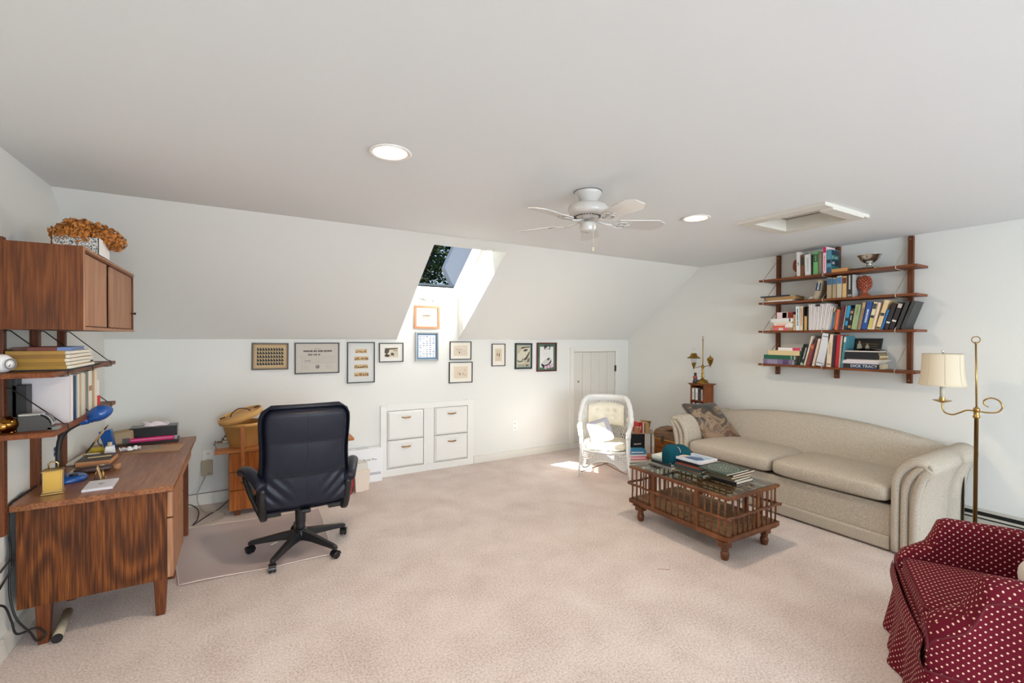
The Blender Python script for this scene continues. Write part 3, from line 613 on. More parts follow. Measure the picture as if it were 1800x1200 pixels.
for k in range(13):
    tt = .0128; ln = .0 + .014 * k if k else 0; h = .245 if k in (0, 1, 2, 6, 7, 8, 9, 10) else .222
    place = ['closest to the black book', 'second', 'third', 'fourth, shorter,', 'fifth, shorter,', 'sixth, shorter,', 'seventh', 'eighth', 'ninth', 'tenth', 'eleventh', 'twelfth', 'last, nearest the blue book'][k]
    stand('white paper journal in the leaning row on the third shelf, %s' % place, yj, yj - tt, z, h, ln, (226, 221, 220) if k % 2 else (208, 203, 202), depth=.15, group=G3, soft=True, page=(228, 224, 220)); yj -= tt * 1.01 + .0006
for (lb, yl, yr, h, ln, c, kw) in [
 ('tan paperback leaning beside the white journals on the third shelf', 2.134, 2.122, .205, .22, (186, 168, 136), {}),
 ('small bright blue book leaning on the third shelf', 2.120, 2.106, .165, .16, (50, 124, 184), {}),
 ('dark brown spotted book before the orange one on the third shelf', 2.104, 2.088, .175, .13, (82, 58, 40), dict(strokes=(.1, .9), scol=(190, 160, 120))),
 ('orange book on the third shelf', 2.086, 2.064, .185, .11, (222, 108, 66), {}),
 ('thin grey-brown book beside the orange one', 2.062, 2.052, .180, .10, (96, 80, 66), {}),
 ('maroon book leaning slightly on the third shelf', 2.050, 2.026, .222, .10, (92, 32, 44), dict(bands=[(.02, .1, (130, 50, 44))])),
 ('thin pale grey book beside the maroon one', 2.024, 2.014, .215, .13, (160, 154, 146), {}),
 ('blue-banded black book on the third shelf', 2.012, 1.986, .222, .14, (16, 46, 66), dict(bands=[(.48, .97, (36, 148, 196)), (.17, .36, (36, 148, 196))])),
 ('black book with gilt emblems on the third shelf', 1.984, 1.958, .190, .14, (22, 22, 24), dict(bands=[(.08, .2, (176, 140, 90)), (.76, .88, (180, 130, 100))], strokes=(.45, .65), scol=(200, 196, 188))),
 ('broad sage green book on the third shelf', 1.955, 1.912, .220, .15, (150, 170, 128), dict(strokes=(.6, .95), scol=(120, 140, 100))),
 ('brown-grey book leaning against the green one', 1.909, 1.884, .240, .17, (146, 122, 98), dict(bands=[(.80, .98, (186, 152, 110))])),
 ('royal blue book with a white title on the third shelf', 1.880, 1.838, .240, .18, (24, 74, 148), dict(strokes=(.25, .72), scol=(216, 226, 236))),
 ('cream and yellow book with black bars on the third shelf', 1.834, 1.806, .235, .20, (220, 206, 170), dict(bands=[(.05, .40, (206, 190, 92)), (.42, .52, (40, 40, 40)), (.75, .95, (60, 60, 62))])),
 ('cream narrow book next to the yellow-footed one', 1.803, 1.784, .232, .21, (226, 208, 184), {}),
 ('tall tan book with a blue-black patch on the third shelf', 1.775, 1.742, .250, .25, (222, 196, 150), dict(bands=[(.46, .56, (40, 60, 72)), (.02, .08, (70, 60, 40))])),
 ('thin blue book leaning beside the tall tan one', 1.738, 1.724, .170, .28, (40, 112, 184), {}),
 ('black ring binder leaning on the third shelf, farther of two with white labels', 1.718, 1.688, .215, .28, (40, 36, 42), dict(bands=[(.24, .30, (228, 224, 218))])),
 ('black ring binder leaning on the third shelf, nearer of two with white labels', 1.684, 1.650, .225, .30, (30, 28, 32), dict(bands=[(.28, .34, (228, 224, 218)), (.80, .95, (196, 180, 170))])),
 ('charcoal binder second from the near end of the third shelf', 1.640, 1.612, .235, .30, (46, 48, 48), {}),
 ('charcoal binder last at the near end of the third shelf', 1.605, 1.578, .235, .32, (56, 58, 58), {})]:
    stand(lb, yl, yr, z, h, ln, c, group=G3, **kw)

G4 = 'books on the bottom wall shelf'; z = SZ[3] + .0004; zz = z
for (lb, yl, yr, tt, c, pg, kw) in [
 ('purple book with diagonal pattern at the foot of the bottom-shelf pile', 2.742, 2.452, .050, (122, 106, 140), (226, 220, 214), dict(bands=[(.12, .32, (84, 60, 104)), (.5, .85, (150, 140, 168))])),
 ('dark green book second in the bottom-shelf pile', 2.735, 2.438, .042, (28, 92, 66), (226, 220, 206), dict(bands=[(.06, .10, (140, 170, 150))])),
 ('thick cream book third in the bottom-shelf pile', 2.69, 2.385, .046, (218, 196, 148), (226, 212, 172), {}),
 ('white and crimson thin book on top of the bottom-shelf pile', 2.59, 2.372, .030, (232, 226, 224), (226, 214, 206), dict(bands=[(.02, .36, (200, 50, 86))]))]:
    lie(lb, yl, yr, zz, tt, .17, c, page=pg, group=G4, **kw); zz += tt + .0004
for (lb, yl, yr, h, ln, c, kw) in [
 ('narrow black-green book leaning on the bottom shelf', 2.402, 2.388, .210, .25, (22, 44, 38), {}),
 ('black book with white title and green foot leaning on the bottom shelf', 2.384, 2.352, .205, .25, (26, 38, 38), dict(bands=[(.0, .12, (160, 184, 156))], strokes=(.3, .85), scol=(210, 214, 208))),
 ('tall cream paperback leaning on the bottom shelf', 2.348, 2.334, .290, .24, (216, 204, 186), {}),
 ('rust red book with orange mark leaning on the bottom shelf', 2.328, 2.300, .215, .23, (142, 62, 52), dict(bands=[(.78, .92, (206, 120, 50))])),
 ('plum thin book leaning on the bottom shelf', 2.298, 2.286, .265, .22, (86, 50, 66), {}),
 ('beige book leaning against the white binder', 2.276, 2.254, .262, .21, (214, 194, 172), {}),
 ('large white ring binder with diagonal shine lines on the bottom shelf', 2.246, 2.178, .305, .20, (214, 216, 220), dict(bands=[(.08, .10, (60, 60, 60)), (.90, .92, (60, 60, 60))])),
 ('cream ring binder upright beside the white one', 2.152, 2.112, .298, .06, (222, 204, 180), dict(bands=[(.06, .1, (150, 110, 60))], strokes=(.4, .75), scol=(196, 172, 140))),
 ('plum-black binder on the bottom shelf', 2.108, 2.084, .292, .06, (54, 32, 42), {}),
 ('bright red book with spiral edge on the bottom shelf', 2.080, 2.052, .292, .06, (176, 24, 40), dict(bands=[(.0, .0, (0, 0, 0))] if False else ())),
 ('cream spiral notebook touching the red book', 2.050, 2.040, .285, .06, (226, 212, 190), dict(strokes=(.02, .98), scol=(150, 60, 60))),
 ('teal and white thin book on the bottom shelf', 2.034, 2.016, .285, .10, (70, 130, 140), dict(bands=[(.80, .96, (226, 222, 216))]))]:
    stand(lb, yl, yr, z, h, ln, c, group=G4, **kw)
t = thing('picture_book', 'black picture book with two small figures on its cover, standing behind the lying magazines', 'book', (4.80, 2.02, z + .001), (0, 0, 0), G4)
mb = M().prism([(.0, .0), (-.20, .0), (-.235, .262), (.0, .262)], .0, .022, 'X'); part('cover', mb, cmat((22, 22, 20)), t, world=False)
part('cover_print', M().box(-.001, 0, -.21, -.04, .21, .215).box(-.001, 0, -.20, -.04, .19, .194), cmat((92, 84, 56)), t, world=False)
for (y, zf, s_) in ((-.065, .165, 1), (-.125, .16, .8)):
    part('cover_figure', M().prism([(y - .022 * s_, zf), (y + .022 * s_, zf), (y + .014 * s_, zf + .05 * s_), (y - .012 * s_, zf + .05 * s_)], -.0012, 0, 'X'), cmat((172, 168, 150)), t, world=False)
    part('cover_face', M().prism([(y + .010 * s_ * cos(k), zf + .062 * s_ + .013 * s_ * sin(k)) for k in range(6)], -.0014, 0, 'X'), cmat((182, 130, 96)), t, world=False)
zz = z
for (lb, yl, yr, tt, c, pg, tw, kw) in [
 ('comic book with blue and black lettered spine at the foot of the near pile', 2.012, 1.742, .042, (20, 66, 112), (212, 196, 160), 0, dict(text=('DICK TRACY', .034, .42), bands=[(.8, .99, (36, 34, 30)), (.0, .1, (30, 30, 32))], tc=(238, 232, 206))),
 ('lilac-white magazine binder above the comic book', 2.015, 1.752, .020, (216, 208, 214), (206, 198, 176), .02, {}),
 ('white thin magazine above the lilac binder', 2.01, 1.735, .009, (228, 220, 222), (220, 206, 180), 0, {}),
 ('pale magazine third from the foot of the near pile', 1.99, 1.722, .008, (218, 214, 206), (214, 208, 190), -.03, {}),
 ('black magazine binder, lowest of four in the near pile', 2.005, 1.745, .017, (32, 34, 40), (170, 140, 90), 0, {}),
 ('black magazine binder, second lowest of four in the near pile', 2.0, 1.742, .017, (30, 32, 42), (216, 200, 168), -.02, {}),
 ('black magazine binder, third of four in the near pile', 2.0, 1.748, .016, (28, 30, 36), (150, 130, 80), 0, {}),
 ('black magazine binder, topmost of four in the near pile', 2.0, 1.752, .014, (36, 38, 42), (120, 110, 96), 0, {}),
 ('white-edged booklet near the top of the near pile', 2.0, 1.755, .008, (232, 228, 222), (224, 220, 210), 0, {})]:
    lie(lb, yl, yr, zz, tt, .16, c, page=pg, tw=tw, group=G4, soft=True, **kw); zz += tt + .0004
t = thing('magazine', 'grey curled magazine on top of the near pile, bottom wall shelf', 'magazine', (4.64, 1.88, zz), 0, G4)
part('sheets', M().grid(lambda u, v: (.02 + u * .16, -.13 + v * .22, .004 + .018 * (1 - (2 * v - 1) ** 2)), 2, 10).grid(lambda u, v: (.02 + u * .16, -.13 + v * .22, .0005 + .006 * (1 - (2 * v - 1) ** 2)), 2, 10), mat((120, 112, 108), .4), t, world=False)
# ---------------------------------------------------------------- sofa
UPH = fabric('sofa_weave', (200, 192, 179), (160, 149, 132), 240, 240, .5)
so = thing('sofa', 'long beige camelback sofa with pleated arms against the bookshelf wall', 'sofa', (4.35, 2.24, 0))
def bez(pts, n):   # smooth open curve through points
    out = []
    P_ = [Vector(p) for p in pts]; P_ = [P_[0] * 2 - P_[1]] + P_ + [P_[-1] * 2 - P_[-2]]
    for i in range(1, len(P_) - 2):
        for k in range(n):
            t = k / n; a, b_, c, d_ = P_[i - 1:i + 3]
            out.append(.5 * ((2 * b_) + (c - a) * t + (2 * a - 5 * b_ + 4 * c - d_) * t * t + (3 * b_ - a - 3 * c + d_) * t ** 3))
    return out + [P_[-2]]
part('base_frame', M().box(3.935, 4.74, 1.40, 3.08, .10, .325), UPH, so, bevel=.012)
part('base_rail', M().box(3.912, 4.74, 1.40, 3.08, .012, .108), UPH, so, bevel=.014)
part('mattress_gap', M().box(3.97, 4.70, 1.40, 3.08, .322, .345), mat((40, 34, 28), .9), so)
for (a, b_) in ((1.405, 2.238), (2.244, 3.075)):
    part('seat_cushion', M().sq((4.21, (a + b_) / 2, .405), (.325, (b_ - a) / 2, .082), .42, .16, 36, puff=.22), UPH, so)
def back(u, v):
    y = 1.215 + u * 2.07; e = math.sin(pi * min(max(u, 0), 1)); topz = .640 + .155 * e ** .62
    k = min(1, min(u, 1 - u) / .035); rnd = math.sqrt(max(0, 1 - (1 - k) ** 2))
    pts = [(4.44, .34), (4.455, .46), (4.50, .60), (4.54, topz - .055), (4.575, topz - .012), (4.625, topz), (4.69, topz - .008), (4.745, topz - .05), (4.77, topz - .13), (4.78, .3), (4.78, .06)]
    f = v * (len(pts) - 1); i = min(int(f), len(pts) - 2); t = f - i; p, q = pts[i], pts[i + 1]
    x = p[0] + (q[0] - p[0]) * t; z_ = p[1] + (q[1] - p[1]) * t
    cx = 4.62; x = cx + (x - cx) * (.35 + .65 * rnd); z_ = .06 + (z_ - .06) * (.93 + .07 * rnd)
    return (x, y, z_)
part('backrest', M().grid(back, 72, 31), UPH, so, sub=1)
def arm(sgn, y0):
    # section in (distance outward from the seat, height)
    sec = bez([(0, .02), (0, .30), (-.002, .46), (.012, .56), (.052, .64), (.112, .688), (.176, .688), (.222, .655), (.232, .61), (.205, .55), (.175, .46), (.158, .32), (.155, .02)], 5)
    def fn(u, v):
        f = v * (len(sec) - 1); i = min(int(f), len(sec) - 2); t = f - i; p = sec[i] * (1 - t) + sec[i + 1] * t
        x = 3.925 + u * .845; c = (.1, .35); k = 1
        ease = min(1, u / .04); k = .90 + .10 * math.sqrt(1 - (1 - ease) ** 2)
        lift = .012 * u
        return (x - .0, y0 - sgn * (c[0] + (p[0] - c[0]) * k) , (c[1] + (p[1] - c[1]) * (.97 + .03 * k)) + lift * (p[1] > .5))
    mb = M().grid(fn, 22, 61)
    front = [fn(0, v / 60) for v in range(61)]; mb.add(front, [tuple(range(61))]); rear = [fn(1, v / 60) for v in range(61)]; mb.add(rear, [tuple(range(61))])
    part('arm', mb, UPH, so)
    # pleats on the arm front: two padded rolls and a flat tongue between them
    def roll(pts, r): return M().tube([(3.925, y0 - sgn * p[0], p[1]) for p in bez([(a, b_, 0) for a, b_ in pts], 6)], r, 10, flat=1.0)
    part('pleat', roll([(.024, .02), (.024, .40), (.030, .52), (.062, .60), (.120, .652), (.170, .656), (.192, .645)], .0265), UPH, so)
    part('pleat', roll([(.074, .02), (.074, .38), (.082, .48), (.108, .555), (.150, .615), (.178, .632)], .0235), UPH, so)
    part('pleat', roll([(.128, .02), (.130, .34), (.142, .46), (.168, .56), (.196, .612), (.206, .63)], .0265), UPH, so)
arm(1, 1.395); arm(-1, 3.09)
# cushion on the sofa
PIL = bpy.data.materials.new('pillow_print'); PIL.use_nodes = True; nt = PIL.node_tree; b = nt.nodes['Principled BSDF']; b.inputs['Roughness'].default_value = .5; b.inputs['Sheen Weight'].default_value = .3
tc = node(nt, 'ShaderNodeTexCoord'); n1 = node(nt, 'ShaderNodeTexNoise', Scale=7.0, Detail=6.0, Distortion=1.0); nt.links.new(tc.outputs['Object'], n1.inputs['Vector'])
sp = node(nt, 'ShaderNodeSeparateXYZ'); nt.links.new(tc.outputs['Object'], sp.inputs[0])
ma = node(nt, 'ShaderNodeMath', operation='MULTIPLY_ADD'); ma.inputs[1].default_value = 1.35; nt.links.new(sp.outputs['Z'], ma.inputs[0]); nt.links.new(n1.outputs['Fac'], ma.inputs[2])
r = ramp(nt, [(.16, (112, 40, 34)), (.26, (84, 62, 46)), (.36, (140, 112, 84)), (.45, (96, 76, 60)), (.54, (150, 128, 104)), (.62, (78, 66, 54)), (.72, (44, 46, 42)), (.86, (66, 66, 56)), (.95, (160, 132, 98))]); nt.links.new(ma.outputs[0], r.inputs[0]); nt.links.new(r.outputs[0], b.inputs['Base Color'])
def pillow_fn(w, h, t, pull=.10):
    def fn(u, v):
        a = -pi / 2 + pi * u; bq = 2 * pi * v; ca = max(cos(a), 1e-5) ** .55
        def p(x, e): return math.copysign(abs(x) ** e, x)
        x, y = p(cos(bq), .30) * ca, p(sin(bq), .30) * ca
        m_ = max(abs(x), abs(y)); n_ = min(abs(x), abs(y)); k = 1 - pull * (1 - (n_ / max(m_, 1e-6)) ** 2) * m_ ** 3
        th_ = math.sqrt(max(0, (1 - x * x)) * max(0, (1 - y * y)))
        return (w * x * k, h * y * k, math.copysign(t * th_ ** .8, sin(a)) if abs(sin(a)) > .01 else 0)
    return fn
# corners located in the room: top far, top near, bottom near, bottom far
a, b_, c = Vector((4.08, 3.335, .797)), Vector((4.43, 3.13, .785)), Vector((4.48, 2.86, .43)); d_ = Vector((4.13, 2.985, .41))
cen = (a + b_ + c + d_) / 4; ex = ((b_ - a) + (c - d_)).normalized(); ey = ((a - d_) + (b_ - c)); ey = ey.normalized(); ez = ex.cross(ey).normalized()
t = thing('throw_pillow', 'square pillow with mottled brown and charcoal print leaning in the far corner of the sofa', 'pillow', tuple(cen))
PR = frame3(ex, ey, ez)
part('pillow', M().grid(pillow_fn(.205, .258, .07), 25, 64, cv=True, R=PR), PIL, t, world=False)
pp = [PR @ Vector(pillow_fn(.206, .259, .07)(.5, k / 64)) for k in range(64)]
part('piping', M().tube(pp, .004, 6, closed=True), mat((150, 138, 122), .8), t, world=False)

# ---------------------------------------------------------------- coffee table made from a chicken crate
tb = thing('coffee_table', 'low crate coffee table with spindle sides, turned feet and glass top', 'table', (3.07, 2.31, 0))
X0, X1, Y0, Y1 = 2.785, 3.365, 1.875, 2.755
part('base_frame', M().box(X0 - .012, X0 + .04, Y0 - .012, Y1 + .012, .135, .170).box(X1 - .04, X1 + .012, Y0 - .012, Y1 + .012, .135, .170).box(X0 + .04, X1 - .04, Y0 - .012, Y0 + .04, .135, .170).box(X0 + .04, X1 - .04, Y1 - .04, Y1 + .012, .135, .170), CRATE, tb, bevel=.004)
FLB = wood('crate_boards', [(.1, (92, 66, 46)), (.5, (130, 98, 74)), (.9, (160, 128, 100))], stretch=(14, 1.4, 5), scale=2.5, wave=2, dist=4, rough=.7)
nb_ = 8; w_ = (X1 - X0 - .02) / nb_
for k in range(nb_): part('floor_board', M().box(X0 + .01 + k * w_ + .001, X0 + .01 + (k + 1) * w_ - .001, Y0 + .01, Y1 - .01, .168, .178), FLB, tb, bevel=.001)
for (lx, ly) in ((X0 + .035, Y0 + .045), (X1 - .085, Y0 + .045), (X0 + .035, Y1 - .075), (X1 - .085, Y1 - .075)):
    l = part('leg', M().box(lx - .032, lx + .032, ly - .032, ly + .032, .085, .137).lathe([(.0, .0), (.022, 0), (.027, .018), (.030, .04), (.024, .056), (.018, .06), (.024, .065), (.026, .070), (.020, .076), (.026, .086)], 18, (lx, ly, 0), cap=False), CRATE, tb, bevel=.002)
    part('bracket', M().hexa([(lx - .05, ly - .034, .122), (lx + .05, ly - .034, .122), (lx + .05, ly + .034, .122), (lx - .05, ly + .034, .122), (lx - .065, ly - .036, .136), (lx + .065, ly - .036, .136), (lx + .065, ly + .036, .136), (lx - .065, ly + .036, .136)]), CRATE, tb, bevel=.003)
for (x_, y_, wd) in [(X0, y, 0) for y in (2.741, 2.693, 2.618, 2.561, 2.449, 2.395, 2.338, 2.281, 2.227, 2.167, 2.055, 2.002, 1.945, 1.898)] + [(X1 - .004, y, 0) for y in (2.72, 2.67, 2.61, 2.55, 2.45, 2.395, 2.338, 2.281, 2.227, 2.167, 2.055, 2.002, 1.945)] + \
        [(x, Y0 + .004, 0) for x in (2.846, 2.899, 2.959, 3.012, 3.071, 3.184, 3.237, 3.296, 3.345)] + [(x, Y1, 0) for x in (2.846, 2.899, 2.959, 3.012, 3.127, 3.184, 3.237, 3.296)]:
    rr_ = random.Random(int(x_ * 1000 + y_ * 777)); j = rr_.uniform(-.003, .003)
    part('spindle', M().tube([(x_, y_, .165), (x_ + j, y_ - j, .25), (x_ + j, y_ + j, .34), (x_, y_, .425)], [.0055, .0068, .0068, .0055], 8), CRATE, tb)
for (x_, y_) in ((X0, 2.515), (X0, 2.118), (X1 - .004, 2.515), (X1 - .004, 2.118)): part('post', M().box(x_ - .010, x_ + .010, y_ - .016, y_ + .016, .165, .425), CRATE, tb, bevel=.002)
part('post', M().box(3.113, 3.143, Y0 - .004, Y0 + .012, .165, .425), CRATE, tb, bevel=.002); part('post', M().box(3.05, 3.08, Y1 - .012, Y1 + .004, .165, .425), CRATE, tb, bevel=.002)
for (p, q) in (((X0 - .012, Y0 - .035, .293), (X0 - .012, Y1 + .02, .293)), ((X1 + .008, Y0 - .02, .293), (X1 + .008, Y1 + .02, .293)), ((X0 - .03, Y0 - .010, .300), (X1 + .03, Y0 - .010, .296)), ((X0 - .02, Y1 + .012, .300), (X1 + .02, Y1 + .012, .298))):
    P0, P1 = Vector(p), Vector(q); pts = [P0 + (P1 - P0) * k / 14 + Vector((0, 0, .0025 * math.sin(k * 1.7))) for k in range(15)]
    part('side_rail', M().tube(pts, [.010 + .0015 * math.sin(k * 2.1) for k in range(15)], 8), CRATE, tb)
part('top_frame', M().box(X0 - .014, X0 + .022, Y0 - .012, Y1 + .012, .418, .440), CRATE, tb, bevel=.006); part('top_frame', M().box(X1 - .022, X1 + .014, Y0 - .012, Y1 + .012, .418, .440), CRATE, tb, bevel=.006)
part('top_frame', M().box(X0 + .022, X1 - .022, Y0 - .012, Y0 + .024, .414, .438), CRATE, tb, bevel=.006); part('top_frame', M().box(X0 + .022, X1 - .022, Y1 - .024, Y1 + .012, .414, .438), CRATE, tb, bevel=.006)
for k in range(9):
    x_ = X0 + .06 + k * .057
    part('top_slat', M().box(x_ - .008 - (.018 if k in (3, 5, 7) else 0), x_ + .008 + (.004 if k in (3, 5, 7) else 0), Y0 + .02, (Y0 + .36 if k > 1 else Y0 + .50) if k != 4 else Y1 - .02, .424, .434), CRATE, tb, bevel=.002)
for y_ in (Y0 + .36, Y1 - .10): part('cross_bar', M().box(X0 + .02, X1 - .02, y_ - .014, y_ + .014, .412, .424), CRATE, tb, bevel=.002)
TG = glass_mat('table_glass', (238, 248, 243), 1.15)
part('glass_top', M().box(X0 - .004, X1 + .004, Y0 - .002, Y1 + .004, .441, .449), TG, tb)
# things on the table
def cov_blue(th, d, h, t):
    part('cover_print', M().box(.006, d - .006, .01, h - .01, t, t + .0006), mat((178, 196, 214), .3, var=.35, vs=30, name='photo_print'), th, world=False)
    part('cover_photo', M().prism([(.02, .05), (.09, .03), (.13, .08), (.10, .15), (.04, .18), (.02, .12)], t + .0006, t + .0012), mat((70, 100, 150), .3, var=.5, vs=60), th, world=False)
    part('cover_photo', M().box(.02, .10, .17, .215, t + .0006, t + .0012), cmat((206, 186, 160)), th, world=False)
def cov_green(th, d, h, t):
    mb = M(); R_ = min(d, h) * .40; c = (d / 2, h / 2)
    for k in range(40):
        a = 2 * pi * k / 40
        for (r0, s_) in ((R_, .010), (R_ * .80, .008), (R_ * .6, .009), (R_ * .38, .007), (R_ * .2, .006)):
            if (k + int(r0 * 1000)) % 2 and r0 < R_: continue
            x, y = c[0] + r0 * cos(a + r0 * 9) * 1.0, c[1] + r0 * sin(a + r0 * 9) * 1.12
            mb.box(-s_ / 2, s_ / 2, -s_ / 5, s_ / 5, 0, .0006, Matrix.Rotation(a + r0 * 30, 3, 'Z'), (x, y, t))
    part('cover_ornament', mb, cmat((186, 196, 182)), th, world=False)
    part('cover_border', M().box(.008, .012, .008, h - .008, t, t + .0005).box(d - .012, d - .008, .008, h - .008, t, t + .0005).box(.008, d - .008, .008, .012, t, t + .0005).box(.008, d - .008, h - .012, h - .008, t, t + .0005), cmat((70, 90, 76)), th, world=False)
GT = 'books on the coffee table'; zt = .4495
def flat(label, cx, cy, z0, d, h, t, rot, c, page=(220, 206, 182), name='book', **kw):
    R = Matrix.Rotation(rot, 3, 'Z'); o = Vector((cx, cy, z0)) - R @ Vector((d / 2, h / 2, 0)); return book(label, (d, h, t), o, (0, 0, rot), c, page=page, group=GT, name=name, **kw)
# stack nearest the sofa end
flat('dark slim book with blue spine at the foot of the green-topped stack', 3.15, 2.10, zt, .20, .22, .022, .0, (28, 34, 50))
flat('olive book second from below in the green-topped stack', 3.12, 2.11, zt + .0225, .21, .24, .016, .05, (88, 84, 66))
flat('brown book third from below in the green-topped stack', 3.13, 2.12, zt + .039, .22, .24, .012, -.04, (120, 96, 70))
flat('thin dark book just under the green ornamental book', 3.17, 2.115, zt + .0515, .28, .21, .014, .03, (70, 56, 44))
flat('large dark green book with silver floral ornament on its cover, topmost of its stack', 3.11, 2.135, zt + .066, .27, .235, .012, .0, (58, 72, 62), cover=cov_green)
# middle stack
flat('wide grey-green magazine at the foot of the middle stack', 3.10, 2.35, zt, .21, .25, .012, .02, (86, 98, 92), soft=True)
flat('cream book second in the middle stack', 3.10, 2.365, zt + .0125, .20, .22, .020, -.05, (150, 110, 80))
flat('dark teal thin book third in the middle stack', 3.09, 2.355, zt + .033, .23, .26, .014, .03, (44, 66, 66))
flat('red-edged paperback fourth in the middle stack', 3.10, 2.36, zt + .0475, .21, .24, .010, .0, (140, 70, 60))
flat('black hardback beneath the blue and white album', 3.12, 2.365, zt + .058, .20, .215, .026, .04, (36, 34, 36), page=(120, 104, 90))
flat('blue and white photo album topmost of the middle stack', 3.11, 2.37, zt + .0845, .215, .225, .018, .02, (214, 220, 228), page=(216, 190, 176), cover=cov_blue)
# far stack under the cap
flat('pale grey magazine at the foot of the far stack', 3.06, 2.60, zt, .24, .22, .010, .08, (128, 128, 122), soft=True)
flat('white and black book second in the far stack', 3.07, 2.61, zt + .0105, .20, .20, .022, .04, (44, 48, 50), page=(226, 224, 216))
flat('pale green book third in the far stack', 3.08, 2.61, zt + .033, .20, .20, .014, -.02, (150, 170, 160))
flat('white book with orange edge under the teal cap', 3.08, 2.62, zt + .0475, .19, .19, .022, .03, (214, 222, 218), page=(222, 200, 170))
# baseball cap
cz_ = Vector((-.45, -.22, .85)).normalized(); cx_ = Vector((.86, -.38, .42)); cx_ = (cx_ - cz_ * cx_.dot(cz_)).normalized()
cp = thing('baseball_cap', 'teal baseball cap with white lettering draped over the far stack of books', 'cap', (3.025, 2.55, zt + .088), tuple(frame3(cx_, cz_.cross(cx_), cz_).to_euler()))
TEAL = fabric('cap_cloth', (10, 78, 92), (6, 56, 68), 500, 500, .3)
def dome(u, v):
    a = pi / 2 * u; b_ = 2 * pi * v; k = 1 + .03 * cos(6 * b_) * sin(a); return (.078 * sin(a) ** .8 * cos(b_) * k, .071 * sin(a) ** .8 * sin(b_) * k, (.100 * cos(a) ** .9 if cos(a) > 0 else 0) - .020 * sin(a) ** 4 * (1 - cos(b_)))
cr_ = part('crown', M().grid(dome, 16, 36, cv=True), TEAL, cp, world=False)
part('button', M().sph((0, 0, .100), (.008, .008, .004), 10), TEAL, cp, world=False)
def brim(u, v):
    a = -1.15 + 2.3 * u; r0, r1 = .068, .068 + .092 * math.cos(a * .9) ** .6
    r_ = r0 + (r1 - r0) * v; return (r_ * cos(a), r_ * sin(a) * .95, .002 - .018 * (sin(a)) ** 2 + .003 * v)
part('brim', M().grid(brim, 22, 7).grid(lambda u, v: tuple(Vector(brim(u, v)) + Vector((0, 0, -.004))), 22, 7), TEAL, cp, world=False)
mb = M()
for k, a in enumerate((-.42, -.2, .02, .24)):
    R = Matrix.Rotation(a, 3, 'Z'); mb.box(0, .003, -.007, .007, 0, .022, R, (.0775 * cos(a), .069 * sin(a), .022))
part('lettering', mb, cmat((232, 232, 228)), cp, world=False)

# ---------------------------------------------------------------- red dotted armchair
DOT = bpy.data.materials.new('dotted_slipcover'); DOT.use_nodes = True; nt = DOT.node_tree; b = nt.nodes['Principled BSDF']; b.inputs['Roughness'].default_value = .85; b.inputs['Specular IOR Level'].default_value = .2
uvn = node(nt, 'ShaderNodeUVMap'); uvn.uv_map = 'UVMap'
def dotset(ofs):
    mp = node(nt, 'ShaderNodeMapping'); mp.inputs['Scale'].default_value = (1 / .029, 1 / .029, 1); mp.inputs['Location'].default_value = (ofs, ofs, 0); nt.links.new(uvn.outputs[0], mp.inputs['Vector'])
    fr = node(nt, 'ShaderNodeVectorMath', operation='FRACTION'); nt.links.new(mp.outputs[0], fr.inputs[0])
    sb = node(nt, 'ShaderNodeVectorMath', operation='SUBTRACT'); sb.inputs[1].default_value = (.5, .5, 0); nt.links.new(fr.outputs[0], sb.inputs[0])
    ln = node(nt, 'ShaderNodeVectorMath', operation='LENGTH'); nt.links.new(sb.outputs[0], ln.inputs[0])
    lt = node(nt, 'ShaderNodeMath', operation='LESS_THAN'); lt.inputs[1].default_value = .118; nt.links.new(ln.outputs['Value'], lt.inputs[0]); return lt
d1, d2 = dotset(0), dotset(.5); mxd = node(nt, 'ShaderNodeMath', operation='MAXIMUM'); nt.links.new(d1.outputs[0], mxd.inputs[0]); nt.links.new(d2.outputs[0], mxd.inputs[1])
mc = node(nt, 'ShaderNodeMix', data_type='RGBA'); nt.links.new(mxd.outputs[0], mc.inputs[0]); mc.inputs[6].default_value = lin((98, 14, 32)); mc.inputs[7].default_value = lin((226, 190, 170)); nt.links.new(mc.outputs[2], b.inputs['Base Color'])
REDP = mat((96, 14, 30), .8, name='red_piping')
ac = thing('slipcovered_armchair', 'dark red armchair with a white-dotted slipcover and skirt, nearest the viewer', 'armchair', (2.62, .82, 0), radians(-153.3))
Wd = .375
def hz(y):   # arm height from the front (y=-.04) to the back
    K = [(-.045, .385), (-.02, .43), (.03, .462), (.07, .49), (.095, .545), (.115, .605), (.15, .622), (.80, .625)]
    for (a, p), (b_, q) in zip(K, K[1:]):
        if y <= b_: return p + (q - p) * max(0, (y - a) / (b_ - a))
    return .625
def arm_fn(s):
    def fn(u, v):
        y = -.045 + u * .80; h = hz(y); w = [(.275, .22), (.272, h - .12), (.268, h - .045), (.285, h - .008), (.325, h), (.372, h - .012), (.396, h - .05), (.388, h - .10), (.380, .30), (.384, .20)]
        f = v * (len(w) - 1); i = min(int(f), len(w) - 2); t = f - i; p, q = w[i], w[i + 1]
        x = p[0] + (q[0] - p[0]) * t; z_ = p[1] + (q[1] - p[1]) * t
        k = min(1, u / .05); x = .33 + (x - .33) * (.80 + .20 * math.sqrt(k)); x += .004 * sin(y * 31) * (z_ < .5); return (s * x, y, z_)
    return fn
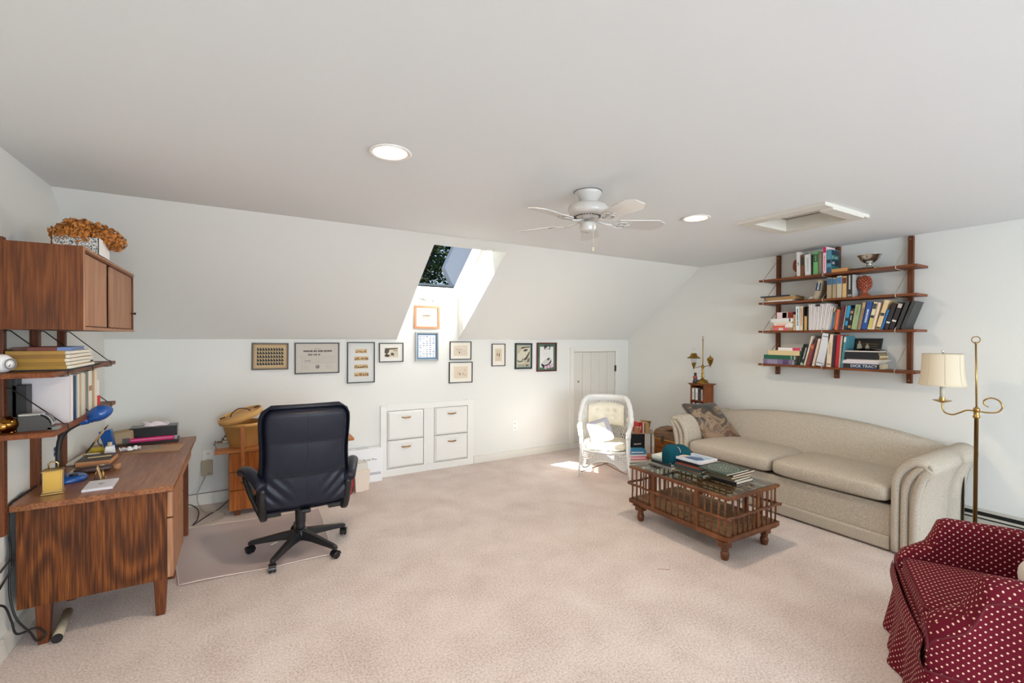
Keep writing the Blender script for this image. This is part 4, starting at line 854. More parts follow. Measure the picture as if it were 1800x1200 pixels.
for s in (1, -1):
    f = arm_fn(s); mb = M().grid(f, 70, 37); mb.add([f(0, v / 36) for v in range(37)], [tuple(range(37))]); mb.add([f(1, v / 36) for v in range(37)], [tuple(range(37))])
    part('arm', mb, DOT, ac, world=False, uv=True)
    part('arm_piping', M().tube([f(u / 30, .70) for u in range(31)], .0045, 6).tube([f(.004, .25 + v / 40) for v in range(20)], .0045, 6), REDP, ac, world=False)
part('seat_cushion', M().sq((0, .30, .375), (.272, .335, .062), .45, .16, 36, puff=.25), DOT, ac, world=False, uv=True)
part('cushion_piping', M().tube([(.268 * math.copysign(abs(cos(a)) ** .16, cos(a)), .30 + .331 * math.copysign(abs(sin(a)) ** .16, sin(a)), .408) for a in [2 * pi * k / 80 for k in range(80)]], .004, 6, closed=True), REDP, ac, world=False)
part('seat_deck', M().sq((0, .30, .27), (.30, .345, .075), .3, .14, 28), DOT, ac, world=False, uv=True)
def backr(u, v):
    x = -.37 + .74 * u; top_ = .80 + .05 * sin(pi * u); pts = [(.60, .30), (.62, .45), (.655, top_ - .06), (.69, top_), (.75, top_ - .02), (.78, top_ - .10), (.78, .2)]
    f = v * (len(pts) - 1); i = min(int(f), len(pts) - 2); t = f - i; return (x, pts[i][0] + (pts[i + 1][0] - pts[i][0]) * t, pts[i][1] + (pts[i + 1][1] - pts[i][1]) * t)
part('backrest', M().grid(backr, 20, 25), DOT, ac, world=False, uv=True, sub=1)
def skirt(u, v):
    # round the front and sides of the chair
    per = [(-.385, .76), (-.392, .3), (-.386, -.045), (0, -.062), (.386, -.045), (.392, .3), (.385, .76)]
    L = [0]
    for i in range(1, len(per)): L.append(L[-1] + math.dist(per[i], per[i - 1]))
    d = u * L[-1]; i = max(j for j in range(len(L)) if L[j] <= d + 1e-9); i = min(i, len(per) - 2); t = (d - L[i]) / (L[i + 1] - L[i])
    x = per[i][0] + (per[i + 1][0] - per[i][0]) * t; y = per[i][1] + (per[i + 1][1] - per[i][1]) * t
    nx, ny = (1 if x > .37 else -1 if x < -.37 else 0), (-1 if abs(x) < .385 and y < .1 else 0); l = math.hypot(nx, ny) or 1
    wv = (.010 * sin(d * 38) + .014 * sin(d * 17 + 1)) * v; fl = .035 * v
    return (x + nx / l * (fl + wv), y + ny / l * (fl + wv), .225 * (1 - v) + .006)
part('skirt', M().grid(skirt, 120, 8), DOT, ac, world=False, uv=True)
part('front_panel', M().grid(lambda u, v: (-.375 + .75 * u, -.052 - .012 * sin(pi * u) - .01 * sin(pi * v), .222 + .123 * v), 18, 8).grid(lambda u, v: (-.30 + .60 * u, -.05 + .10 * v, .345 - .01 * v), 14, 4), DOT, ac, world=False, uv=True)
part('skirt_piping', M().tube([skirt(u / 80, 0) for u in range(81)], .0045, 6), REDP, ac, world=False)
t = thing('cream_cushion', 'cream cushion on the seat of the red dotted armchair, cut by the frame', 'cushion', tuple(ac.location), radians(-153.3))
part('cushion', M().sq((-.05, .432, .500), (.13, .11, .082), .8, .8, 24), mat((214, 206, 196), .8), t, world=False)
t = bpy.data.objects['cream_cushion']

# ---------------------------------------------------------------- brass floor lamp
fl = thing('floor_lamp', 'brass bridge-arm floor lamp with a cream shade behind the red armchair', 'floor lamp', (4.40, 1.088, 0))
LX, LY = 4.40, 1.088
part('base', M().lathe([(0, 0), (.13, 0), (.132, .008), (.11, .02), (.05, .032), (.022, .05), (.016, .07)], 32, (LX, LY, 0), cap=False), BRASS, fl)
part('pole', M().lathe([(.0115, .05), (.0115, .95), (.0125, .955)], 16, (LX, LY, 0)), mat((104, 78, 42), .3, 1, name='aged_brass'), fl)
part('pole_rod', M().tube([(LX, LY, .99), (LX, LY + .008, 1.47)], .0055, 10), BRASS, fl)
part('collar', M().lathe([(.013, .95), (.019, .956), (.019, .966), (.015, .972), (.0155, 1.0), (.018, 1.006), (.018, 1.018), (.012, 1.024), (.008, 1.03)], 20, (LX, LY, 0)), BRASS, fl)
part('ring', M().tube([(LX, LY + .008 + .022 * cos(a), 1.497 + .022 * sin(a)) for a in [2 * pi * k / 28 for k in range(28)]], .0032, 8, closed=True).sph((LX, LY + .008, 1.474), .009, 10), BRASS, fl)
part('arm', M().tube(bez([(LX, LY, 1.0), (LX, LY + .05, 1.0), (LX, LY + .085, .978), (LX, LY + .125, .958), (LX, LY + .165, .968), (LX, LY + .180, 1.0), (LX, LY + .182, 1.04)], 6), .0052, 8), BRASS, fl)
part('scroll', M().tube(bez([(LX, LY, 1.0), (LX, LY - .06, .998), (LX, LY - .105, 1.010), (LX, LY - .125, 1.045), (LX, LY - .110, 1.085), (LX, LY - .070, 1.100), (LX, LY - .038, 1.080), (LX, LY - .040, 1.050), (LX, LY - .060, 1.036)], 7), [.005] * 50 + [.003] * 7, 8), BRASS, fl)
SY_ = LY + .182
part('drip_pan', M().lathe([(.004, 1.035), (.02, 1.040), (.052, 1.052), (.054, 1.055), (.02, 1.048), (.016, 1.056), (.018, 1.066), (.016, 1.078)], 28, (LX, SY_, 0), cap=False), BRASS, fl)
part('candle_sleeve', M().lathe([(.013, 1.06), (.0145, 1.17), (.0, 1.171)], 16, (LX, SY_, 0)), mat((206, 200, 184), .6), fl)
sh_ = part('lamp_shade', M().lathe([(.132, 1.165), (.124, 1.21), (.117, 1.27), (.114, 1.33), (.113, 1.392)], 48, (LX, SY_, 0), cap=False).lathe([(.130, 1.165), (.122, 1.21), (.115, 1.27), (.112, 1.33), (.111, 1.392)], 48, (LX, SY_, 0), cap=False), mat((216, 204, 180), .9, bump=.2, bs=500, name='shade_linen'), fl)
mb = M()
for k in range(8):
    a = pi / 8 + k * pi / 4; mb.tube([(LX + r_ * cos(a), SY_ + r_ * sin(a), z_) for r_, z_ in ((.1325, 1.165), (.1245, 1.21), (.1175, 1.27), (.1145, 1.33), (.1135, 1.392))], .0014, 5)
part('seam', mb, mat((196, 184, 158), .9), sh_)
part('shade_trim', M().lathe([(.133, 1.163), (.1335, 1.172), (.1315, 1.173)], 48, (LX, SY_, 0), cap=False).lathe([(.1135, 1.386), (.1142, 1.394), (.112, 1.394)], 48, (LX, SY_, 0), cap=False), mat((206, 194, 170), .9), sh_)
part('finial', M().lathe([(.003, 1.385), (.003, 1.40), (.007, 1.406), (.004, 1.414), (.006, 1.42), (0, 1.426)], 10, (LX, SY_, 0)).tube([(LX, SY_, 1.17), (LX, SY_, 1.39)], .002, 6).tube([(LX - .112, SY_, 1.388), (LX + .112, SY_, 1.388)], .0015, 5), mat((214, 210, 200), .25, .9), fl)
# ---------------------------------------------------------------- ceiling fan
fn = thing('ceiling_fan', 'white five-blade ceiling fan with scrolled blade irons and a pull chain', 'ceiling fan', (1.79, 2.14, ZC))
FX, FY = 1.79, 2.14; FW = mat((200, 197, 192), .3, name='fan_enamel', coat=.3)
part('canopy', M().lathe([(.082, 2.372), (.083, 2.36), (.078, 2.35), (.060, 2.325), (.052, 2.31), (.05, 2.303)], 36, (FX, FY, 0), cap=False).lathe([(.08, 2.3725), (.0, 2.3725)], 36, (FX, FY, 0), cap=False), FW, fn)
part('mount_gap', M().lathe([(.079, 2.3725), (.085, 2.3725), (.085, 2.370), (.079, 2.370)], 36, (FX, FY, 0), cap=False), mat((40, 38, 36), .8), fn)
part('motor_housing', M().lathe([(.0, 2.303), (.055, 2.303), (.09, 2.298), (.112, 2.288), (.119, 2.275), (.119, 2.243), (.112, 2.232), (.085, 2.228), (.060, 2.222), (.05, 2.208), (.0, 2.206)], 44, (FX, FY, 0), cap=False), FW, fn)
mb = M()
for k in range(30): a = 2 * pi * k / 30; mb.box(-.014, .014, -.0028, .0028, -.002, .002, Matrix.Rotation(a, 3, 'Z') @ Matrix.Rotation(.35, 3, 'Y'), (FX + .072 * cos(a), FY + .072 * sin(a), 2.2245))
part('vent_slots', mb, mat((60, 56, 52), .7), fn)
part('switch_housing', M().lathe([(.0, 2.21), (.018, 2.21), (.02, 2.192), (.046, 2.188), (.048, 2.18), (.048, 2.145), (.044, 2.138), (.0, 2.136)], 32, (FX, FY, 0), cap=False), FW, fn)
part('pull_chain', M().tube([(FX + .0, FY - .05, 2.165), (FX, FY - .051, 2.155), (FX, FY - .051, 2.035)], .0016, 6).sph((FX, FY - .051, 2.022), (.006, .006, .013), 12), mat((206, 196, 176), .4), fn)
for k in range(5):
    a = radians(48 + 72 * k); R = Matrix.Rotation(a, 3, 'Z'); T = R @ Matrix.Rotation(radians(-12), 3, 'X'); o = Vector((FX, FY, 2.188))
    mb = M().prism([(.185, -.050), (.425, -.066), (.474, -.030), (.474, .030), (.425, .066), (.185, .050)], -.003, .003, 'Z', T, o)
    bl = part('blade', mb, FW, fn, bevel=.0015)
    mb = M().tube([o + R @ Vector(p) for p in ((.05, 0, .014), (.085, 0, .002), (.12, 0, -.006), (.15, 0, -.008))], .0075, 8, flat=1.6)
    for s in (1, -1): mb.tube([o + T @ Vector(p) for p in bez([(.14, 0, -.006), (.165, s * .018, -.008), (.20, s * .036, -.008), (.235, s * .026, -.007), (.225, s * .004, -.007), (.195, s * .010, -.007)], 5)], .0042, 6)
    mb.tube([o + T @ Vector(p) for p in ((.15, 0, -.008), (.26, 0, -.006))], .004, 6); mb.sph(o + T @ Vector((.205, .03, -.006)), .005, 8); mb.sph(o + T @ Vector((.205, -.03, -.006)), .005, 8)
    part('blade_iron', mb, FW, fn)

# ---------------------------------------------------------------- office chair
oc = thing('office_chair', 'high-backed dark navy leather office chair on a five-star caster base', 'office chair', (.357, 3.52, 0))
LEA = mat((22, 26, 40), .42, bump=.12, bs=120, name='navy_leather', var=.12, vs=9, spec=.35)
CPL = mat((26, 26, 28), .38, bump=.05, bs=150, name='chair_plastic')
OX, OY = .357, 3.52
def cback(u, v):
    # u across, v up ; outer (viewer side) shell of the backrest
    x = -1 + 2 * u; z_ = .385 + .662 * v; hw = .262 - .012 * v + .006 * sin(v * 9) - .035 * max(0, (v - .88) / .12) ** 2
    rim = max(0, abs(x) - .86) / .14; y = 3.225 - .075 * v + .015 * (x * x) + .055 * rim ** 2 + .05 * max(0, (v - .93) / .07) ** 2 + .04 * max(0, (.05 - v) / .05)
    y -= .014 * math.sqrt(max(0, 1 - x * x)) + .006 * abs(sin(v * pi * 3)) ** .7 * math.sqrt(max(0, 1 - x * x))
    fold = math.exp(-((v - .20) / .13) ** 2) * (abs(x) > .25) * min(1, (abs(x) - .25) * 2) if abs(x) > .25 else 0
    y += .0075 * fold * sin(46 * (z_ - .28 * abs(x)) / .662 * 1.1)
    cx = .362 - .0 * v; return (cx + x * hw, y, z_)
def cfront(u, v):
    p = Vector(cback(u, v)); x = -1 + 2 * u; k = math.sqrt(max(0, 1 - x ** 6)) * math.sqrt(max(0, 1 - (2 * v - 1) ** 8)); return (p.x, 3.225 - .075 * v + .02 + .08 * k, p.z)
bk = part('backrest', M().grid(cback, 61, 81).grid(cfront, 61, 81), LEA, oc, merge=True)
mb = M()
rim = [cback(0, v / 20) for v in range(2, 20)] + [cback(u / 20, 1) for u in range(1, 20)] + [cback(1, 1 - v / 20) for v in range(1, 19)] + [cback(1 - u / 20, 0) for u in range(1, 20)]
mb.tube([Vector(p) + Vector((0, .022, 0)) for p in rim], .019, 10, closed=True); part('rim_roll', mb, LEA, bk)
SEAM = mat((16, 18, 26), .6, name='seam')
mb = M().tube([Vector(cback(.5, v / 30)) + Vector((0, -.0005, 0)) for v in range(1, 30)], .0016, 5)
for v in (.36, .68): mb.tube([Vector(cback(u / 30, v)) + Vector((0, -.0005, 0)) for u in range(2, 29)], .0016, 5)
part('seam', mb, SEAM, bk)
part('seat', M().sq((OX, 3.50, .455), (.255, .26, .055), .5, .25, 32, puff=.2), LEA, oc)
part('seat_pan', M().box(OX - .19, OX + .19, 3.34, 3.68, .385, .41), CPL, oc, bevel=.01)
part('mechanism', M().box(OX - .07, OX + .07, 3.40, 3.62, .335, .388).box(OX - .03, OX + .03, 3.20, 3.42, .36, .385), CPL, oc, bevel=.008)
part('gas_column', M().lathe([(.030, .08), (.031, .22), (.026, .225), (.026, .27), (.018, .275), (.018, .34)], 24, (OX, OY, 0)), CPL, oc)
part('column_cover', M().lathe([(.034, .19), (.036, .30), (.034, .335)], 24, (OX, OY, 0), cap=False), CPL, oc)
hub = part('hub', M().lathe([(.0, .075), (.042, .075), (.048, .09), (.050, .125), (.042, .145), (.034, .155), (.0, .156)], 24, (OX, OY, 0)), CPL, oc)
for k in range(5):
    a = radians(18 + 72 * k); R = Matrix.Rotation(a, 3, 'Z'); o = Vector((OX, OY, 0))
    def sp_(x, w, zt_, zb_): return [(x, -w, zb_), (x, w, zb_), (x, w * .75, zt_), (x, -w * .75, zt_)]
    secs = [sp_(.03, .032, .142, .082), sp_(.12, .026, .128, .082), sp_(.24, .021, .105, .070), sp_(.315, .019, .090, .062), sp_(.335, .013, .082, .062)]
    V = [o + R @ Vector(p) for s_ in secs for p in s_]; Fc = [(0, 1, 2, 3), (16, 17, 18, 19)]
    for i in range(4):
        for j in range(4): Fc.append((i * 4 + j, i * 4 + (j + 1) % 4, (i + 1) * 4 + (j + 1) % 4, (i + 1) * 4 + j))
    sp = part('spoke', M().add(V, Fc), CPL, oc, bevel=.006)
    c = o + R @ Vector((.322, 0, 0)); ca = a + [.9, 2.2, 2.5, .6, 1.4][k]; R2 = Matrix.Rotation(ca, 3, 'Z')
    w = M()
    for s in (-.013, .013): w.lathe([(.0, -.009), (.022, -.009), (.026, -.005), (.026, .005), (.022, .009), (0, .009)], 20, c + R2 @ Vector((0, s, .0265)), R2 @ Matrix.Rotation(pi / 2, 3, 'X'))
    w.lathe([(.008, .03), (.008, .065)], 10, c); w.grid(lambda u, v: tuple(c + R2 @ Vector((.030 * cos(pi * u), (-.022 + .044 * v), .0265 + .030 * sin(pi * u)))), 12, 2)
    part('caster', w, mat((18, 18, 20), .3, name='caster_black'), oc)
for s, pad, fr_ in ((-1, [(.112, 3.20, .556), (.088, 3.25, .590), (.055, 3.34, .618), (.028, 3.43, .622), (.012, 3.50, .603), (.004, 3.54, .568)], [(.110, 3.22, .545), (.112, 3.235, .44), (.118, 3.28, .345), (.12, 3.33, .325), (.10, 3.38, .36), (.055, 3.45, .46), (.02, 3.51, .565)]),
                    (1, [(.622, 3.20, .548), (.640, 3.25, .580), (.668, 3.34, .606), (.690, 3.43, .610), (.704, 3.50, .590), (.710, 3.54, .558)], [(.622, 3.22, .540), (.618, 3.235, .44), (.612, 3.28, .345), (.61, 3.33, .325), (.63, 3.38, .36), (.67, 3.45, .46), (.70, 3.51, .555)])):
    part('armrest', M().tube(bez(pad, 6), [.022, .028] + [.030] * 24 + [.028, .026, .022, .018, .012], 12, flat=1.35), LEA, oc)
    part('armrest_frame', M().tube(bez(fr_, 6), .013, 8, flat=1.7).box(min(fr_[3][0], fr_[3][0] - s * .10), max(fr_[3][0], fr_[3][0] - s * .10), 3.30, 3.36, .335, .365), CPL, oc)
part('lever', M().tube([(.45, 3.45, .37), (.59, 3.42, .345), (.615, 3.41, .335)], .005, 8).sph((.628, 3.40, .318), (.014, .008, .024), 12), CPL, oc)
# chair mat on the carpet
cm = thing('chair_mat', 'clear plastic floor mat under the office chair', 'floor mat', (.05, 3.8, 0))
def matp(u, v):
    P00, P10, P11, P01 = Vector((-.325, 3.35, 0)), Vector((.540, 3.315, 0)), Vector((.575, 4.25, 0)), Vector((-.46, 4.33, 0))
    p = P00 * (1 - u) * (1 - v) + P10 * u * (1 - v) + P11 * u * v + P01 * (1 - u) * v; e = min(u, 1 - u, v, 1 - v); z_ = .006 + .003 * sin(u * 9) * cos(v * 7) + .012 * max(0, .5 - abs(u - .1)) * max(0, 1 - v * 9)
    return (p.x, p.y, z_)
part('mat', M().grid(matp, 30, 30), glass_mat('mat_vinyl', (240, 232, 230), .6, .42, (226, 216, 216)), cm)
part('mat_edge', M().tube([matp(u / 20, 0) for u in range(21)] + [matp(1, u / 20) for u in range(1, 21)] + [matp(1 - u / 20, 1) for u in range(1, 21)] + [matp(0, 1 - u / 20) for u in range(1, 20)], .0028, 6, closed=True), mat((222, 206, 198), .3), cm)

# ---------------------------------------------------------------- teak desk by the back wall
td = thing('teak_desk', 'low teak desk with a three-drawer pedestal against the back wall', 'desk', (.35, 4.62, 0))
part('desk_top', M().box(-.19, .903, 4.40, 4.845, .535, .56), TEAK_X, td, bevel=.003)
part('pedestal', M().box(-.09, .315, 4.435, 4.82, .048, .533), TEAK, td)
for (a, b_) in ((.052, .214), (.220, .368), (.374, .530)): part('drawer', M().box(-.088, .313, 4.418, 4.437, a, b_), TEAK, td, bevel=.0015)
part('pedestal', M().box(.46, .80, 4.435, 4.82, .048, .533), TEAK, td)
for (a, b_) in ((.052, .214), (.220, .368), (.374, .530)): part('drawer', M().box(.462, .798, 4.418, 4.437, a, b_), TEAK, td, bevel=.0015)
for lx in (-.03, .26, .50, .76):
    for ly in (4.47, 4.78): part('leg', M().box(lx - .022, lx + .022, ly - .022, ly + .022, 0, .05), WALNUT_Z, td, bevel=.002)
# bucket with a tilted lid
bk_ = thing('wooden_bucket', 'pale wooden pail with a hanging leather strap on the teak desk', 'bucket', (.015, 4.56, .5605))
PINE = wood('pail_wood', [(.1, (176, 128, 66)), (.5, (208, 160, 94)), (.9, (226, 184, 120))], stretch=(3, 3, 3), scale=3, wave=1.5, dist=3, rough=.5)
part('staves', M().lathe([(.098, 0), (.105, .004), (.152, .178), (.156, .178), (.157, .205), (.148, .205), (.143, .17), (.098, .01), (.0, .01)], 44, cap=False), PINE, bk_, world=False)
part('bottom', M().lathe([(0, .002), (.098, .002)], 44, cap=False), PINE, bk_, world=False)
part('strap', M().grid(lambda u, v: (-.020 + .028 * u, -.150 - .012 - .004 * math.sin(v * 5) - .001 * (1 if v > .1 else 0), .195 - .475 * v), 3, 16).grid(lambda u, v: (-.020 + .028 * u, -.146 - .012 - .004 * math.sin(v * 5), .195 - .475 * v), 3, 16), mat((176, 104, 48), .5, name='leather_strap', var=.2, vs=30), bk_, world=False)
part('strap_stud', M().sph((-.006, -.166, -.275), (.010, .004, .010), 10), mat((80, 66, 50), .4, .6), bk_, world=False)
ld = thing('bucket_lid', 'round bentwood lid with a dark handle resting tilted on the wooden pail', 'lid', (.000, 4.555, .800), (radians(3), radians(-17), 0))
part('lid_rim', M().lathe([(.168, 0), (.170, .0), (.170, .045), (.160, .045), (.160, .006), (.168, .0)], 44, cap=False), PINE, ld, world=False)
part('lid_panel', M().lathe([(0, .032), (.160, .032), (.160, .026), (0, .026)], 44, cap=False), PINE, ld, world=False)
part('handle', M().tube(bez([(-.075, 0, .034), (-.055, 0, .060), (.0, 0, .082), (.055, 0, .062), (.078, 0, .034)], 6), .0045, 8), mat((70, 44, 34), .4), ld, world=False)
part('clasp', M().box(-.15, -.11, -.008, .008, .045, .052).box(.11, .15, -.008, .008, .045, .053), mat((40, 34, 30), .5, .5), ld, world=False)
for i, (lb, x_, y_, z_, sx, sy, st, rot, c) in enumerate([
  ('loose grey papers at the near left end of the teak desk', -.125, 4.62, .5605, .13, .17, .008, .2, (196, 192, 190)),
  ('dark book behind the pail on the teak desk', -.085, 4.76, .5605, .12, .12, .03, .05, (70, 46, 36)),
  ('black book on top of the dark one behind the pail', -.08, 4.76, .591, .11, .12, .028, -.1, (34, 30, 28))]):
    if i == 0:
        t = thing('papers', lb, 'paper', (x_, y_, z_), rot)
        for k in range(3): part('sheet', M().box(-sx / 2, sx / 2, -sy / 2, sy / 2, k * .003, k * .003 + .002, Matrix.Rotation(.08 * k, 3, 'Z')), mat((206 - 14 * k, 203 - 14 * k, 200 - 14 * k), .7), t, world=False)
        part('curled_sheet', M().grid(lambda u, v: (-.075 - .006 * u + .012 * u * u, -.05 + .05 * v, .008 + .045 * u), 8, 2), mat((130, 130, 128), .7), t, world=False)
    else: book(lb, (sx, sy, st), (x_ - sx / 2, y_ - sy / 2, z_), (0, 0, rot), c)
# white laptop box
lb_ = thing('laptop_box', 'white cardboard laptop box standing beside the built-in drawers', 'box', (1.10, YB - .07, 0))
CB = mat((232, 233, 236), .5, name='white_card')
LB0, LB1, LBY = .915, 1.262, YB - .125
part('carton', M().box(LB0, LB1, LBY, YB - .025, 0, .345), CB, lb_, bevel=.006)
part('handle_slot', M().box(1.00, 1.13, LBY + .045, LBY + .053, .345, .3465), mat((120, 122, 124), .6), lb_)
part('lettering', text_mb('MacBook Pro', .036, frame3(Vector((1, 0, 0)), Vector((0, 0, 1)), Vector((0, -1, 0))), (1.105, LBY - .0004, .235)), mat((66, 66, 70), .6), lb_)
part('picture_strip', M().box(1.02, 1.245, LBY - .001, LBY, .092, .098).box(.98, 1.25, LBY - .001, LBY, .078, .084), mat((96, 94, 110), .5), lb_)
# paper things on the floor beside the office chair
mf = thing('magazine_file', 'cream cardboard magazine file standing on the carpet beside the office chair', 'file box', (1.01, 4.62, 0))
def mfp(x, y, z_): return (x, y, z_)
part('shell', M().hexa([(.945, 4.53, 0), (1.075, 4.565, 0), (1.03, 4.74, 0), (.90, 4.71, 0), (.930, 4.50, .205), (1.085, 4.545, .190), (1.035, 4.76, .255), (.885, 4.72, .262)]), mat((222, 208, 194), .7, name='cream_card'), mf, bevel=.002)
part('open_top', M().prism([(.94, 4.54), (1.065, 4.57), (1.02, 4.72), (.905, 4.70)], .2, .268), mat((206, 204, 196), .7), mf)
part('label_mark', M().box(.955, .965, 4.62, 4.64, .268, .270), BLACK, mf)
rf = thing('folder', 'dark red curved folder leaning against the cream magazine file', 'folder', (.93, 4.53, 0))
part('folder', M().grid(lambda u, v: (.880 + .02 * sin(pi * v) + .0 * u, 4.50 + .18 * u, .205 * v + .001), 3, 10).grid(lambda u, v: (.900 + .02 * sin(pi * v), 4.50 + .18 * u, .205 * v + .001), 3, 10).add([(.88, 4.50, .001), (.90, 4.50, .001), (.91, 4.50, .06), (.92, 4.50, .10), (.91, 4.50, .16), (.90, 4.50, .206), (.88, 4.50, .206), (.895, 4.50, .14), (.90, 4.5, .1), (.895, 4.5, .05)], [(0, 1, 2, 9), (9, 2, 3, 8), (8, 3, 4, 7), (7, 4, 5, 6)]), mat((150, 14, 26), .5), rf)
for k, (c, lb) in enumerate([((44, 34, 30), 'dark record-thin book leaning left of the red folder'), ((214, 196, 160), 'cream thin book leaning beyond the dark one by the red folder'), ((70, 44, 34), 'brown thin book leaning farthest from the red folder')]):
    book(lb, (.17, .20, .012), (.84 + .0 - .022 * (k - 1), 4.50, .0), (pi / 2, 0, pi / 2 - 0), c) if False else book(lb, (.17, .20, .012), (.872 - .020 * k, 4.49, .003), tuple((Matrix.Rotation(-.25, 3, 'Y') @ frame3(Vector((0, 1, 0)), Vector((0, 0, 1)), Vector((1, 0, 0)))).to_euler()), c)
# ---------------------------------------------------------------- white wicker armchair
WK = mat((232, 232, 230), .55, bump=.5, bs=260, name='wicker_paint')
wc = thing('wicker_chair', 'white wicker armchair with cream cushions in the corner by the low door', 'armchair', (3.50, 3.86, 0), radians(-45))
def shell(u, q):
    """u 0..1 round the back from arm to arm, q 0..1 from the seat ring to the rim"""
    a = radians(-108 + 216 * u); w = cos(a); k = max(0, w + .25) / 1.25; k = k * k * (3 - 2 * k)
    top = .535 + .275 * math.sin(pi / 2 * min(1, k * 1.12)) ** .9; z_ = .27 + (top - .27) * q; r_ = 1 + .06 * q - .08 * q * k * abs(sin(a)) ** 3
    return Vector((.262 * sin(a) * r_ / .98, .02 + .225 * w * r_ + .03 * q * k, z_))
def strand(f0, f1, n=14, r=.0034): return [Vector(shell(f0[0] + (f1[0] - f0[0]) * t / n, f0[1] + (f1[1] - f0[1]) * t / n)) for t in range(n + 1)]
part('rim', M().tube([shell(u / 60, 1) for u in range(61)], [.027 + .003 * math.sin(u * 2.3) for u in range(61)], 10).tube([shell(u / 60, .945) + Vector((0, 0, 0)) for u in range(61)], [.011 + .002 * math.sin(u * 3.1) for u in range(61)], 8), WK, wc, world=False)
mb = M(); n = 30
for k in range(-9, n):
    for s in (1, -1):
        u0 = k / n; u1 = u0 + .30
        f0, f1 = ((u0, .0), (u1, 1.0)) if s == 1 else ((u1, .0), (u0, 1.0))
        pts = [(f0[0] + (f1[0] - f0[0]) * t / 16, f0[1] + (f1[1] - f0[1]) * t / 16) for t in range(17)]; pts = [p for p in pts if 0 <= p[0] <= 1]
        if len(pts) > 2: mb.tube([shell(*p) for p in pts], .0046, 5, cap=False)
part('back_lattice', mb, WK, wc, world=False, kind='stuff', merge=False)
mb = M()
for q in (.06, .42, .46): mb.tube([shell(u / 50, q) + Vector((0, 0, .003 * math.sin(u * 1.9))) for u in range(51)], .0062, 6)
part('weave_band', mb, WK, wc, world=False)
def ring(a, z_, f=1): 
    return Vector((.262 * f * math.copysign(abs(cos(a)) ** .7, cos(a)), -.015 + .245 * f * math.copysign(abs(sin(a)) ** .7, sin(a)), z_))
part('seat_ring', M().tube([ring(2 * pi * k / 60, .275) for k in range(60)], [.015 + .002 * math.sin(k * 2.1) for k in range(60)], 8, closed=True), WK, wc, world=False)
part('seat_deck', M().prism([tuple(ring(2 * pi * k / 40, 0, .98)[:2]) for k in range(40)], .262, .274, 'Z'), WK, wc, world=False)
def sk(a, q):  # apron below the seat with arched lower edge
    arch = .085 + .055 * abs(math.sin(2 * a)) ** .0 * (1 - abs(math.cos(2 * a - 0)) * 1.0); low = .275 - (.10 + .075 * abs(cos(2 * a)) ** 2 * 0 + .06 * (1 - abs(math.sin(2 * a)) * 0)) 
    c = abs(math.sin(2 * a)); low = .185 - .095 * c ** 2.2
    p = ring(a, 0, 1 + .035 * q); return Vector((p.x, p.y, .275 + (low - .275) * q))
mb = M()
for j in range(9):
    q = (j + .5) / 9; mb.tube([sk(2 * pi * k / 96, q) * 1.0 + Vector((0, 0, .0)) + (Vector((sk(2 * pi * k / 96, q).x, sk(2 * pi * k / 96, q).y, 0)).normalized() * .0035 * (1 if (k + j) % 2 else -1)) for k in range(96)], .0046, 5, closed=True)
for k in range(48):
    a = 2 * pi * k / 48; mb.tube([sk(a, q / 5) for q in range(6)], .0036, 5, cap=False)
part('apron_weave', mb, WK, wc, world=False, kind='stuff', merge=False)
part('apron_rim', M().tube([sk(2 * pi * k / 96, 1.0) for k in range(96)], .0085, 7, closed=True), WK, wc, world=False)
for (x_, y_) in ((-.245, -.235), (.245, -.235), (-.225, .20), (.225, .20)):
    part('leg', M().tube([(x_ * .97, y_ * .97, .50 if y_ < 0 else .28), (x_, y_, .27), (x_ * 1.05, y_ * 1.05, .12), (x_ * 1.10, y_ * 1.10, .0)], [.014, .015, .014, .011], 10), WK, wc, world=False)
for s in (1, -1):
    part('arm', M().tube(bez([tuple(shell(0 if s < 0 else 1, 1)), (s * .268, -.10, .54), (s * .268, -.19, .535), (s * .255, -.245, .50), (s * .247, -.238, .44)], 6), .022, 10), WK, wc, world=False)
    mb = M()
    for k in range(8):
        y_ = -.20 + k * .026; mb.tube([(s * .258, y_, .28), (s * .262, y_ + .04, .40), (s * .266, y_ + .0, .53)], .0036, 5); mb.tube([(s * .258, y_ + .03, .28), (s * .262, y_ - .01, .40), (s * .266, y_ + .03, .53)], .0036, 5)
    part('arm_weave', mb, WK, wc, world=False)
part('brace', M().tube([(-.24, -.23, .05), (.20, .20, .12)], .006, 6).tube([(.24, -.23, .05), (-.20, .20, .12)], .006, 6), mat((150, 120, 90), .6), wc, world=False)
CRM = mat((228, 222, 204), .85, bump=.15, bs=60, name='cream_cotton', var=.05, vs=12)
t = thing('seat_cushion', 'cream cushion lying on the seat of the white wicker chair', 'cushion', (3.50, 3.86, .0), radians(-45))
part('cushion', M().sq((0, -.01, .322), (.232, .222, .046), .55, .35, 32, puff=.25), CRM, t, world=False)
t = thing('back_cushion', 'cream button-tufted cushion against the back of the white wicker chair', 'cushion', (3.50, 3.86, .0), radians(-45))
def bc(u, v):
    a = radians(-58 + 116 * u); w = cos(a); x = 2 * u - 1; y_ = 2 * v - 1; e = math.sqrt(max(0, (1 - x ** 6))) * math.sqrt(max(0, 1 - y_ ** 6)); zt = .485 + .262 * v * (1 - .10 * x * x)
    bump = 1 - .35 * sum(math.exp(-((u - cu) ** 2 + (v - cv) ** 2) / .004) for cu, cv in ((.25, .4), (.5, .4), (.75, .4), (.25, .7), (.5, .7), (.75, .7)))
    r_ = .205 - .052 * e * bump; return (r_ * sin(a) * 1.15, .02 + r_ * w * 1.02 + .03 * v, zt)
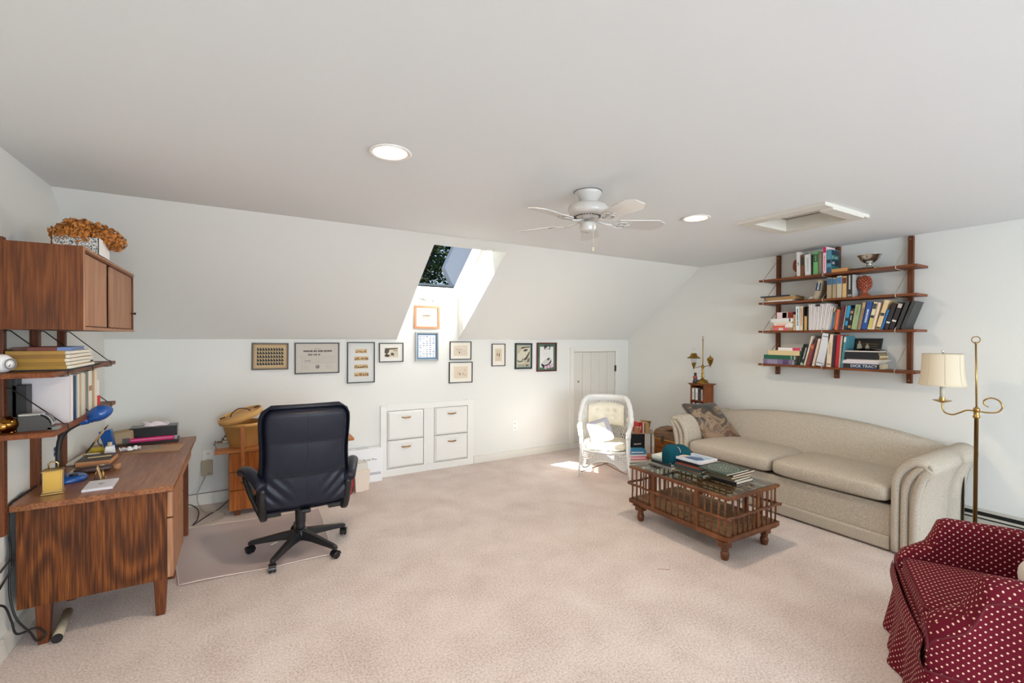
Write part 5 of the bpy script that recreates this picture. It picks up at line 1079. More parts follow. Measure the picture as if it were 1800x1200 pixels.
part('cushion', M().grid(bc, 40, 30).grid(lambda u, v: (lambda a: (.212 * sin(a) * 1.15, .02 + .212 * cos(a) * 1.02 + .03 * v, .485 + .262 * v * (1 - .10 * (2 * u - 1) ** 2)))(radians(-58 + 116 * u)), 20, 4), CRM, t, world=False)
mb = M()
for cu in (.25, .5, .75):
    for cv in (.4, .7): mb.sph(Vector(bc(cu, cv)), .008, 8)
part('buttons', mb, CRM, t, world=False)
t = thing('small_pillow', 'small lavender-grey pillow with a white sketched panel on the wicker chair', 'pillow', (3.385, 3.815, .478), tuple((Matrix.Rotation(radians(-45), 3, 'Z') @ Matrix.Rotation(radians(64), 3, 'X') @ Matrix.Rotation(radians(20), 3, 'Z')).to_euler()))
part('pillow', M().grid(pillow_fn(.128, .130, .050, .04), 21, 56, cv=True), mat((178, 176, 188), .7, bump=.3, bs=40, name='lavender_cloth'), t, world=False)
def pan(u, v):
    x, y = -.045 + .115 * u, -.075 + .15 * v; X_, Y_ = x / .118, y / .12; return (x, y, .0495 * math.sqrt(max(0, 1 - X_ * X_) * max(0, 1 - Y_ * Y_)) ** .8 + .0035)
part('panel', M().grid(pan, 10, 10), mat((226, 226, 214), .7), t, world=False)
mb = M(); rr = random.Random(5)
for k in range(10):
    u, v = rr.uniform(.2, .8), rr.uniform(.3, .7); a = rr.uniform(0, 6); mb.tube([Vector(pan(min(.95, max(0, u + .08 * cos(a + j))), min(.95, max(0, v + .07 * sin(a + j * 1.3))))) + Vector((0, 0, .0008)) for j in range(4)], .0011, 4)
part('sketch', mb, mat((130, 128, 122), .7), t, world=False)

# ---------------------------------------------------------------- CD tower, double lamp, carved figure
CDW = wood('tower_wood', [(.1, (84, 40, 18)), (.5, (124, 66, 32)), (.9, (156, 92, 50))], stretch=(10, 10, 1.2), scale=2, wave=3, dist=4)
ct = thing('cd_tower', 'narrow wooden disc tower standing behind the far end of the sofa', 'tower', (4.69, 3.51, 0))
TX0, TX1, TY0, TY1, TZ = 4.60, 4.77, 3.415, 3.60, .955
part('side_panel', M().box(TX0, TX1, TY0, TY0 + .012, 0, TZ), CDW, ct); part('side_panel', M().box(TX0, TX1, TY1 - .012, TY1, 0, TZ), CDW, ct); part('back_panel', M().box(TX1 - .008, TX1, TY0, TY1, 0, TZ), CDW, ct)
part('side_moulding', M().box(TX0 + .03, TX1 - .03, TY0 - .004, TY0, .1, TZ - .03).box(TX0 + .0, TX0 + .022, TY0 - .006, TY0, 0, TZ).box(TX1 - .02, TX1, TY0 - .006, TY0, 0, TZ), CDW, ct, bevel=.001)
part('top_board', M().box(TX0 - .022, TX1 + .02, TY0 - .026, TY1 + .02, TZ, TZ + .010).box(TX0 - .012, TX1 + .01, TY0 - .014, TY1 + .01, TZ - .010, TZ), CDW, ct, bevel=.003)
for z_ in (.10, .265, .43, .595, .76): part('shelf', M().box(TX0, TX1, TY0 + .012, TY1 - .012, z_, z_ + .012), CDW, ct)
rr = random.Random(2); gcd = 'disc cases in the wooden tower'
for z_, cols in ((.7725, [(226, 226, 224), (214, 216, 216), (60, 54, 54), (232, 232, 230), (222, 220, 216), (30, 28, 28), (24, 24, 26), (70, 50, 46), (210, 204, 200)]), (.6075, [(150, 80, 80), (220, 196, 200), (36, 36, 60), (40, 44, 70), (214, 216, 220), (228, 228, 226), (206, 150, 160), (190, 190, 196), (120, 60, 70)])):
    y_ = TY1 - .014
    for k, c in enumerate(cols):
        w_ = .0165 if k in (0, 3, 6) else .0155
        row = 'upper' if z_ > .7 else 'lower'
        nm = {(226, 226, 224): 'white'}.get(c, None)
        lb = 'disc case, %s from the wall side, in the %s visible compartment of the tower' % (['first', 'second', 'third', 'fourth', 'fifth', 'sixth', 'seventh', 'eighth', 'ninth'][k], row)
        t = thing('disc_case', lb, 'disc case', (TX0 + .012, y_ - w_, z_), 0, gcd)
        part('case', M().box(0, .13, 0, w_ - .001, 0, .135 - .004 * (k % 3)), cmat(c, .3), t, world=False); part('spine_title', M().box(-.0006, 0, w_ * .3, w_ * .7, .02, .09), cmat([min(255, x + 40) if sum(c) < 300 else x - 50 for x in c]), t, world=False)
        y_ -= w_
        if y_ - .0165 < TY0 + .013: break
dl = thing('double_student_lamp', 'brass double-armed table lamp with one metal shade on the wooden tower', 'table lamp', (4.69, 3.50, .9655))
LB = mat((150, 116, 58), .3, 1, name='old_brass')
part('base', M().lathe([(0, 0), (.072, 0), (.074, .006), (.062, .014), (.058, .030), (.050, .040), (.03, .046), (.014, .058), (.012, .07)], 32, cap=False), LB, dl, world=False)
part('stem', M().lathe([(.012, .065), (.018, .08), (.010, .095), (.016, .115), (.009, .14), (.015, .16), (.009, .175), (.020, .19), (.022, .20), (.012, .214), (.0055, .222), (.005, .50), (.009, .505), (.006, .52)], 16, cap=False), LB, dl, world=False)
part('ring', M().tube([(0, .010 * cos(a), .536 + .018 * sin(a)) for a in [2 * pi * k / 20 for k in range(20)]], .0028, 6, closed=True), LB, dl, world=False)
part('arm', M().tube(bez([(0, 0, .200), (0, .03, .200), (0, .06, .188), (0, .09, .180), (0, .125, .178)], 6), .004, 8), LB, dl, world=False)
part('arm', M().tube(bez([(0, 0, .200), (0, -.03, .200), (0, -.06, .210), (0, -.08, .214), (0, -.10, .216)], 6), .004, 8), LB, dl, world=False)
part('burner', M().lathe([(.004, .160), (.008, .175), (.012, .19), (.022, .206), (.020, .218), (.028, .225), (.030, .232), (.024, .238), (.0, .238)], 20, (0, .125, 0), cap=False), LB, dl, world=False)
part('glass_globe', M().lathe([(.016, .238), (.030, .255), (.034, .275), (.026, .30), (.013, .322), (.011, .345), (.011, .415)], 24, (0, .125, 0), cap=False), glass_mat('lamp_glass', (240, 240, 240), 1.0, .10), dl, world=False)
part('metal_shade', M().lathe([(.078, .292), (.074, .300), (.045, .316), (.034, .338), (.030, .352), (.028, .352), (.030, .338), (.042, .313), (.072, .296), (.078, .291)], 36, (0, .125, 0), cap=False), LB, dl, world=False)
part('urn', M().lathe([(.004, .196), (.008, .214), (.014, .225), (.026, .250), (.034, .282), (.038, .29), (.034, .297), (.026, .306), (.010, .318), (.004, .326), (.005, .335), (0, .342)], 22, (0, -.10, 0), cap=False), LB, dl, world=False)
fg = thing('figurine', 'small dark and red carved figure beside the lamp on the wooden tower', 'figurine', (4.66, 3.578, .9655))
part('body', M().lathe([(.028, 0), (.030, .02), (.022, .045), (.020, .07), (.012, .085)], 12), mat((66, 62, 70), .5), fg, world=False); part('head', M().sph((0, 0, .098), (.016, .016, .02), 12).sph((0, 0, .112), (.018, .018, .010), 10), mat((40, 30, 28), .5), fg, world=False)
part('arm', M().tube([(-.018, .018, .07), (-.03, 0, .055), (-.028, -.02, .07)], .007, 8), mat((176, 90, 66), .5), fg, world=False); part('shawl', M().lathe([(.020, .06), (.024, .07), (.014, .088)], 12, cap=False), mat((150, 58, 46), .5), fg, world=False)

# ---------------------------------------------------------------- chest, small shelf and books in the corner
ch = thing('wooden_chest', 'old wooden chest with curved lid and metal latch between the corner books and the sofa', 'chest', (4.40, 3.67, 0))
CH = wood('chest_wood', [(.1, (82, 44, 16)), (.5, (134, 80, 34)), (.9, (168, 112, 60))], stretch=(10, 1.2, 10), scale=2, wave=3, dist=5, rough=.5)
q0, q1, q2, q3 = 4.27, 4.565, 3.40, 3.85
part('body', M().box(q0, q1, q2, q3, .015, .315), CH, ch, bevel=.004)
part('base_moulding', M().box(q0 - .008, q1, q2 - .008, q3 + .008, 0, .03), CH, ch, bevel=.003)
lidp = [(q0 - .006, .320), (q0 - .006, .375), (q0 + .03, .405), (q0 + .12, .425), (q0 + .24, .425), (q1 - .03, .40), (q1, .375), (q1, .320)]
part('lid', M().prism([(a, b_) for a, b_ in lidp], q2 - .006, q3 + .006, 'Y'), wood('chest_lid', [(.1, (80, 60, 46)), (.5, (124, 96, 74)), (.9, (150, 122, 98))], stretch=(10, 1.2, 10), scale=2, rough=.6), ch, bevel=.003)
part('lid_batten', M().box(q0 + .02, q1 - .06, 3.64, 3.70, .424, .434), CH, ch, bevel=.002)
part('edge_strip', M().box(q0 - .009, q0 - .004, q2, q3, .298, .312), mat((190, 140, 74), .4), ch)
part('latch', M().box(q0 - .016, q0 - .006, 3.700, 3.735, .275, .350).lathe([(.014, 0), (.016, .006), (.01, .012), (0, .012)], 12, (q0 - .012, 3.717, .285), Matrix.Rotation(-pi / 2, 3, 'Y')), mat((88, 84, 80), .35, .9), ch)
bs_ = thing('low_shelf', 'low black-lined shelf with pale edge behind the wicker chair, holding books', 'shelf', (4.2, 4.02, 0))
part('top_board', M().prism([(3.96, 4.03), (4.26, 3.855), (4.41, 4.0), (4.36, 4.20), (4.06, 4.22)], .345, .358, 'Z'), mat((178, 160, 140), .6), bs_)
part('side_board', M().hexa([(3.975, 4.035, 0), (3.985, 4.03, 0), (4.075, 4.20, 0), (4.065, 4.205, 0), (3.975, 4.035, .345), (3.985, 4.03, .345), (4.075, 4.20, .345), (4.065, 4.205, .345)]), BLACK, bs_)
part('side_board', M().hexa([(4.24, 3.875, 0), (4.25, 3.87, 0), (4.39, 4.0, 0), (4.38, 4.01, 0), (4.24, 3.875, .345), (4.25, 3.87, .345), (4.39, 4.0, .345), (4.38, 4.01, .345)]), BLACK, bs_)
part('back_board', M().hexa([(4.07, 4.20, 0), (4.08, 4.21, 0), (4.37, 4.15, 0), (4.36, 4.14, 0), (4.07, 4.20, .345), (4.08, 4.21, .345), (4.37, 4.15, .345), (4.36, 4.14, .345)]), BLACK, bs_)
part('spiral_edge', M().tube([(4.243, 3.866, .02), (4.243, 3.866, .34)], .002, 5), CHROME, bs_)
mb = M()
for k in range(14): mb.sph((4.235, 3.872, .03 + k * .023), (.007, .005, .007), 6)
part('bosses', mb, mat((170, 160, 130), .4, .6), bs_)
gc = 'books in the corner by the wicker chair'
def up(lb, x_, y_, z_, d, h, t_, rz, c, **kw): return book(lb, (d, h, t_), (x_, y_, z_), tuple((Matrix.Rotation(rz, 3, 'Z') @ frame3(Vector((0, 1, 0)), Vector((0, 0, 1)), Vector((1, 0, 0)))).to_euler()), c, group=gc, **kw)
up('red book with white lettering standing on the low shelf', 4.09, 3.93, .3585, .12, .130, .05, -.25, (190, 28, 44), bands=[(.0, .0, (0, 0, 0))] if False else (), strokes=(.3, .6), page=(226, 210, 190))
up('cream book beside the red one on the low shelf', 4.145, 3.915, .3585, .12, .125, .020, -.25, (220, 206, 180))
up('tan paperback with fanned pages at the end of the low shelf', 4.175, 3.90, .3585, .13, .115, .040, -.55, (190, 152, 104), page=(206, 168, 120))
up('orange-brown short book at the front of the low shelf', 4.035, 3.90, .3585, .06, .080, .045, -.25, (180, 122, 84), page=(222, 200, 170))
t = thing('paper_bag', 'folded brown paper bag behind the books on the low shelf', 'bag', (4.30, 4.03, .3585), .4); part('bag', M().hexa([(-.05, -.04, 0), (.05, -.04, 0), (.04, .04, 0), (-.04, .04, 0), (-.06, -.05, .12), (.085, -.05, .105), (.07, .04, .11), (-.05, .04, .125)]), mat((170, 128, 84), .8), t, world=False, bevel=.003)
def fb(lb, x0, y0, z_, d, h, t_, rz, c, **kw): return book(lb, (d, h, t_), (x0, y0, z_), (0, 0, rz), c, group=gc, **kw)
zz = .0005
for (lb, x0, y0, d, h, t_, rz, c, kw) in [
  ('thick white binder at the foot of the floor pile by the wicker chair', 4.02, 3.72, .20, .28, .046, 1.15, (226, 222, 218), {}),
  ('grey-green book second in the floor pile by the wicker chair', 4.03, 3.73, .17, .22, .022, 1.10, (120, 126, 110), {}),
  ('cream and black book third in the floor pile', 4.03, 3.73, .15, .21, .022, 1.18, (206, 196, 176), {}),
  ('pink-spined thick book in the floor pile by the wicker chair', 4.03, 3.74, .15, .21, .042, 1.12, (214, 106, 130), dict(page=(186, 140, 96), strokes=(.1, .9))),
  ('white paperback under the blue book in the floor pile', 4.03, 3.74, .15, .21, .018, 1.15, (222, 214, 206), {}),
  ('bright blue thick book on top of the floor pile by the wicker chair', 4.03, 3.75, .14, .20, .046, 1.10, (62, 148, 192), dict(page=(196, 148, 92), bands=[(.1, .9, (40, 116, 164))], strokes=(.15, .85)))]:
    fb(lb, x0, y0, zz, d, h, t_, rz, c, **kw); zz += t_ + .0006
zz = .052
for k, (c, t_) in enumerate([((150, 104, 70), .020), ((196, 168, 130), .024), ((128, 84, 56), .018), ((170, 120, 84), .022)]):
    fb(['brown paperback at the foot of the small pile beside the pink book', 'cream-edged paperback second in the small pile beside the pink book', 'dark brown paperback third in the small pile beside the pink book', 'tan rolled paperback on top of the small pile beside the pink book'][k], 4.14 + .01 * k, 3.66 + .012 * k, zz, .10, .13, t_, 1.15 + .12 * (k % 2), c, page=(196, 150, 104)); zz += t_ + .0006
t = thing('lettered_folder', 'black folder with white lettering standing in the low shelf', 'folder', (4.13, 4.0, .001), radians(-30)); part('board', M().box(-.12, .10, 0, .012, 0, .33), BLACK, t, world=False); part('lettering', M().box(-.03, .0, -.001, 0, .20, .215).box(.005, .03, -.001, 0, .202, .217).box(.035, .055, -.001, 0, .204, .219), mat((206, 206, 206), .6), t, world=False)
# ---------------------------------------------------------------- pictures on the knee wall
def picture(name, label, x0, x1, z0, z1, fc, fw, mc, mw, art=None, pc=None, tilt=0, fm=0, depth=.018):
    cx, cz = (x0 + x1) / 2, (z0 + z1) / 2; w, h = (x1 - x0) / 2, (z1 - z0) / 2
    t = thing(name, label, 'picture', (cx, YB - .001, cz), (0, tilt, 0)); FM = mat(fc, .4, fm, name='frame_finish')
    t['group'] = 'framed pictures on the knee wall'
    # four mitred mouldings
    for k, (a, b_, c, d_) in enumerate([((-w, -h), (w, -h), (w - fw, -h + fw), (-w + fw, -h + fw)), ((w, -h), (w, h), (w - fw, h - fw), (w - fw, -h + fw)), ((w, h), (-w, h), (-w + fw, h - fw), (w - fw, h - fw)), ((-w, h), (-w, -h), (-w + fw, -h + fw), (-w + fw, h - fw))]):
        part('moulding', M().prism([a, b_, c, d_], -depth, 0, 'Y'), FM, t, world=False, bevel=.0012)
    part('mat_board', M().box(-w + fw, w - fw, -.008, -.002, -h + fw, h - fw), mat(mc, .85), t, world=False)
    pw, ph = w - fw - mw[0], h - fw - mw[1]
    pr = part('print', M().box(-pw, pw, -.0092, -.008, -ph, ph), mat(pc or mc, .8), t, world=False)
    if art: art(t, pr, pw, ph)
    part('glazing', M().box(-w + fw, w - fw, -.0135, -.0125, -h + fw, h - fw), glass_mat('picture_glass', (255, 255, 255), 0.0), t, world=False)
    return t
INK = (60, 56, 50)
def P2(pr, name, polys, c, d=.0098):
    mb = M()
    for p in polys: mb.prism(p, -d, -.0090, 'Y')
    part(name, mb, mat(c, .8), pr, world=False)
def rects(l): return [[(a, b_), (c, b_), (c, d_), (a, d_)] for a, b_, c, d_ in l]
def art_stamps(t, pr, pw, ph):
    tri = []; dots = []
    for i in range(10):
        for j in range(5):
            x, z_ = -pw * .80 + i * pw * .178, -ph * .68 + j * ph * .34
            tri.append([(x - .010, z_ - .014), (x + .010, z_ - .014), (x + .009, z_ - .004), (x + .002, z_ + .002), (x - .004, z_ + .014), (x - .010, z_ + .014)]); dots.append([(x + .004, z_ + .006), (x + .008, z_ + .006), (x + .008, z_ + .012), (x + .004, z_ + .012)])
    P2(pr, 'stamp_figures', tri, (36, 42, 46)); P2(pr, 'stamp_tops', dots, (110, 110, 96))
picture('stamp_sheet_frame', 'dark gold frame holding five rows of small identical stamps, farthest left of the row', .082, .391, 1.182, 1.436, (70, 48, 28), .013, (186, 160, 122), (.014, .014), art_stamps, (196, 172, 134), radians(.6))
def art_diploma(t, pr, pw, ph):
    rr = random.Random(4); L = []
    def row(z_, x0, x1, hh, gap=.004):
        x = x0
        while x < x1: l = rr.uniform(.006, .022); L.append((x, z_ - hh / 2, min(x + l, x1), z_ + hh / 2)); x += l + gap
    for k in range(6): row(.022 - k * .0135, -.165 + rr.uniform(0, .02), .165, .0022)
    row(.052, -.105, .10, .0035, .003); row(-.048, -.12, .14, .0022)
    for sx in (-1, 1):
        for k in range(4): row(-.07 - k * .013, sx * .11 - .035, sx * .11 + .035, .0028, .008)
    P2(pr, 'writing', rects(L), (150, 144, 136)); L.clear()
    x = -.128
    for w_ in (.085, .035, .05, .075): 
        row(.070, x, x + w_, .014, .0018); x += w_ + .006
    row(.0345, -.085, -.045, .012, .002); row(.0345, -.037, -.003, .012, .002); row(.0345, .006, .026, .012, .002); row(.092, -.03, .03, .003, .003); row(-.026, -.115, -.06, .005)
    P2(pr, 'heading', rects(L), (66, 62, 58)); P2(pr, 'seal', [[(.0 + .019 * cos(k * pi / 10), -.085 + .019 * sin(k * pi / 10)) for k in range(20)]], (112, 110, 106)); P2(pr, 'seal_relief', [[(-.003 + .009 * cos(k * pi / 4), -.08 + .008 * sin(k * pi / 4)) for k in range(8)]], (160, 158, 152), .0101)
picture('diploma_frame', 'thin black frame with a folded old diploma, widest picture of the row', .444, .856, 1.131, 1.438, (26, 22, 20), .0105, (196, 190, 180), (.004, .004), art_diploma, (196, 190, 180))
def art_strips(t, pr, pw, ph):
    rr = random.Random(8)
    for k, z_ in enumerate((.118, .042, -.042, -.124)):
        w_ = .060 if k == 0 else .070
        P2(pr, 'stamp_strip', rects([(-w_, z_ - .021, w_, z_ + .021)]), (198, 172, 132))
        P2(pr, 'strip_drawing', rects([(x, z_ - .015 + rr.uniform(-.002, .004), x + rr.uniform(.006, .018), z_ + rr.uniform(-.006, .014)) for x in [-w_ + .006 + i * .0135 for i in range(int(2 * w_ / .0135))]]), (136, 104, 70) if k != 2 else (70, 60, 40), .0101)
picture('strip_frame', 'tall black frame with four brown picture strips on a pale mount', .932, 1.211, 1.019, 1.443, (24, 22, 20), .0095, (206, 208, 206), (.02, .02), art_strips, (206, 208, 206))
def art_station(t, pr, pw, ph):
    P2(pr, 'drawing', [[(-.075, .0), (-.065, .045), (.068, .048), (.068, .036), (-.02, .030), (-.028, .0), (-.05, -.02)], [(-.01, -.03), (.03, -.035), (.025, -.008), (.0, .0)], [(.02, .018), (.068, .018), (.068, .024), (.02, .024)]], (88, 84, 74))
    P2(pr, 'drawing', [[(-.078, -.035), (-.04, -.05), (-.01, -.035), (-.03, -.022), (-.055, -.014)], [(-.07, .01), (-.064, .04), (-.06, .04), (-.062, .006)]], (70, 64, 56)); P2(pr, 'drawing', rects([(x, z_, x + .008, z_ + .003) for x in (.03, .045, .06) for z_ in (-.02, -.012, .0, .008)]), (150, 140, 124))
picture('sketch_frame', 'small black frame with an ink street sketch on a wide white mount', 1.256, 1.518, 1.228, 1.434, (34, 32, 30), .009, (222, 220, 214), (.048, .040), art_station, (206, 196, 178), radians(-.3))
def art_building(t, pr, pw, ph):
    P2(pr, 'drawing', rects([(-.06 + i * .0085, z_, -.055 + i * .0085, z_ + .012) for i in range(12) for z_ in (-.022, -.002)] + [(-.062, .012, .045, .0145), (-.062, -.026, .06, -.024)]), (140, 100, 60)); P2(pr, 'drawing', [[(-.005, .014), (.0, .05), (.005, .014)], [(-.06, .0145), (-.045, .024), (.03, .024), (.045, .0145)]], (130, 110, 80))
    P2(pr, 'drawing', rects([(x, z_, x + .012, z_ + .003) for x in (-.075, -.05, .03, .055, .07) for z_ in (-.034, -.04)]), (206, 184, 150))
picture('wood_frame', 'orange wooden frame with a faint building drawing high in the skylight well', 1.639, 1.935, 1.592, 1.846, (196, 130, 90), .024, (236, 236, 234), (.004, .004), art_building, (238, 238, 236), radians(.5), depth=.024)
def art_grid(t, pr, pw, ph):
    rr = random.Random(11); by = {}
    for i in range(5):
        for j in range(10):
            x, z_ = -pw * .78 + i * pw * .39, -ph * .88 + j * ph * .195; c = rr.choice([(60, 74, 124), (90, 124, 168), (52, 60, 96), (120, 160, 186), (206, 190, 170), (90, 100, 140), (190, 206, 214)])
            w_ = rr.uniform(.007, .013); by.setdefault(c, []).append((x - w_, z_ - .005, x - .001, z_ + .005)); by[c].append((x + .001, z_ - .005, x + w_, z_ + .005))
    for c, l in by.items(): P2(pr, 'stamps', rects(l), c)
picture('blue_stamp_frame', 'grey-blue frame with a grid of small blue stamps below the orange wooden frame', 1.652, 1.922, 1.233, 1.554, (150, 150, 146), .017, (104, 138, 172), (.020, .020), art_grid, (236, 236, 240), 0, .5, .022)
def art_doodle(seed, n=9):
    def f(t, pr, pw, ph):
        rr = random.Random(seed); mb = M()
        for k in range(n):
            cx, cz = rr.uniform(-pw * .7, pw * .7), rr.uniform(-ph * .5, ph * .5); r_ = rr.uniform(.006, .018); a0 = rr.uniform(0, 6); mb.tube([(cx + r_ * cos(a0 + j * .6) * rr.uniform(.8, 1.2), -.0098, cz + r_ * sin(a0 + j * .6)) for j in range(7)], .0008, 4)
        part('drawing', mb, mat((110, 104, 94), .8), pr, world=False); P2(pr, 'ink_patch', [[(-.02, -.03), (-.008, -.03), (-.01, -.014), (-.018, -.012)]], (50, 46, 42))
    return f
picture('doodle_frame', 'thin black frame with a pale line drawing, upper of two stacked ones', 2.062, 2.334, 1.236, 1.448, (34, 32, 32), .009, (232, 228, 216), (.040, .036), art_doodle(1), (216, 204, 186), radians(.4))
picture('doodle_frame', 'thin black frame with a pale line drawing, lower of two stacked ones', 2.053, 2.350, .966, 1.210, (34, 32, 32), .009, (232, 228, 216), (.052, .044), art_doodle(2, 12), (218, 204, 182), radians(.3))
def art_couple(t, pr, pw, ph):
    P2(pr, 'drawing', [[(-.022, -.01), (-.012, -.012), (-.012, .02), (-.02, .022)], [(.004, -.022), (.014, -.02), (.014, .02), (.006, .022)], [(.004, -.05), (.010, -.05), (.010, -.04), (.004, -.04)]], (40, 38, 38)); P2(pr, 'drawing', [[(-.018, .03), (-.012, .03), (-.012, .037), (-.018, .037)], [(.006, .03), (.012, .03), (.012, .037), (.006, .037)]], (150, 110, 90))
picture('narrow_frame', 'narrow black frame with two small inked figures on cream, alone beyond the stacked pair', 2.609, 2.795, 1.147, 1.42, (44, 42, 40), .008, (230, 226, 214), (.040, .052), art_couple, (210, 196, 172))
def art_car(t, pr, pw, ph):
    P2(pr, 'car_print', [[(-.088, .02), (-.02, .085), (.03, .108), (.088, .112), (.09, .07), (.04, .0), (-.01, -.045), (-.06, -.062), (-.088, -.045)]], (206, 200, 180), .0096)
    P2(pr, 'car_print', [[(-.05, .096), (-.02, .112), (.09, .120), (.088, .108), (.03, .104), (-.01, .094)], [(-.012, .062), (.02, .088), (.064, .088), (.052, .068), (.03, .058)], [(.0, -.04), (.03, -.02), (.088, .06), (.09, .04), (.05, -.035), (.02, -.055)]], (72, 70, 62), .0101)
    P2(pr, 'car_print', [[(-.088, -.045), (-.06, -.064), (-.012, -.05), (-.014, -.068), (-.06, -.082), (-.088, -.066)], [(-.024, -.034), (-.004, -.03), (-.002, -.046), (-.02, -.05)], [(.05, -.08), (.088, -.07), (.088, -.02), (.06, -.04)]], (108, 104, 92), .0101)
    P2(pr, 'car_print', rects([(-.086, -.092, .01, -.084)]), (222, 218, 204), .0101)
    P2(pr, 'car_print', rects([(-.08 + .052 * c, -.105 - k * .009, -.038 + .052 * c, -.102 - k * .009) for k in range(5) for c in (0, 1)] + [(.032, -.128, .078, -.106), (.04, -.14, .05, -.13)]), (112, 108, 96), .0101)
picture('car_print_frame', 'dark green frame with a tan print of a car seen from the front', 2.936, 3.190, 1.100, 1.426, (30, 44, 44), .018, (142, 160, 154), (.012, .012), art_car, (182, 176, 154), radians(.4))
def art_car2(t, pr, pw, ph):
    P2(pr, 'car_print', rects([(-.042, .10, .055, .152)]), (60, 62, 60)); P2(pr, 'car_print', [[(-.03, .112), (.0, .125), (.012, .14), (.03, .138), (.048, .12), (.03, .105), (-.02, .103)]], (206, 206, 204), .0101)
    P2(pr, 'car_print', [[(-.075, -.07), (-.01, -.02), (.02, -.005), (.06, -.005), (.07, -.03), (.03, -.075), (-.03, -.10)]], (196, 196, 192)); P2(pr, 'car_print', [[(-.08, -.08), (-.03, -.105), (.03, -.085), (.075, -.03), (.072, -.07), (.02, -.13), (-.05, -.14), (-.085, -.11)], [(.0, -.035), (.028, -.012), (.05, -.014), (.03, -.045)]], (52, 50, 48), .0101)
    P2(pr, 'writing', rects([(-.07, .08 - k * .013, .06, .083 - k * .013) for k in range(7)]), (206, 204, 200))
    P2(pr, 'flower_blotches', [[(cx + r_ * cos(k), cz + r_ * 1.1 * sin(k)) for k in range(6)] for cx, cz, r_ in ((-.015, -.135, .022), (.03, -.125, .024), (.07, -.12, .024), (.085, -.10, .018))], (216, 184, 202), .0106); P2(pr, 'flower_blotches', [[(cx + r_ * cos(k), cz + r_ * sin(k)) for k in range(5)] for cx, cz, r_ in ((.01, -.14, .009), (.05, -.118, .010), (.065, -.135, .008))], (120, 70, 80), .011)
picture('car_print_frame', 'red-brown frame with green mount, a white car page and pink flowers in its corner', 3.262, 3.574, 1.058, 1.432, (88, 48, 40), .020, (84, 116, 100), (.030, .034), art_car2, (222, 222, 218), radians(.3), depth=.022)

# ---------------------------------------------------------------- things on the left wall shelving
def addthing(nm, lb, cat, loc, rot=0, group=None): return thing(nm, lb, cat, loc, rot, group)
z1 = 1.3324; z2 = 1.0664
t = addthing('flower_box', 'marbled black and white box of dried hydrangeas on top of the wall cabinet', 'box', (-.70, 3.14, 1.9065), .0)
MARB = bpy.data.materials.new('marbled_paper'); MARB.use_nodes = True; nt = MARB.node_tree; b = nt.nodes['Principled BSDF']; tc = node(nt, 'ShaderNodeTexCoord'); n1 = node(nt, 'ShaderNodeTexNoise', Scale=130.0, Detail=2.0, Distortion=2.0); nt.links.new(tc.outputs['Object'], n1.inputs['Vector']); r = ramp(nt, [(.47, (50, 50, 48)), (.53, (214, 212, 206))]); nt.links.new(n1.outputs['Fac'], r.inputs[0]); nt.links.new(r.outputs[0], b.inputs['Base Color'])
part('box_wall', M().box(-.085, .085, -.105, -.101, 0, .082).box(-.085, .085, .101, .105, 0, .082).box(-.085, -.081, -.101, .101, 0, .082).box(-.085, .085, -.101, .101, 0, .004), MARB, t, world=False)
part('white_side', M().box(.081, .086, -.105, .105, 0, .082), mat((226, 226, 226), .6), t, world=False)
fl_ = addthing('dried_hydrangeas', 'bunch of dried brown-orange hydrangea heads in the marbled box', 'flowers', (-.70, 3.14, 1.915))
HY = mat((186, 116, 46), .7, name='dried_petal', var=.6, vs=60); rr = random.Random(9)
for (cx, cy, cz, r_) in ((-.055, -.07, .085, .052), (.0, -.05, .105, .055), (-.045, .02, .115, .055), (.055, .0, .095, .05), (.035, .075, .10, .05), (.10, .03, .10, .05), (.115, .085, .085, .046), (.0, .03, .135, .05), (-.03, -.02, .13, .045), (.05, .05, .125, .05), (-.07, -.02, .07, .045), (.02, -.08, .08, .045), (-.02, .09, .105, .05)):
    mb = M()
    for k in range(230):
        a, b_ = rr.uniform(0, 2 * pi), math.acos(rr.uniform(-1, 1)); d_ = Vector((sin(b_) * cos(a), sin(b_) * sin(a), cos(b_))); q = d_ * r_ * rr.uniform(.72, 1.03); s = rr.uniform(.006, .011)
        R = d_.to_track_quat('Z', 'Y').to_matrix() @ Euler((rr.uniform(-.7, .7), rr.uniform(-.7, .7), rr.uniform(0, 6))).to_matrix()
        mb.add([(-s, 0, 0), (0, -s, .002), (s, 0, .003), (0, s, .002)], [(0, 1, 2, 3)], False, R, q + Vector((cx, cy, cz)))
    mb.sph((cx, cy, cz), r_ * .6, 8)
    part('flower_head', mb, HY, fl_, world=False, merge=False)
part('stems', M().tube([(.0, 0, .0), (.0, -.02, .06)], .004, 5).tube([(.02, .05, 0), (.05, .10, .06)], .004, 5), mat((110, 80, 44), .8), fl_, world=False)
t = addthing('wooden_knob_bowl', 'small brown turned gourd under the hydrangeas on the cabinet', 'gourd', (-.62 - .045, 3.32, 1.9065)); part('gourd', M().lathe([(0, 0), (.02, .001), (.032, .016), (.030, .034), (.014, .044), (0, .046)], 20, cap=False), mat((120, 84, 48), .45), t, world=False); t.name = 'gourd'
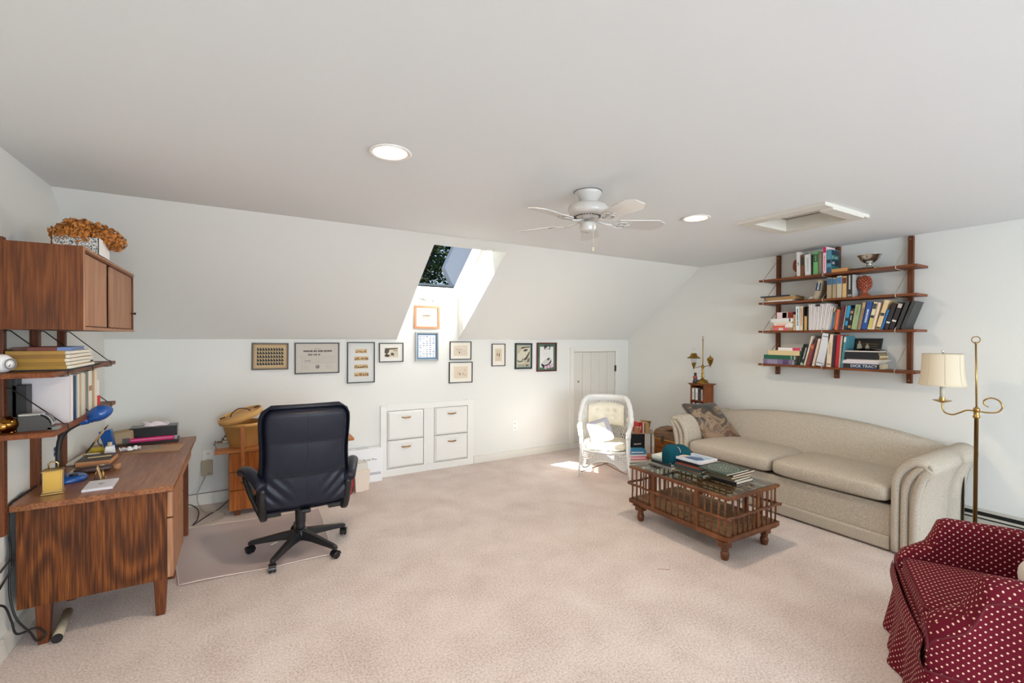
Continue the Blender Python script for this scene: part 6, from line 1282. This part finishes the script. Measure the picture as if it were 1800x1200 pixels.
# folders pile on the upper shelf
gp = 'folders and papers on the upper left shelf'; zz = z1
specs = [('black portfolio sticking out at the foot of the folder pile', .20, .52, .007, (34, 36, 38), 0, .015), ('mustard file folder, lowest of the thick folder pile', .205, .42, .016, (160, 122, 44), .0, 0), ('mustard file folder second from below in the pile', .20, .40, .017, (150, 112, 36), .02, 0), ('mustard file folder in the middle of the pile', .198, .41, .017, (166, 126, 46), -.015, 0), ('mustard file folder second from the top of the pile', .20, .40, .018, (140, 100, 40), .01, 0), ('tan file folder on top of the mustard ones', .20, .38, .017, (168, 128, 56), -.01, 0)]
for lb, d, h, tt, c, rz, dx in specs:
    t = addthing('file_folder', lb, 'folder', (-.918 + dx, 2.94, zz), rz, gp)
    part('folder', M().box(0, d, 0, h, 0, .0016).box(0, d, 0, h, tt - .0016, tt).box(0, d, 0, .0016, .0016, tt - .0016), mat(c, .6), t, world=False)
    part('sheets', M().box(.004, d + .012, .01, h - .004, .0016, tt - .0016), mat((222, 218, 204) if c[0] > 60 else (60, 60, 60), .8), t, world=False); zz += tt + .0004
t = addthing('booklet', 'maroon booklet with blue end on top of the folder pile', 'booklet', (-.845, 2.93, zz), .05, gp); part('pages', M().box(0, .10, 0, .26, 0, .018), cmat((104, 40, 24)), t, world=False, bevel=.001); part('blue_end', M().box(.10, .15, 0, .26, 0, .0175), cmat((96, 120, 166)), t, world=False, bevel=.001)
t = addthing('booklet', 'flat brown booklet under the maroon one on the folder pile', 'booklet', (-.915, 3.0, zz), .0, gp); part('pages', M().box(0, .065, 0, .2, 0, .016), cmat((110, 74, 60)), t, world=False, bevel=.001)
t = addthing('envelope', 'yellow envelope standing at the far end of the folder pile', 'envelope', (-.76, 3.40, z1), .2, gp); part('envelope', M().box(0, .004, 0, .10, 0, .062, Matrix.Rotation(.3, 3, 'Y')), mat((214, 186, 110), .7), t, world=False)
t = addthing('papers', 'loose white papers at the far end of the upper left shelf', 'paper', (-.82, 3.50, z1), .1, gp); part('sheet', M().box(-.06, .08, -.05, .25, 0, .002), mat((214, 206, 200), .7), t, world=False); part('sheet', M().box(-.05, .085, -.02, .28, .0024, .0045, Matrix.Rotation(.1, 3, 'Z')), mat((226, 220, 214), .7), t, world=False); part('sheet', M().hexa([(-.02, .0, .005), (.07, .0, .005), (.07, .12, .005), (-.02, .12, .005), (-.02, .0, .007), (.07, .0, .007), (.07, .12, .022), (-.02, .12, .022)]), mat((120, 118, 116), .7), t, world=False)
t = addthing('index_box', 'small brown card box among the papers on the upper left shelf', 'box', (-.84, 3.52, z1 + .0055), 0, gp); part('carton', M().box(0, .06, 0, .12, 0, .035), mat((140, 110, 60), .7), t, world=False, bevel=.001)
t = addthing('round_clock', 'white round-backed desk clock cut by the frame on the upper left shelf', 'clock', (-.905, 2.87, z1 + .042), radians(-34)); part('case', M().sph((0, 0, 0), (.040, .036, .0415), 24), mat((228, 228, 228), .3), t, world=False)
part('dial', M().lathe([(0, -.006), (.024, -.006), (.026, .002), (.0, .002)], 28, (.036, 0, -.002), Matrix.Rotation(pi / 2, 3, 'Y')).tube([(.0385, 0, -.002), (.0385, .010, -.014)], .0012, 5), mat((206, 206, 206), .4), t, world=False); part('dial_ring', M().lathe([(.018, .0035), (.024, .0035)], 28, (.0355, 0, -.002), Matrix.Rotation(pi / 2, 3, 'Y'), cap=False), mat((110, 110, 112), .5), t, world=False); part('hand', M().tube([(.0385, 0, -.002), (.0385, -.006, -.013)], .0016, 5), BLACK, t, world=False)
# lower shelf
t = addthing('brass_ball', 'shiny dark brass pig-like ball cut by the frame on the lower left shelf', 'ornament', (-.893, 2.875, z2 + .038)); part('ball', M().sph((0, 0, 0), (.040, .036, .036), 24), mat((120, 82, 34), .12, 1, name='dark_brass'), t, world=False); part('snout', M().lathe([(.016, 0), (.018, .01), (.014, .016), (0, .017)], 16, (-.004, -.03, -.004), Matrix.Rotation(pi / 2, 3, 'X')), mat((190, 140, 70), .2, 1), t, world=False); part('feet', M().tube([(-.02, .01, -.03), (-.022, .01, -.0375)], .006, 8).tube([(.022, .01, -.03), (.024, .01, -.0375)], .006, 8).tube([(.02, -.02, -.03), (.022, -.022, -.0375)], .006, 8), mat((190, 140, 70), .2, 1), t, world=False)
t = addthing('postal_scale', 'dark grey postal scale with a curved silver dial on the lower left shelf', 'scale', (-.862, 2.87, z2)); part('body', M().prism([(0, 0), (.118, 0), (.112, .02), (.104, .042), (.088, .062), (.07, .072), (.004, .068)], 0, .05, 'Y'), mat((66, 64, 62), .6), t, world=False, bevel=.002)
part('dial', M().grid(lambda u, v: (.072 + .044 * sin(u * 1.4), -.002 + .054 * v, .006 + .068 * cos(u * 1.4) ** .8 + .001), 12, 2), mat((186, 188, 190), .3, .4), t, world=False); part('dial_marks', M().tube([(.077 + .044 * sin(u * .14), .012, .008 + .068 * cos(u * .14) ** .8 + .001) for u in range(2, 10)], .002, 5).tube([(.077 + .044 * sin(u * .14), .035, .008 + .068 * cos(u * .14) ** .8 + .001) for u in range(2, 10)], .002, 5), mat((60, 60, 70), .6), t, world=False)
part('tray', M().box(.004, .075, .002, .048, .070, .078), mat((176, 174, 170), .3, .6), t, world=False, bevel=.001); part('foot_plate', M().box(.10, .135, .0, .05, 0, .012), mat((150, 150, 150), .3, .6), t, world=False)
gb = 'binders and books on the lower left shelf'
LS = [  # label, y0, y1, h, colour
 ('pale lilac plastic display binder, biggest on the lower left shelf', 3.075, 3.108, .238, (210, 204, 206)), ('white ring binder spine beside the lilac one', 3.110, 3.140, .232, (226, 228, 232)), ('navy blue binder on the lower left shelf', 3.150, 3.205, .222, (22, 34, 70)), ('thin light blue book next to the navy binder', 3.208, 3.226, .225, (110, 150, 180)),
 ('cream book after the light blue one', 3.230, 3.262, .228, (222, 210, 190)), ('tan book in the middle of the lower left row', 3.265, 3.300, .23, (190, 162, 120)), ('white book with green edge in the lower left row', 3.303, 3.342, .232, (206, 214, 206)), ('pale pink book in the lower left row', 3.346, 3.372, .225, (226, 190, 180)),
 ('grey-green thin book in the lower left row', 3.40, 3.43, .235, (120, 128, 110)), ('white tall book with brown band in the lower left row', 3.434, 3.50, .238, (224, 218, 206)), ('tan broad book near the end of the lower left row', 3.503, 3.553, .238, (180, 152, 118)), ('cream last book of the lower left row', 3.556, 3.61, .236, (226, 214, 190))]
for lb, y0, y1, h, c in LS:
    book(lb, (.155 if 'lilac' not in lb else .17, h, (y1 - y0) * .96), (-.742 if 'lilac' not in lb else -.738, y1, z2), tuple((frame3(Vector((-1, 0, 0)), Vector((0, 0, 1)), Vector((0, -1, 0))) if False else frame3(Vector((-1, 0, 0)), Vector((0, 0, 1)), Vector((0, 1, 0)))).to_euler()) , c, group=gb, bands=[(.55, .6, (150, 110, 80))] if 'brown band' in lb else ()) if False else \
    book(lb, (.155 if 'lilac' not in lb else .17, h, (y1 - y0) * .96), (-.742 if 'lilac' not in lb else -.738, y0, z2), tuple(frame3(Vector((-1, 0, 0)), Vector((0, 0, 1)), Vector((0, 1, 0))).to_euler()), c, group=gb, bands=[(.5, .62, (150, 110, 80))] if 'brown band' in lb else ())
t = addthing('pamphlet_holder', 'black slotted file holder behind the scale on the lower left shelf', 'file holder', (-.915, 3.0, z2)); part('holder', M().box(0, .05, 0, .06, 0, .20).box(0, .015, 0, .06, 0, .24), BLACK, t, world=False, bevel=.002)
t = addthing('calendar', 'small red and white wall calendar card beyond the books on the lower left shelf', 'calendar', (-.80, 3.76, z2), .25); part('card', M().box(-.06, .035, 0, .004, 0, .155), mat((232, 232, 230), .6), t, world=False); part('red_pad', M().box(-.045, .04, -.022, 0, .0, .060), mat((206, 60, 62), .6), t, world=False, bevel=.002); part('clip', M().tube([(-.02, -.002, .135), (.005, -.006, .138), (.005, -.002, .145)], .002, 5), BLACK, t, world=False)
t = addthing('outlet_stickers', 'two small blue stickers on the left wall behind the gold clock', 'sticker', (XL + .001, 3.74, .79)); part('sticker', M().box(0, .001, -.02, .02, -.012, .012), mat((40, 84, 130), .5), t, world=False); part('sticker', M().box(0, .001, -.02, .02, .018, .042), mat((40, 84, 130), .5), t, world=False); t.name = 'wall_sticker'

# ---------------------------------------------------------------- things on the walnut desk
D = .7005
dl2 = thing('desk_lamp', 'blue gooseneck desk lamp with round base on the walnut desk', 'desk lamp', (-.825, 3.40, D))
BLU = mat((22, 78, 150), .3, name='lamp_blue', coat=.3)
part('base', M().lathe([(0, 0), (.082, 0), (.085, .006), (.083, .020), (.070, .028), (.02, .032), (0, .032)], 40, cap=False), BLU, dl2, world=False)
part('switch', M().lathe([(.018, .03), (.018, .038), (0, .039)], 16, (.03, -.02, 0)), BLACK, dl2, world=False)
part('gooseneck', M().tube(bez([(-.022, -.05, .03), (-.022, -.05, .11), (-.021, -.05, .186), (-.012, -.05, .246), (.008, -.05, .282), (.036, -.05, .306), (.068, -.05, .324)], 10), [.0125 + .0008 * (k % 2) for k in range(61)], 12), mat((28, 26, 26), .4, name='gooseneck_rubber'), dl2, world=False)
hd = Vector((.90, -.05, .44)).normalized(); Rh = None; Rh = frame3(hd, (Vector((0, 1, 0)) - hd * hd.y).normalized(), hd.cross((Vector((0, 1, 0)) - hd * hd.y).normalized()))
up_ = 1 if (Rh @ Vector((0, 0, 1))).z > 0 else -1
def head(u, v, k=1.0):
    prof = [(0, .016), (.018, .021), (.030, .024), (.038, .020), (.050, .034), (.075, .046), (.105, .048), (.132, .036), (.150, .016), (.156, .001)]
    f = u * (len(prof) - 1); i = min(int(f), len(prof) - 2); t = f - i; L_ = prof[i][0] + (prof[i + 1][0] - prof[i][0]) * t; r_ = (prof[i][1] + (prof[i + 1][1] - prof[i][1]) * t) * k; b_ = 2 * pi * v
    z_ = r_ * sin(b_); flat = 1 if z_ > 0 else (1 if u < .4 else .72)
    return (L_, r_ * cos(b_), up_ * z_ * flat)
part('lamp_shade', M().grid(head, 37, 32, cv=True, R=Rh, o=Vector((.066, -.05, .322))), BLU, dl2, world=False)
ck = thing('carriage_clock', 'gold carriage clock at the near left corner of the walnut desk', 'clock', (-.822, 3.175, D), radians(8))
part('base', M().box(-.043, .043, -.036, .036, 0, .008).box(-.038, .038, -.031, .031, .008, .018), GOLD, ck, world=False, bevel=.002)
part('back_plate', M().box(-.031, .031, -.026, -.022, .018, .112), mat((196, 158, 80), .35, 1), ck, world=False)
for x_ in (-.033, .033):
    for y_ in (-.025, .025): part('pillar', M().box(x_ - .003, x_ + .003, y_ - .003, y_ + .003, .018, .114), GOLD, ck, world=False, bevel=.001)
part('case', M().box(-.029, .029, -.021, .021, .018, .112), mat((120, 96, 60), .4, .7), ck, world=False); part('side_glass', M().box(.033, .034, -.021, .021, .02, .112), GLASS, ck, world=False)
part('top_plate', M().box(-.040, .040, -.032, .032, .113, .119).box(-.034, .034, -.027, .027, .119, .123), GOLD, ck, world=False, bevel=.0015)
part('carry_handle', M().tube([(-.016, 0, .123), (-.018, 0, .150), (-.008, 0, .158), (.010, 0, .156), (.018, 0, .148), (.016, 0, .123)], .0035, 8), GOLD, ck, world=False)
t = thing('memo_card', 'white flat jewel case with small print near the front edge of the walnut desk', 'case', (-.642, 3.195, D), radians(2)); part('case', M().box(-.062, .060, -.088, .088, 0, .012), mat((222, 222, 228), .25), t, world=False, bevel=.001); part('insert', M().box(-.055, .055, -.08, .08, .012, .0125), mat((214, 214, 220), .4), t, world=False); part('print', text_mb('MELA', .016, Matrix.Identity(3), (0, .01, .0127)) if False else M().box(-.012, .012, .004, .010, .0125, .0132).box(-.006, .006, -.010, -.005, .0125, .0132), mat((90, 90, 96), .5), t, world=False)
t = thing('easel_card', 'small gold easel with a card standing beside the blue lamp base', 'card', (-.665, 3.335, D), radians(98)); part('card', M().box(-.030, .030, 0, .003, .012, .080, Matrix.Rotation(-.25, 3, 'X')), mat((200, 168, 120), .5), t, world=False); part('easel', M().tube([(-.02, -.01, 0), (-.02, .0, .05)], .002, 6).tube([(.02, -.01, 0), (.02, .0, .05)], .002, 6).tube([(0, .035, 0), (0, .02, .07)], .002, 6).tube([(-.025, -.012, .010), (.025, -.012, .010)], .002, 6), GOLD, t, world=False)
t = thing('leather_case', 'dark brown leather spectacle case with a white mark behind the lamp base', 'case', (-.745, 3.545, D + .018), radians(8)); part('case', M().sq((0, 0, 0), (.088, .032, .018), .7, .6, 24), mat((70, 48, 42), .45, bump=.2), t, world=False); part('white_mark', M().box(.028, .048, -.012, .008, .0165, .0185), mat((220, 216, 210), .6), t, world=False)
t = thing('cork_stopper', 'tan round cork beside the spectacle case on the walnut desk', 'cork', (-.645, 3.56, D)); part('cork', M().lathe([(0, 0), (.018, 0), (.020, .03), (0, .03)], 16, cap=False), mat((176, 128, 88), .8, var=.3, vs=90), t, world=False)
gd = 'books and pads on the walnut desk'
book('thick dark brown bound book lying across the walnut desk', (.165, .20, .034), (-.865, 3.70, D), (0, 0, -.02), (62, 44, 34), page=(206, 150, 104), group=gd); 
t = thing('ruler', 'pale wooden ruler lying on the dark brown bound book', 'ruler', (-.77, 3.80, D + .0345), .12); part('ruler', M().box(-.055, .055, -.010, .010, 0, .003), mat((214, 190, 130), .5), t, world=False)
t = thing('pen_rest_pad', 'long white marble pen rest on the walnut desk', 'pen stand', (-.865, 3.98, D), radians(-4)); part('slab', M().box(-.045, .045, -.20, .07, 0, .014), mat((222, 218, 206), .3, var=.08, vs=20), t, world=False, bevel=.002); part('holder', M().lathe([(.012, .014), (.010, .022), (.006, .034), (.008, .04)], 14, (.0, -.06, 0)), GOLD, t, world=False)
t.name = 'pen_stand'
t = thing('dip_pen', 'pale wooden pen with dark grip standing in the pen rest', 'pen', (-.866, 3.92, D + .036), tuple(Vector((.115, -.03, .175)).to_track_quat('Z', 'Y').to_euler())); part('grip', M().lathe([(.003, 0), (.0055, .03), (.006, .09)], 10), mat((46, 34, 28), .5), t, world=False); part('barrel', M().lathe([(.006, .09), (.0065, .16), (.005, .185)], 10), mat((206, 164, 112), .5), t, world=False); part('tip', M().lathe([(.005, .185), (.004, .20), (.001, .222)], 10), mat((60, 48, 44), .5), t, world=False)
t = thing('note_card', 'pale green note card poking out under the lamp base', 'card', (-.80, 3.63, D)); part('card', M().box(-.06, .06, -.04, .04, 0, .003), mat((206, 214, 190), .6), t, world=False)
t = thing('cable_coil', 'coil of yellow cable on the walnut desk', 'cable', (-.835, 4.13, D)); rr = random.Random(12)
mb = M()
for k in range(7):
    r0, r1, z_ = .055 + rr.uniform(-.008, .010), .032 + rr.uniform(-.006, .008), .005 + .004 * k; ph_ = rr.uniform(0, 1); mb.tube([(r0 * cos(a) + rr.uniform(-.001, .001), r1 * sin(a + .15 * ph_), z_ + .003 * sin(2 * a + ph_)) for a in [2 * pi * j / 26 for j in range(26)]], .0038, 6, closed=True)
part('cable', mb, mat((206, 184, 60), .45), t, world=False)
t = thing('white_charger', 'white desk gadget with a cream roll beside the yellow cable', 'gadget', (-.765, 4.03, D), radians(10)); part('body', M().hexa([(-.030, -.03, 0), (.032, -.03, 0), (.032, .03, 0), (-.030, .03, 0), (-.022, -.022, .055), (.024, -.022, .055), (.024, .022, .055), (-.022, .022, .055)]), mat((226, 226, 228), .4), t, world=False, bevel=.003); part('roll', M().lathe([(0, -.012), (.020, -.012), (.020, .012), (0, .012)], 20, (0, 0, .062), Matrix.Rotation(pi / 2, 3, 'Y')), mat((206, 190, 160), .6), t, world=False); t.name = 'desk_gadget'
t = thing('pen_cup', 'dark blue slanted holder in front of the tan pencil sharpener', 'holder', (-.80, 4.16, D)); part('holder', M().hexa([(-.008, -.02, 0), (.045, -.02, 0), (.045, .02, 0), (-.008, .02, 0), (-.045, -.03, .135), (.020, -.03, .150), (.020, .022, .150), (-.045, .022, .135)]), BLU, t, world=False, bevel=.004)
t = thing('pencil_sharpener', 'tan electric pencil sharpener with dark inlet on the walnut desk', 'sharpener', (-.755, 4.30, D), radians(14)); part('body', M().hexa([(-.07, -.045, .012), (.075, -.045, .012), (.075, .05, .012), (-.07, .05, .012), (-.070, -.04, .10), (.070, -.04, .115), (.070, .045, .115), (-.070, .045, .10)]), mat((142, 116, 76), .45), t, world=False, bevel=.012); part('shavings_drawer', M().box(.005, .045, -.050, -.043, .02, .055), mat((44, 32, 24), .4), t, world=False); part('inlet', M().lathe([(.028, 0), (.030, .012), (.022, .014), (.006, .006), (0, .006)], 20, (.073, 0, .065), Matrix.Rotation(pi / 2, 3, 'Y'), cap=False), mat((120, 114, 104), .3, .4), t, world=False); part('foot', M().box(-.06, .065, -.035, .04, 0, .012), BLACK, t, world=False); part('cord', M().tube(bez([(-.07, 0, .07), (-.11, -.02, .085), (-.125, -.03, .05), (-.10, -.02, .01)], 6), .003, 6), BLACK, t, world=False)
t = thing('laptop', 'closed black laptop beneath the pink box on the far end of the walnut desk', 'laptop', (-.545, 4.325, D), radians(2)); part('body', M().box(-.165, .13, -.075, .085, 0, .018), mat((24, 22, 22), .3), t, world=False, bevel=.003)
t = thing('pink_box', 'flat magenta software box under the tissue box', 'box', (-.565, 4.34, D + .0185), radians(2)); part('box', M().box(-.138, .125, -.07, .07, 0, .030), mat((190, 24, 96), .35), t, world=False, bevel=.001); part('silver_end', M().box(.125, .140, -.071, .07, .001, .029), mat((150, 150, 160), .3, .5), t, world=False); part('sparkle', M().box(-.13, .115, -.0712, -.0700, .014, .020), mat((226, 130, 170), .4), t, world=False)
t = thing('tissue_box', 'black tissue box with white tissue on the magenta box', 'tissue box', (-.565, 4.35, D + .049), radians(2)); part('box', M().box(-.142, .140, -.065, .075, 0, .070), mat((20, 18, 20), .25), t, world=False, bevel=.002); part('box_end', M().box(.140, .1405, -.06, .07, .004, .066), mat((130, 130, 130), .4), t, world=False)
rr = random.Random(3)
part('tissue', M().grid(lambda u, v: (-.07 + .15 * u + .012 * sin(v * 7), -.03 + .06 * v + .01 * cos(u * 9), .072 + .032 * abs(sin(u * 6.5 + v * 2)) * (1 - abs(2 * v - 1)) ** .5), 22, 12), mat((224, 212, 216), .8), t, world=False)
t = thing('manila_folder', 'tan manila folder lying open-edged near the front of the walnut desk', 'folder', (-.525, 4.03, D), radians(0)); part('folder', M().prism([(-.175, -.03), (.150, -.12), (.175, .115), (-.150, .14)], 0, .004, 'Z'), mat((170, 134, 100), .6, var=.12, vs=10), t, world=False); part('sheets', M().prism([(-.160, .02), (.02, .0), (.03, .14), (-.14, .15)], .004, .0075, 'Z'), mat((150, 132, 116), .6), t, world=False)
t = thing('crumpled_paper', 'crumpled white paper lying on the manila folder', 'paper', (-.665, 4.045, D + .008), .3); rr = random.Random(6)
part('paper', M().grid(lambda u, v: (-.05 + .11 * u, -.03 + .07 * v, .004 + .022 * abs(sin(u * 8 + v * 5)) * abs(cos(v * 6 - u * 3))), 14, 10, smooth=False), mat((224, 224, 226), .7), t, world=False)

# ---------------------------------------------------------------- cables and floor bits
ad = thing('power_adapter', 'beige square plug-in adapter hanging below the outlet by the walnut desk', 'adapter', (-.262, YB - .04, .33)); part('body', M().box(-.305, -.222, YB - .055, YB - .006, .262, .392), mat((178, 166, 138), .5, name='adapter_plastic'), ad, bevel=.004); part('rating_mark', M().box(-.26, -.235, YB - .0555, YB - .055, .28, .284), BLACK, ad)
t = thing('adapter_cord', 'beige cord looping from the plug adapter down to the carpet', 'cord', (-.27, 4.8, 0)); part('cord', M().tube(bez([(-.275, YB - .03, .262), (-.285, YB - .04, .23), (-.33, YB - .10, .12), (-.315, YB - .16, .04), (-.26, YB - .25, .008), (-.16, YB - .30, .006), (-.12, YB - .42, .006), (-.22, YB - .56, .006), (-.42, YB - .60, .006), (-.55, YB - .52, .006)], 8), .0045, 6), mat((182, 172, 150), .5), t)
t = thing('black_cord', 'black cord trailing on the carpet between the two desks', 'cord', (-.3, 4.6, 0)); part('cord', M().tube(bez([(-.09, YB - .12, .05), (-.16, YB - .20, .006), (-.24, YB - .34, .006), (-.33, YB - .52, .006), (-.31, YB - .40, .006), (-.32, YB - .20, .02), (-.40, YB - .12, .05), (-.50, YB - .18, .01), (-.56, YB - .3, .006)], 8), .004, 6), mat((40, 36, 34), .5), t)
t = thing('power_strip', 'beige power strip on the carpet under the far end of the walnut desk', 'power strip', (-.48, 4.36, 0), radians(25)); part('body', M().box(-.11, .11, -.028, .028, 0, .034), mat((186, 176, 150), .5), t, world=False, bevel=.004); part('sockets', M().box(-.08, -.05, -.012, .012, .034, .035).box(-.03, 0, -.012, .012, .034, .035).box(.02, .05, -.012, .012, .034, .035), mat((80, 74, 66), .6), t, world=False)
t = thing('hanging_cord', 'tangled black cord hanging down the left wall beside the walnut desk', 'cord', (XL + .02, 3.05, .3))
part('cord', M().tube(bez([(-.93, 3.34, .705), (-.945, 3.18, .702), (-.948, 3.08, .69), (-.945, 3.05, .60), (-.942, 3.06, .50), (-.94, 3.05, .42), (-.93, 3.01, .30), (-.90, 2.98, .19), (-.86, 3.0, .10), (-.84, 3.02, .04), (-.82, 3.05, .05), (-.85, 3.03, .10), (-.90, 2.99, .11), (-.915, 2.98, .18), (-.93, 2.96, .26), (-.945, 2.90, .30)], 8), .0048, 6).tube(bez([(-.945, 2.96, .42), (-.93, 3.0, .45), (-.932, 3.045, .44), (-.935, 3.05, .40), (-.945, 3.0, .36), (-.95, 2.93, .33)], 6), .0048, 6), mat((26, 24, 24), .5), t)
t = thing('wall_outlet', 'white outlet on the left wall behind the tangled black cord', 'outlet', (XL, 2.985, .39)); part('cover_plate', M().box(XL, XL + .006, 2.95, 3.02, .335, .445), mat((226, 226, 222), .4), t, bevel=.002)
t = thing('paper_roll', 'grey-beige rolled paper tube with a black end under the walnut desk', 'paper roll', (-.79, 3.15, .022)); part('tube', M().tube([(-.775, 3.035, .022), (-.80, 3.30, .024)], .0205, 20), mat((170, 160, 136), .6), t); part('dark_end', M().tube([(-.7745, 3.030, .022), (-.7752, 3.037, .022)], .0212, 20), BLACK, t)
t = thing('paper_scrap', 'small white paper scrap on the floor mat under the office chair', 'paper', (.20, 3.68, .012), .7); part('scrap', M().box(-.03, .03, -.010, .010, 0, .001), mat((226, 226, 226), .7), t, world=False)
t = thing('straw', 'thin dry straw lying on the carpet in front of the coffee table', 'straw', (2.35, 2.03, .004), radians(-38)); part('straw', M().tube([(-.04, 0, 0), (.04, 0, .001)], .0014, 5), mat((150, 110, 70), .7), t, world=False)
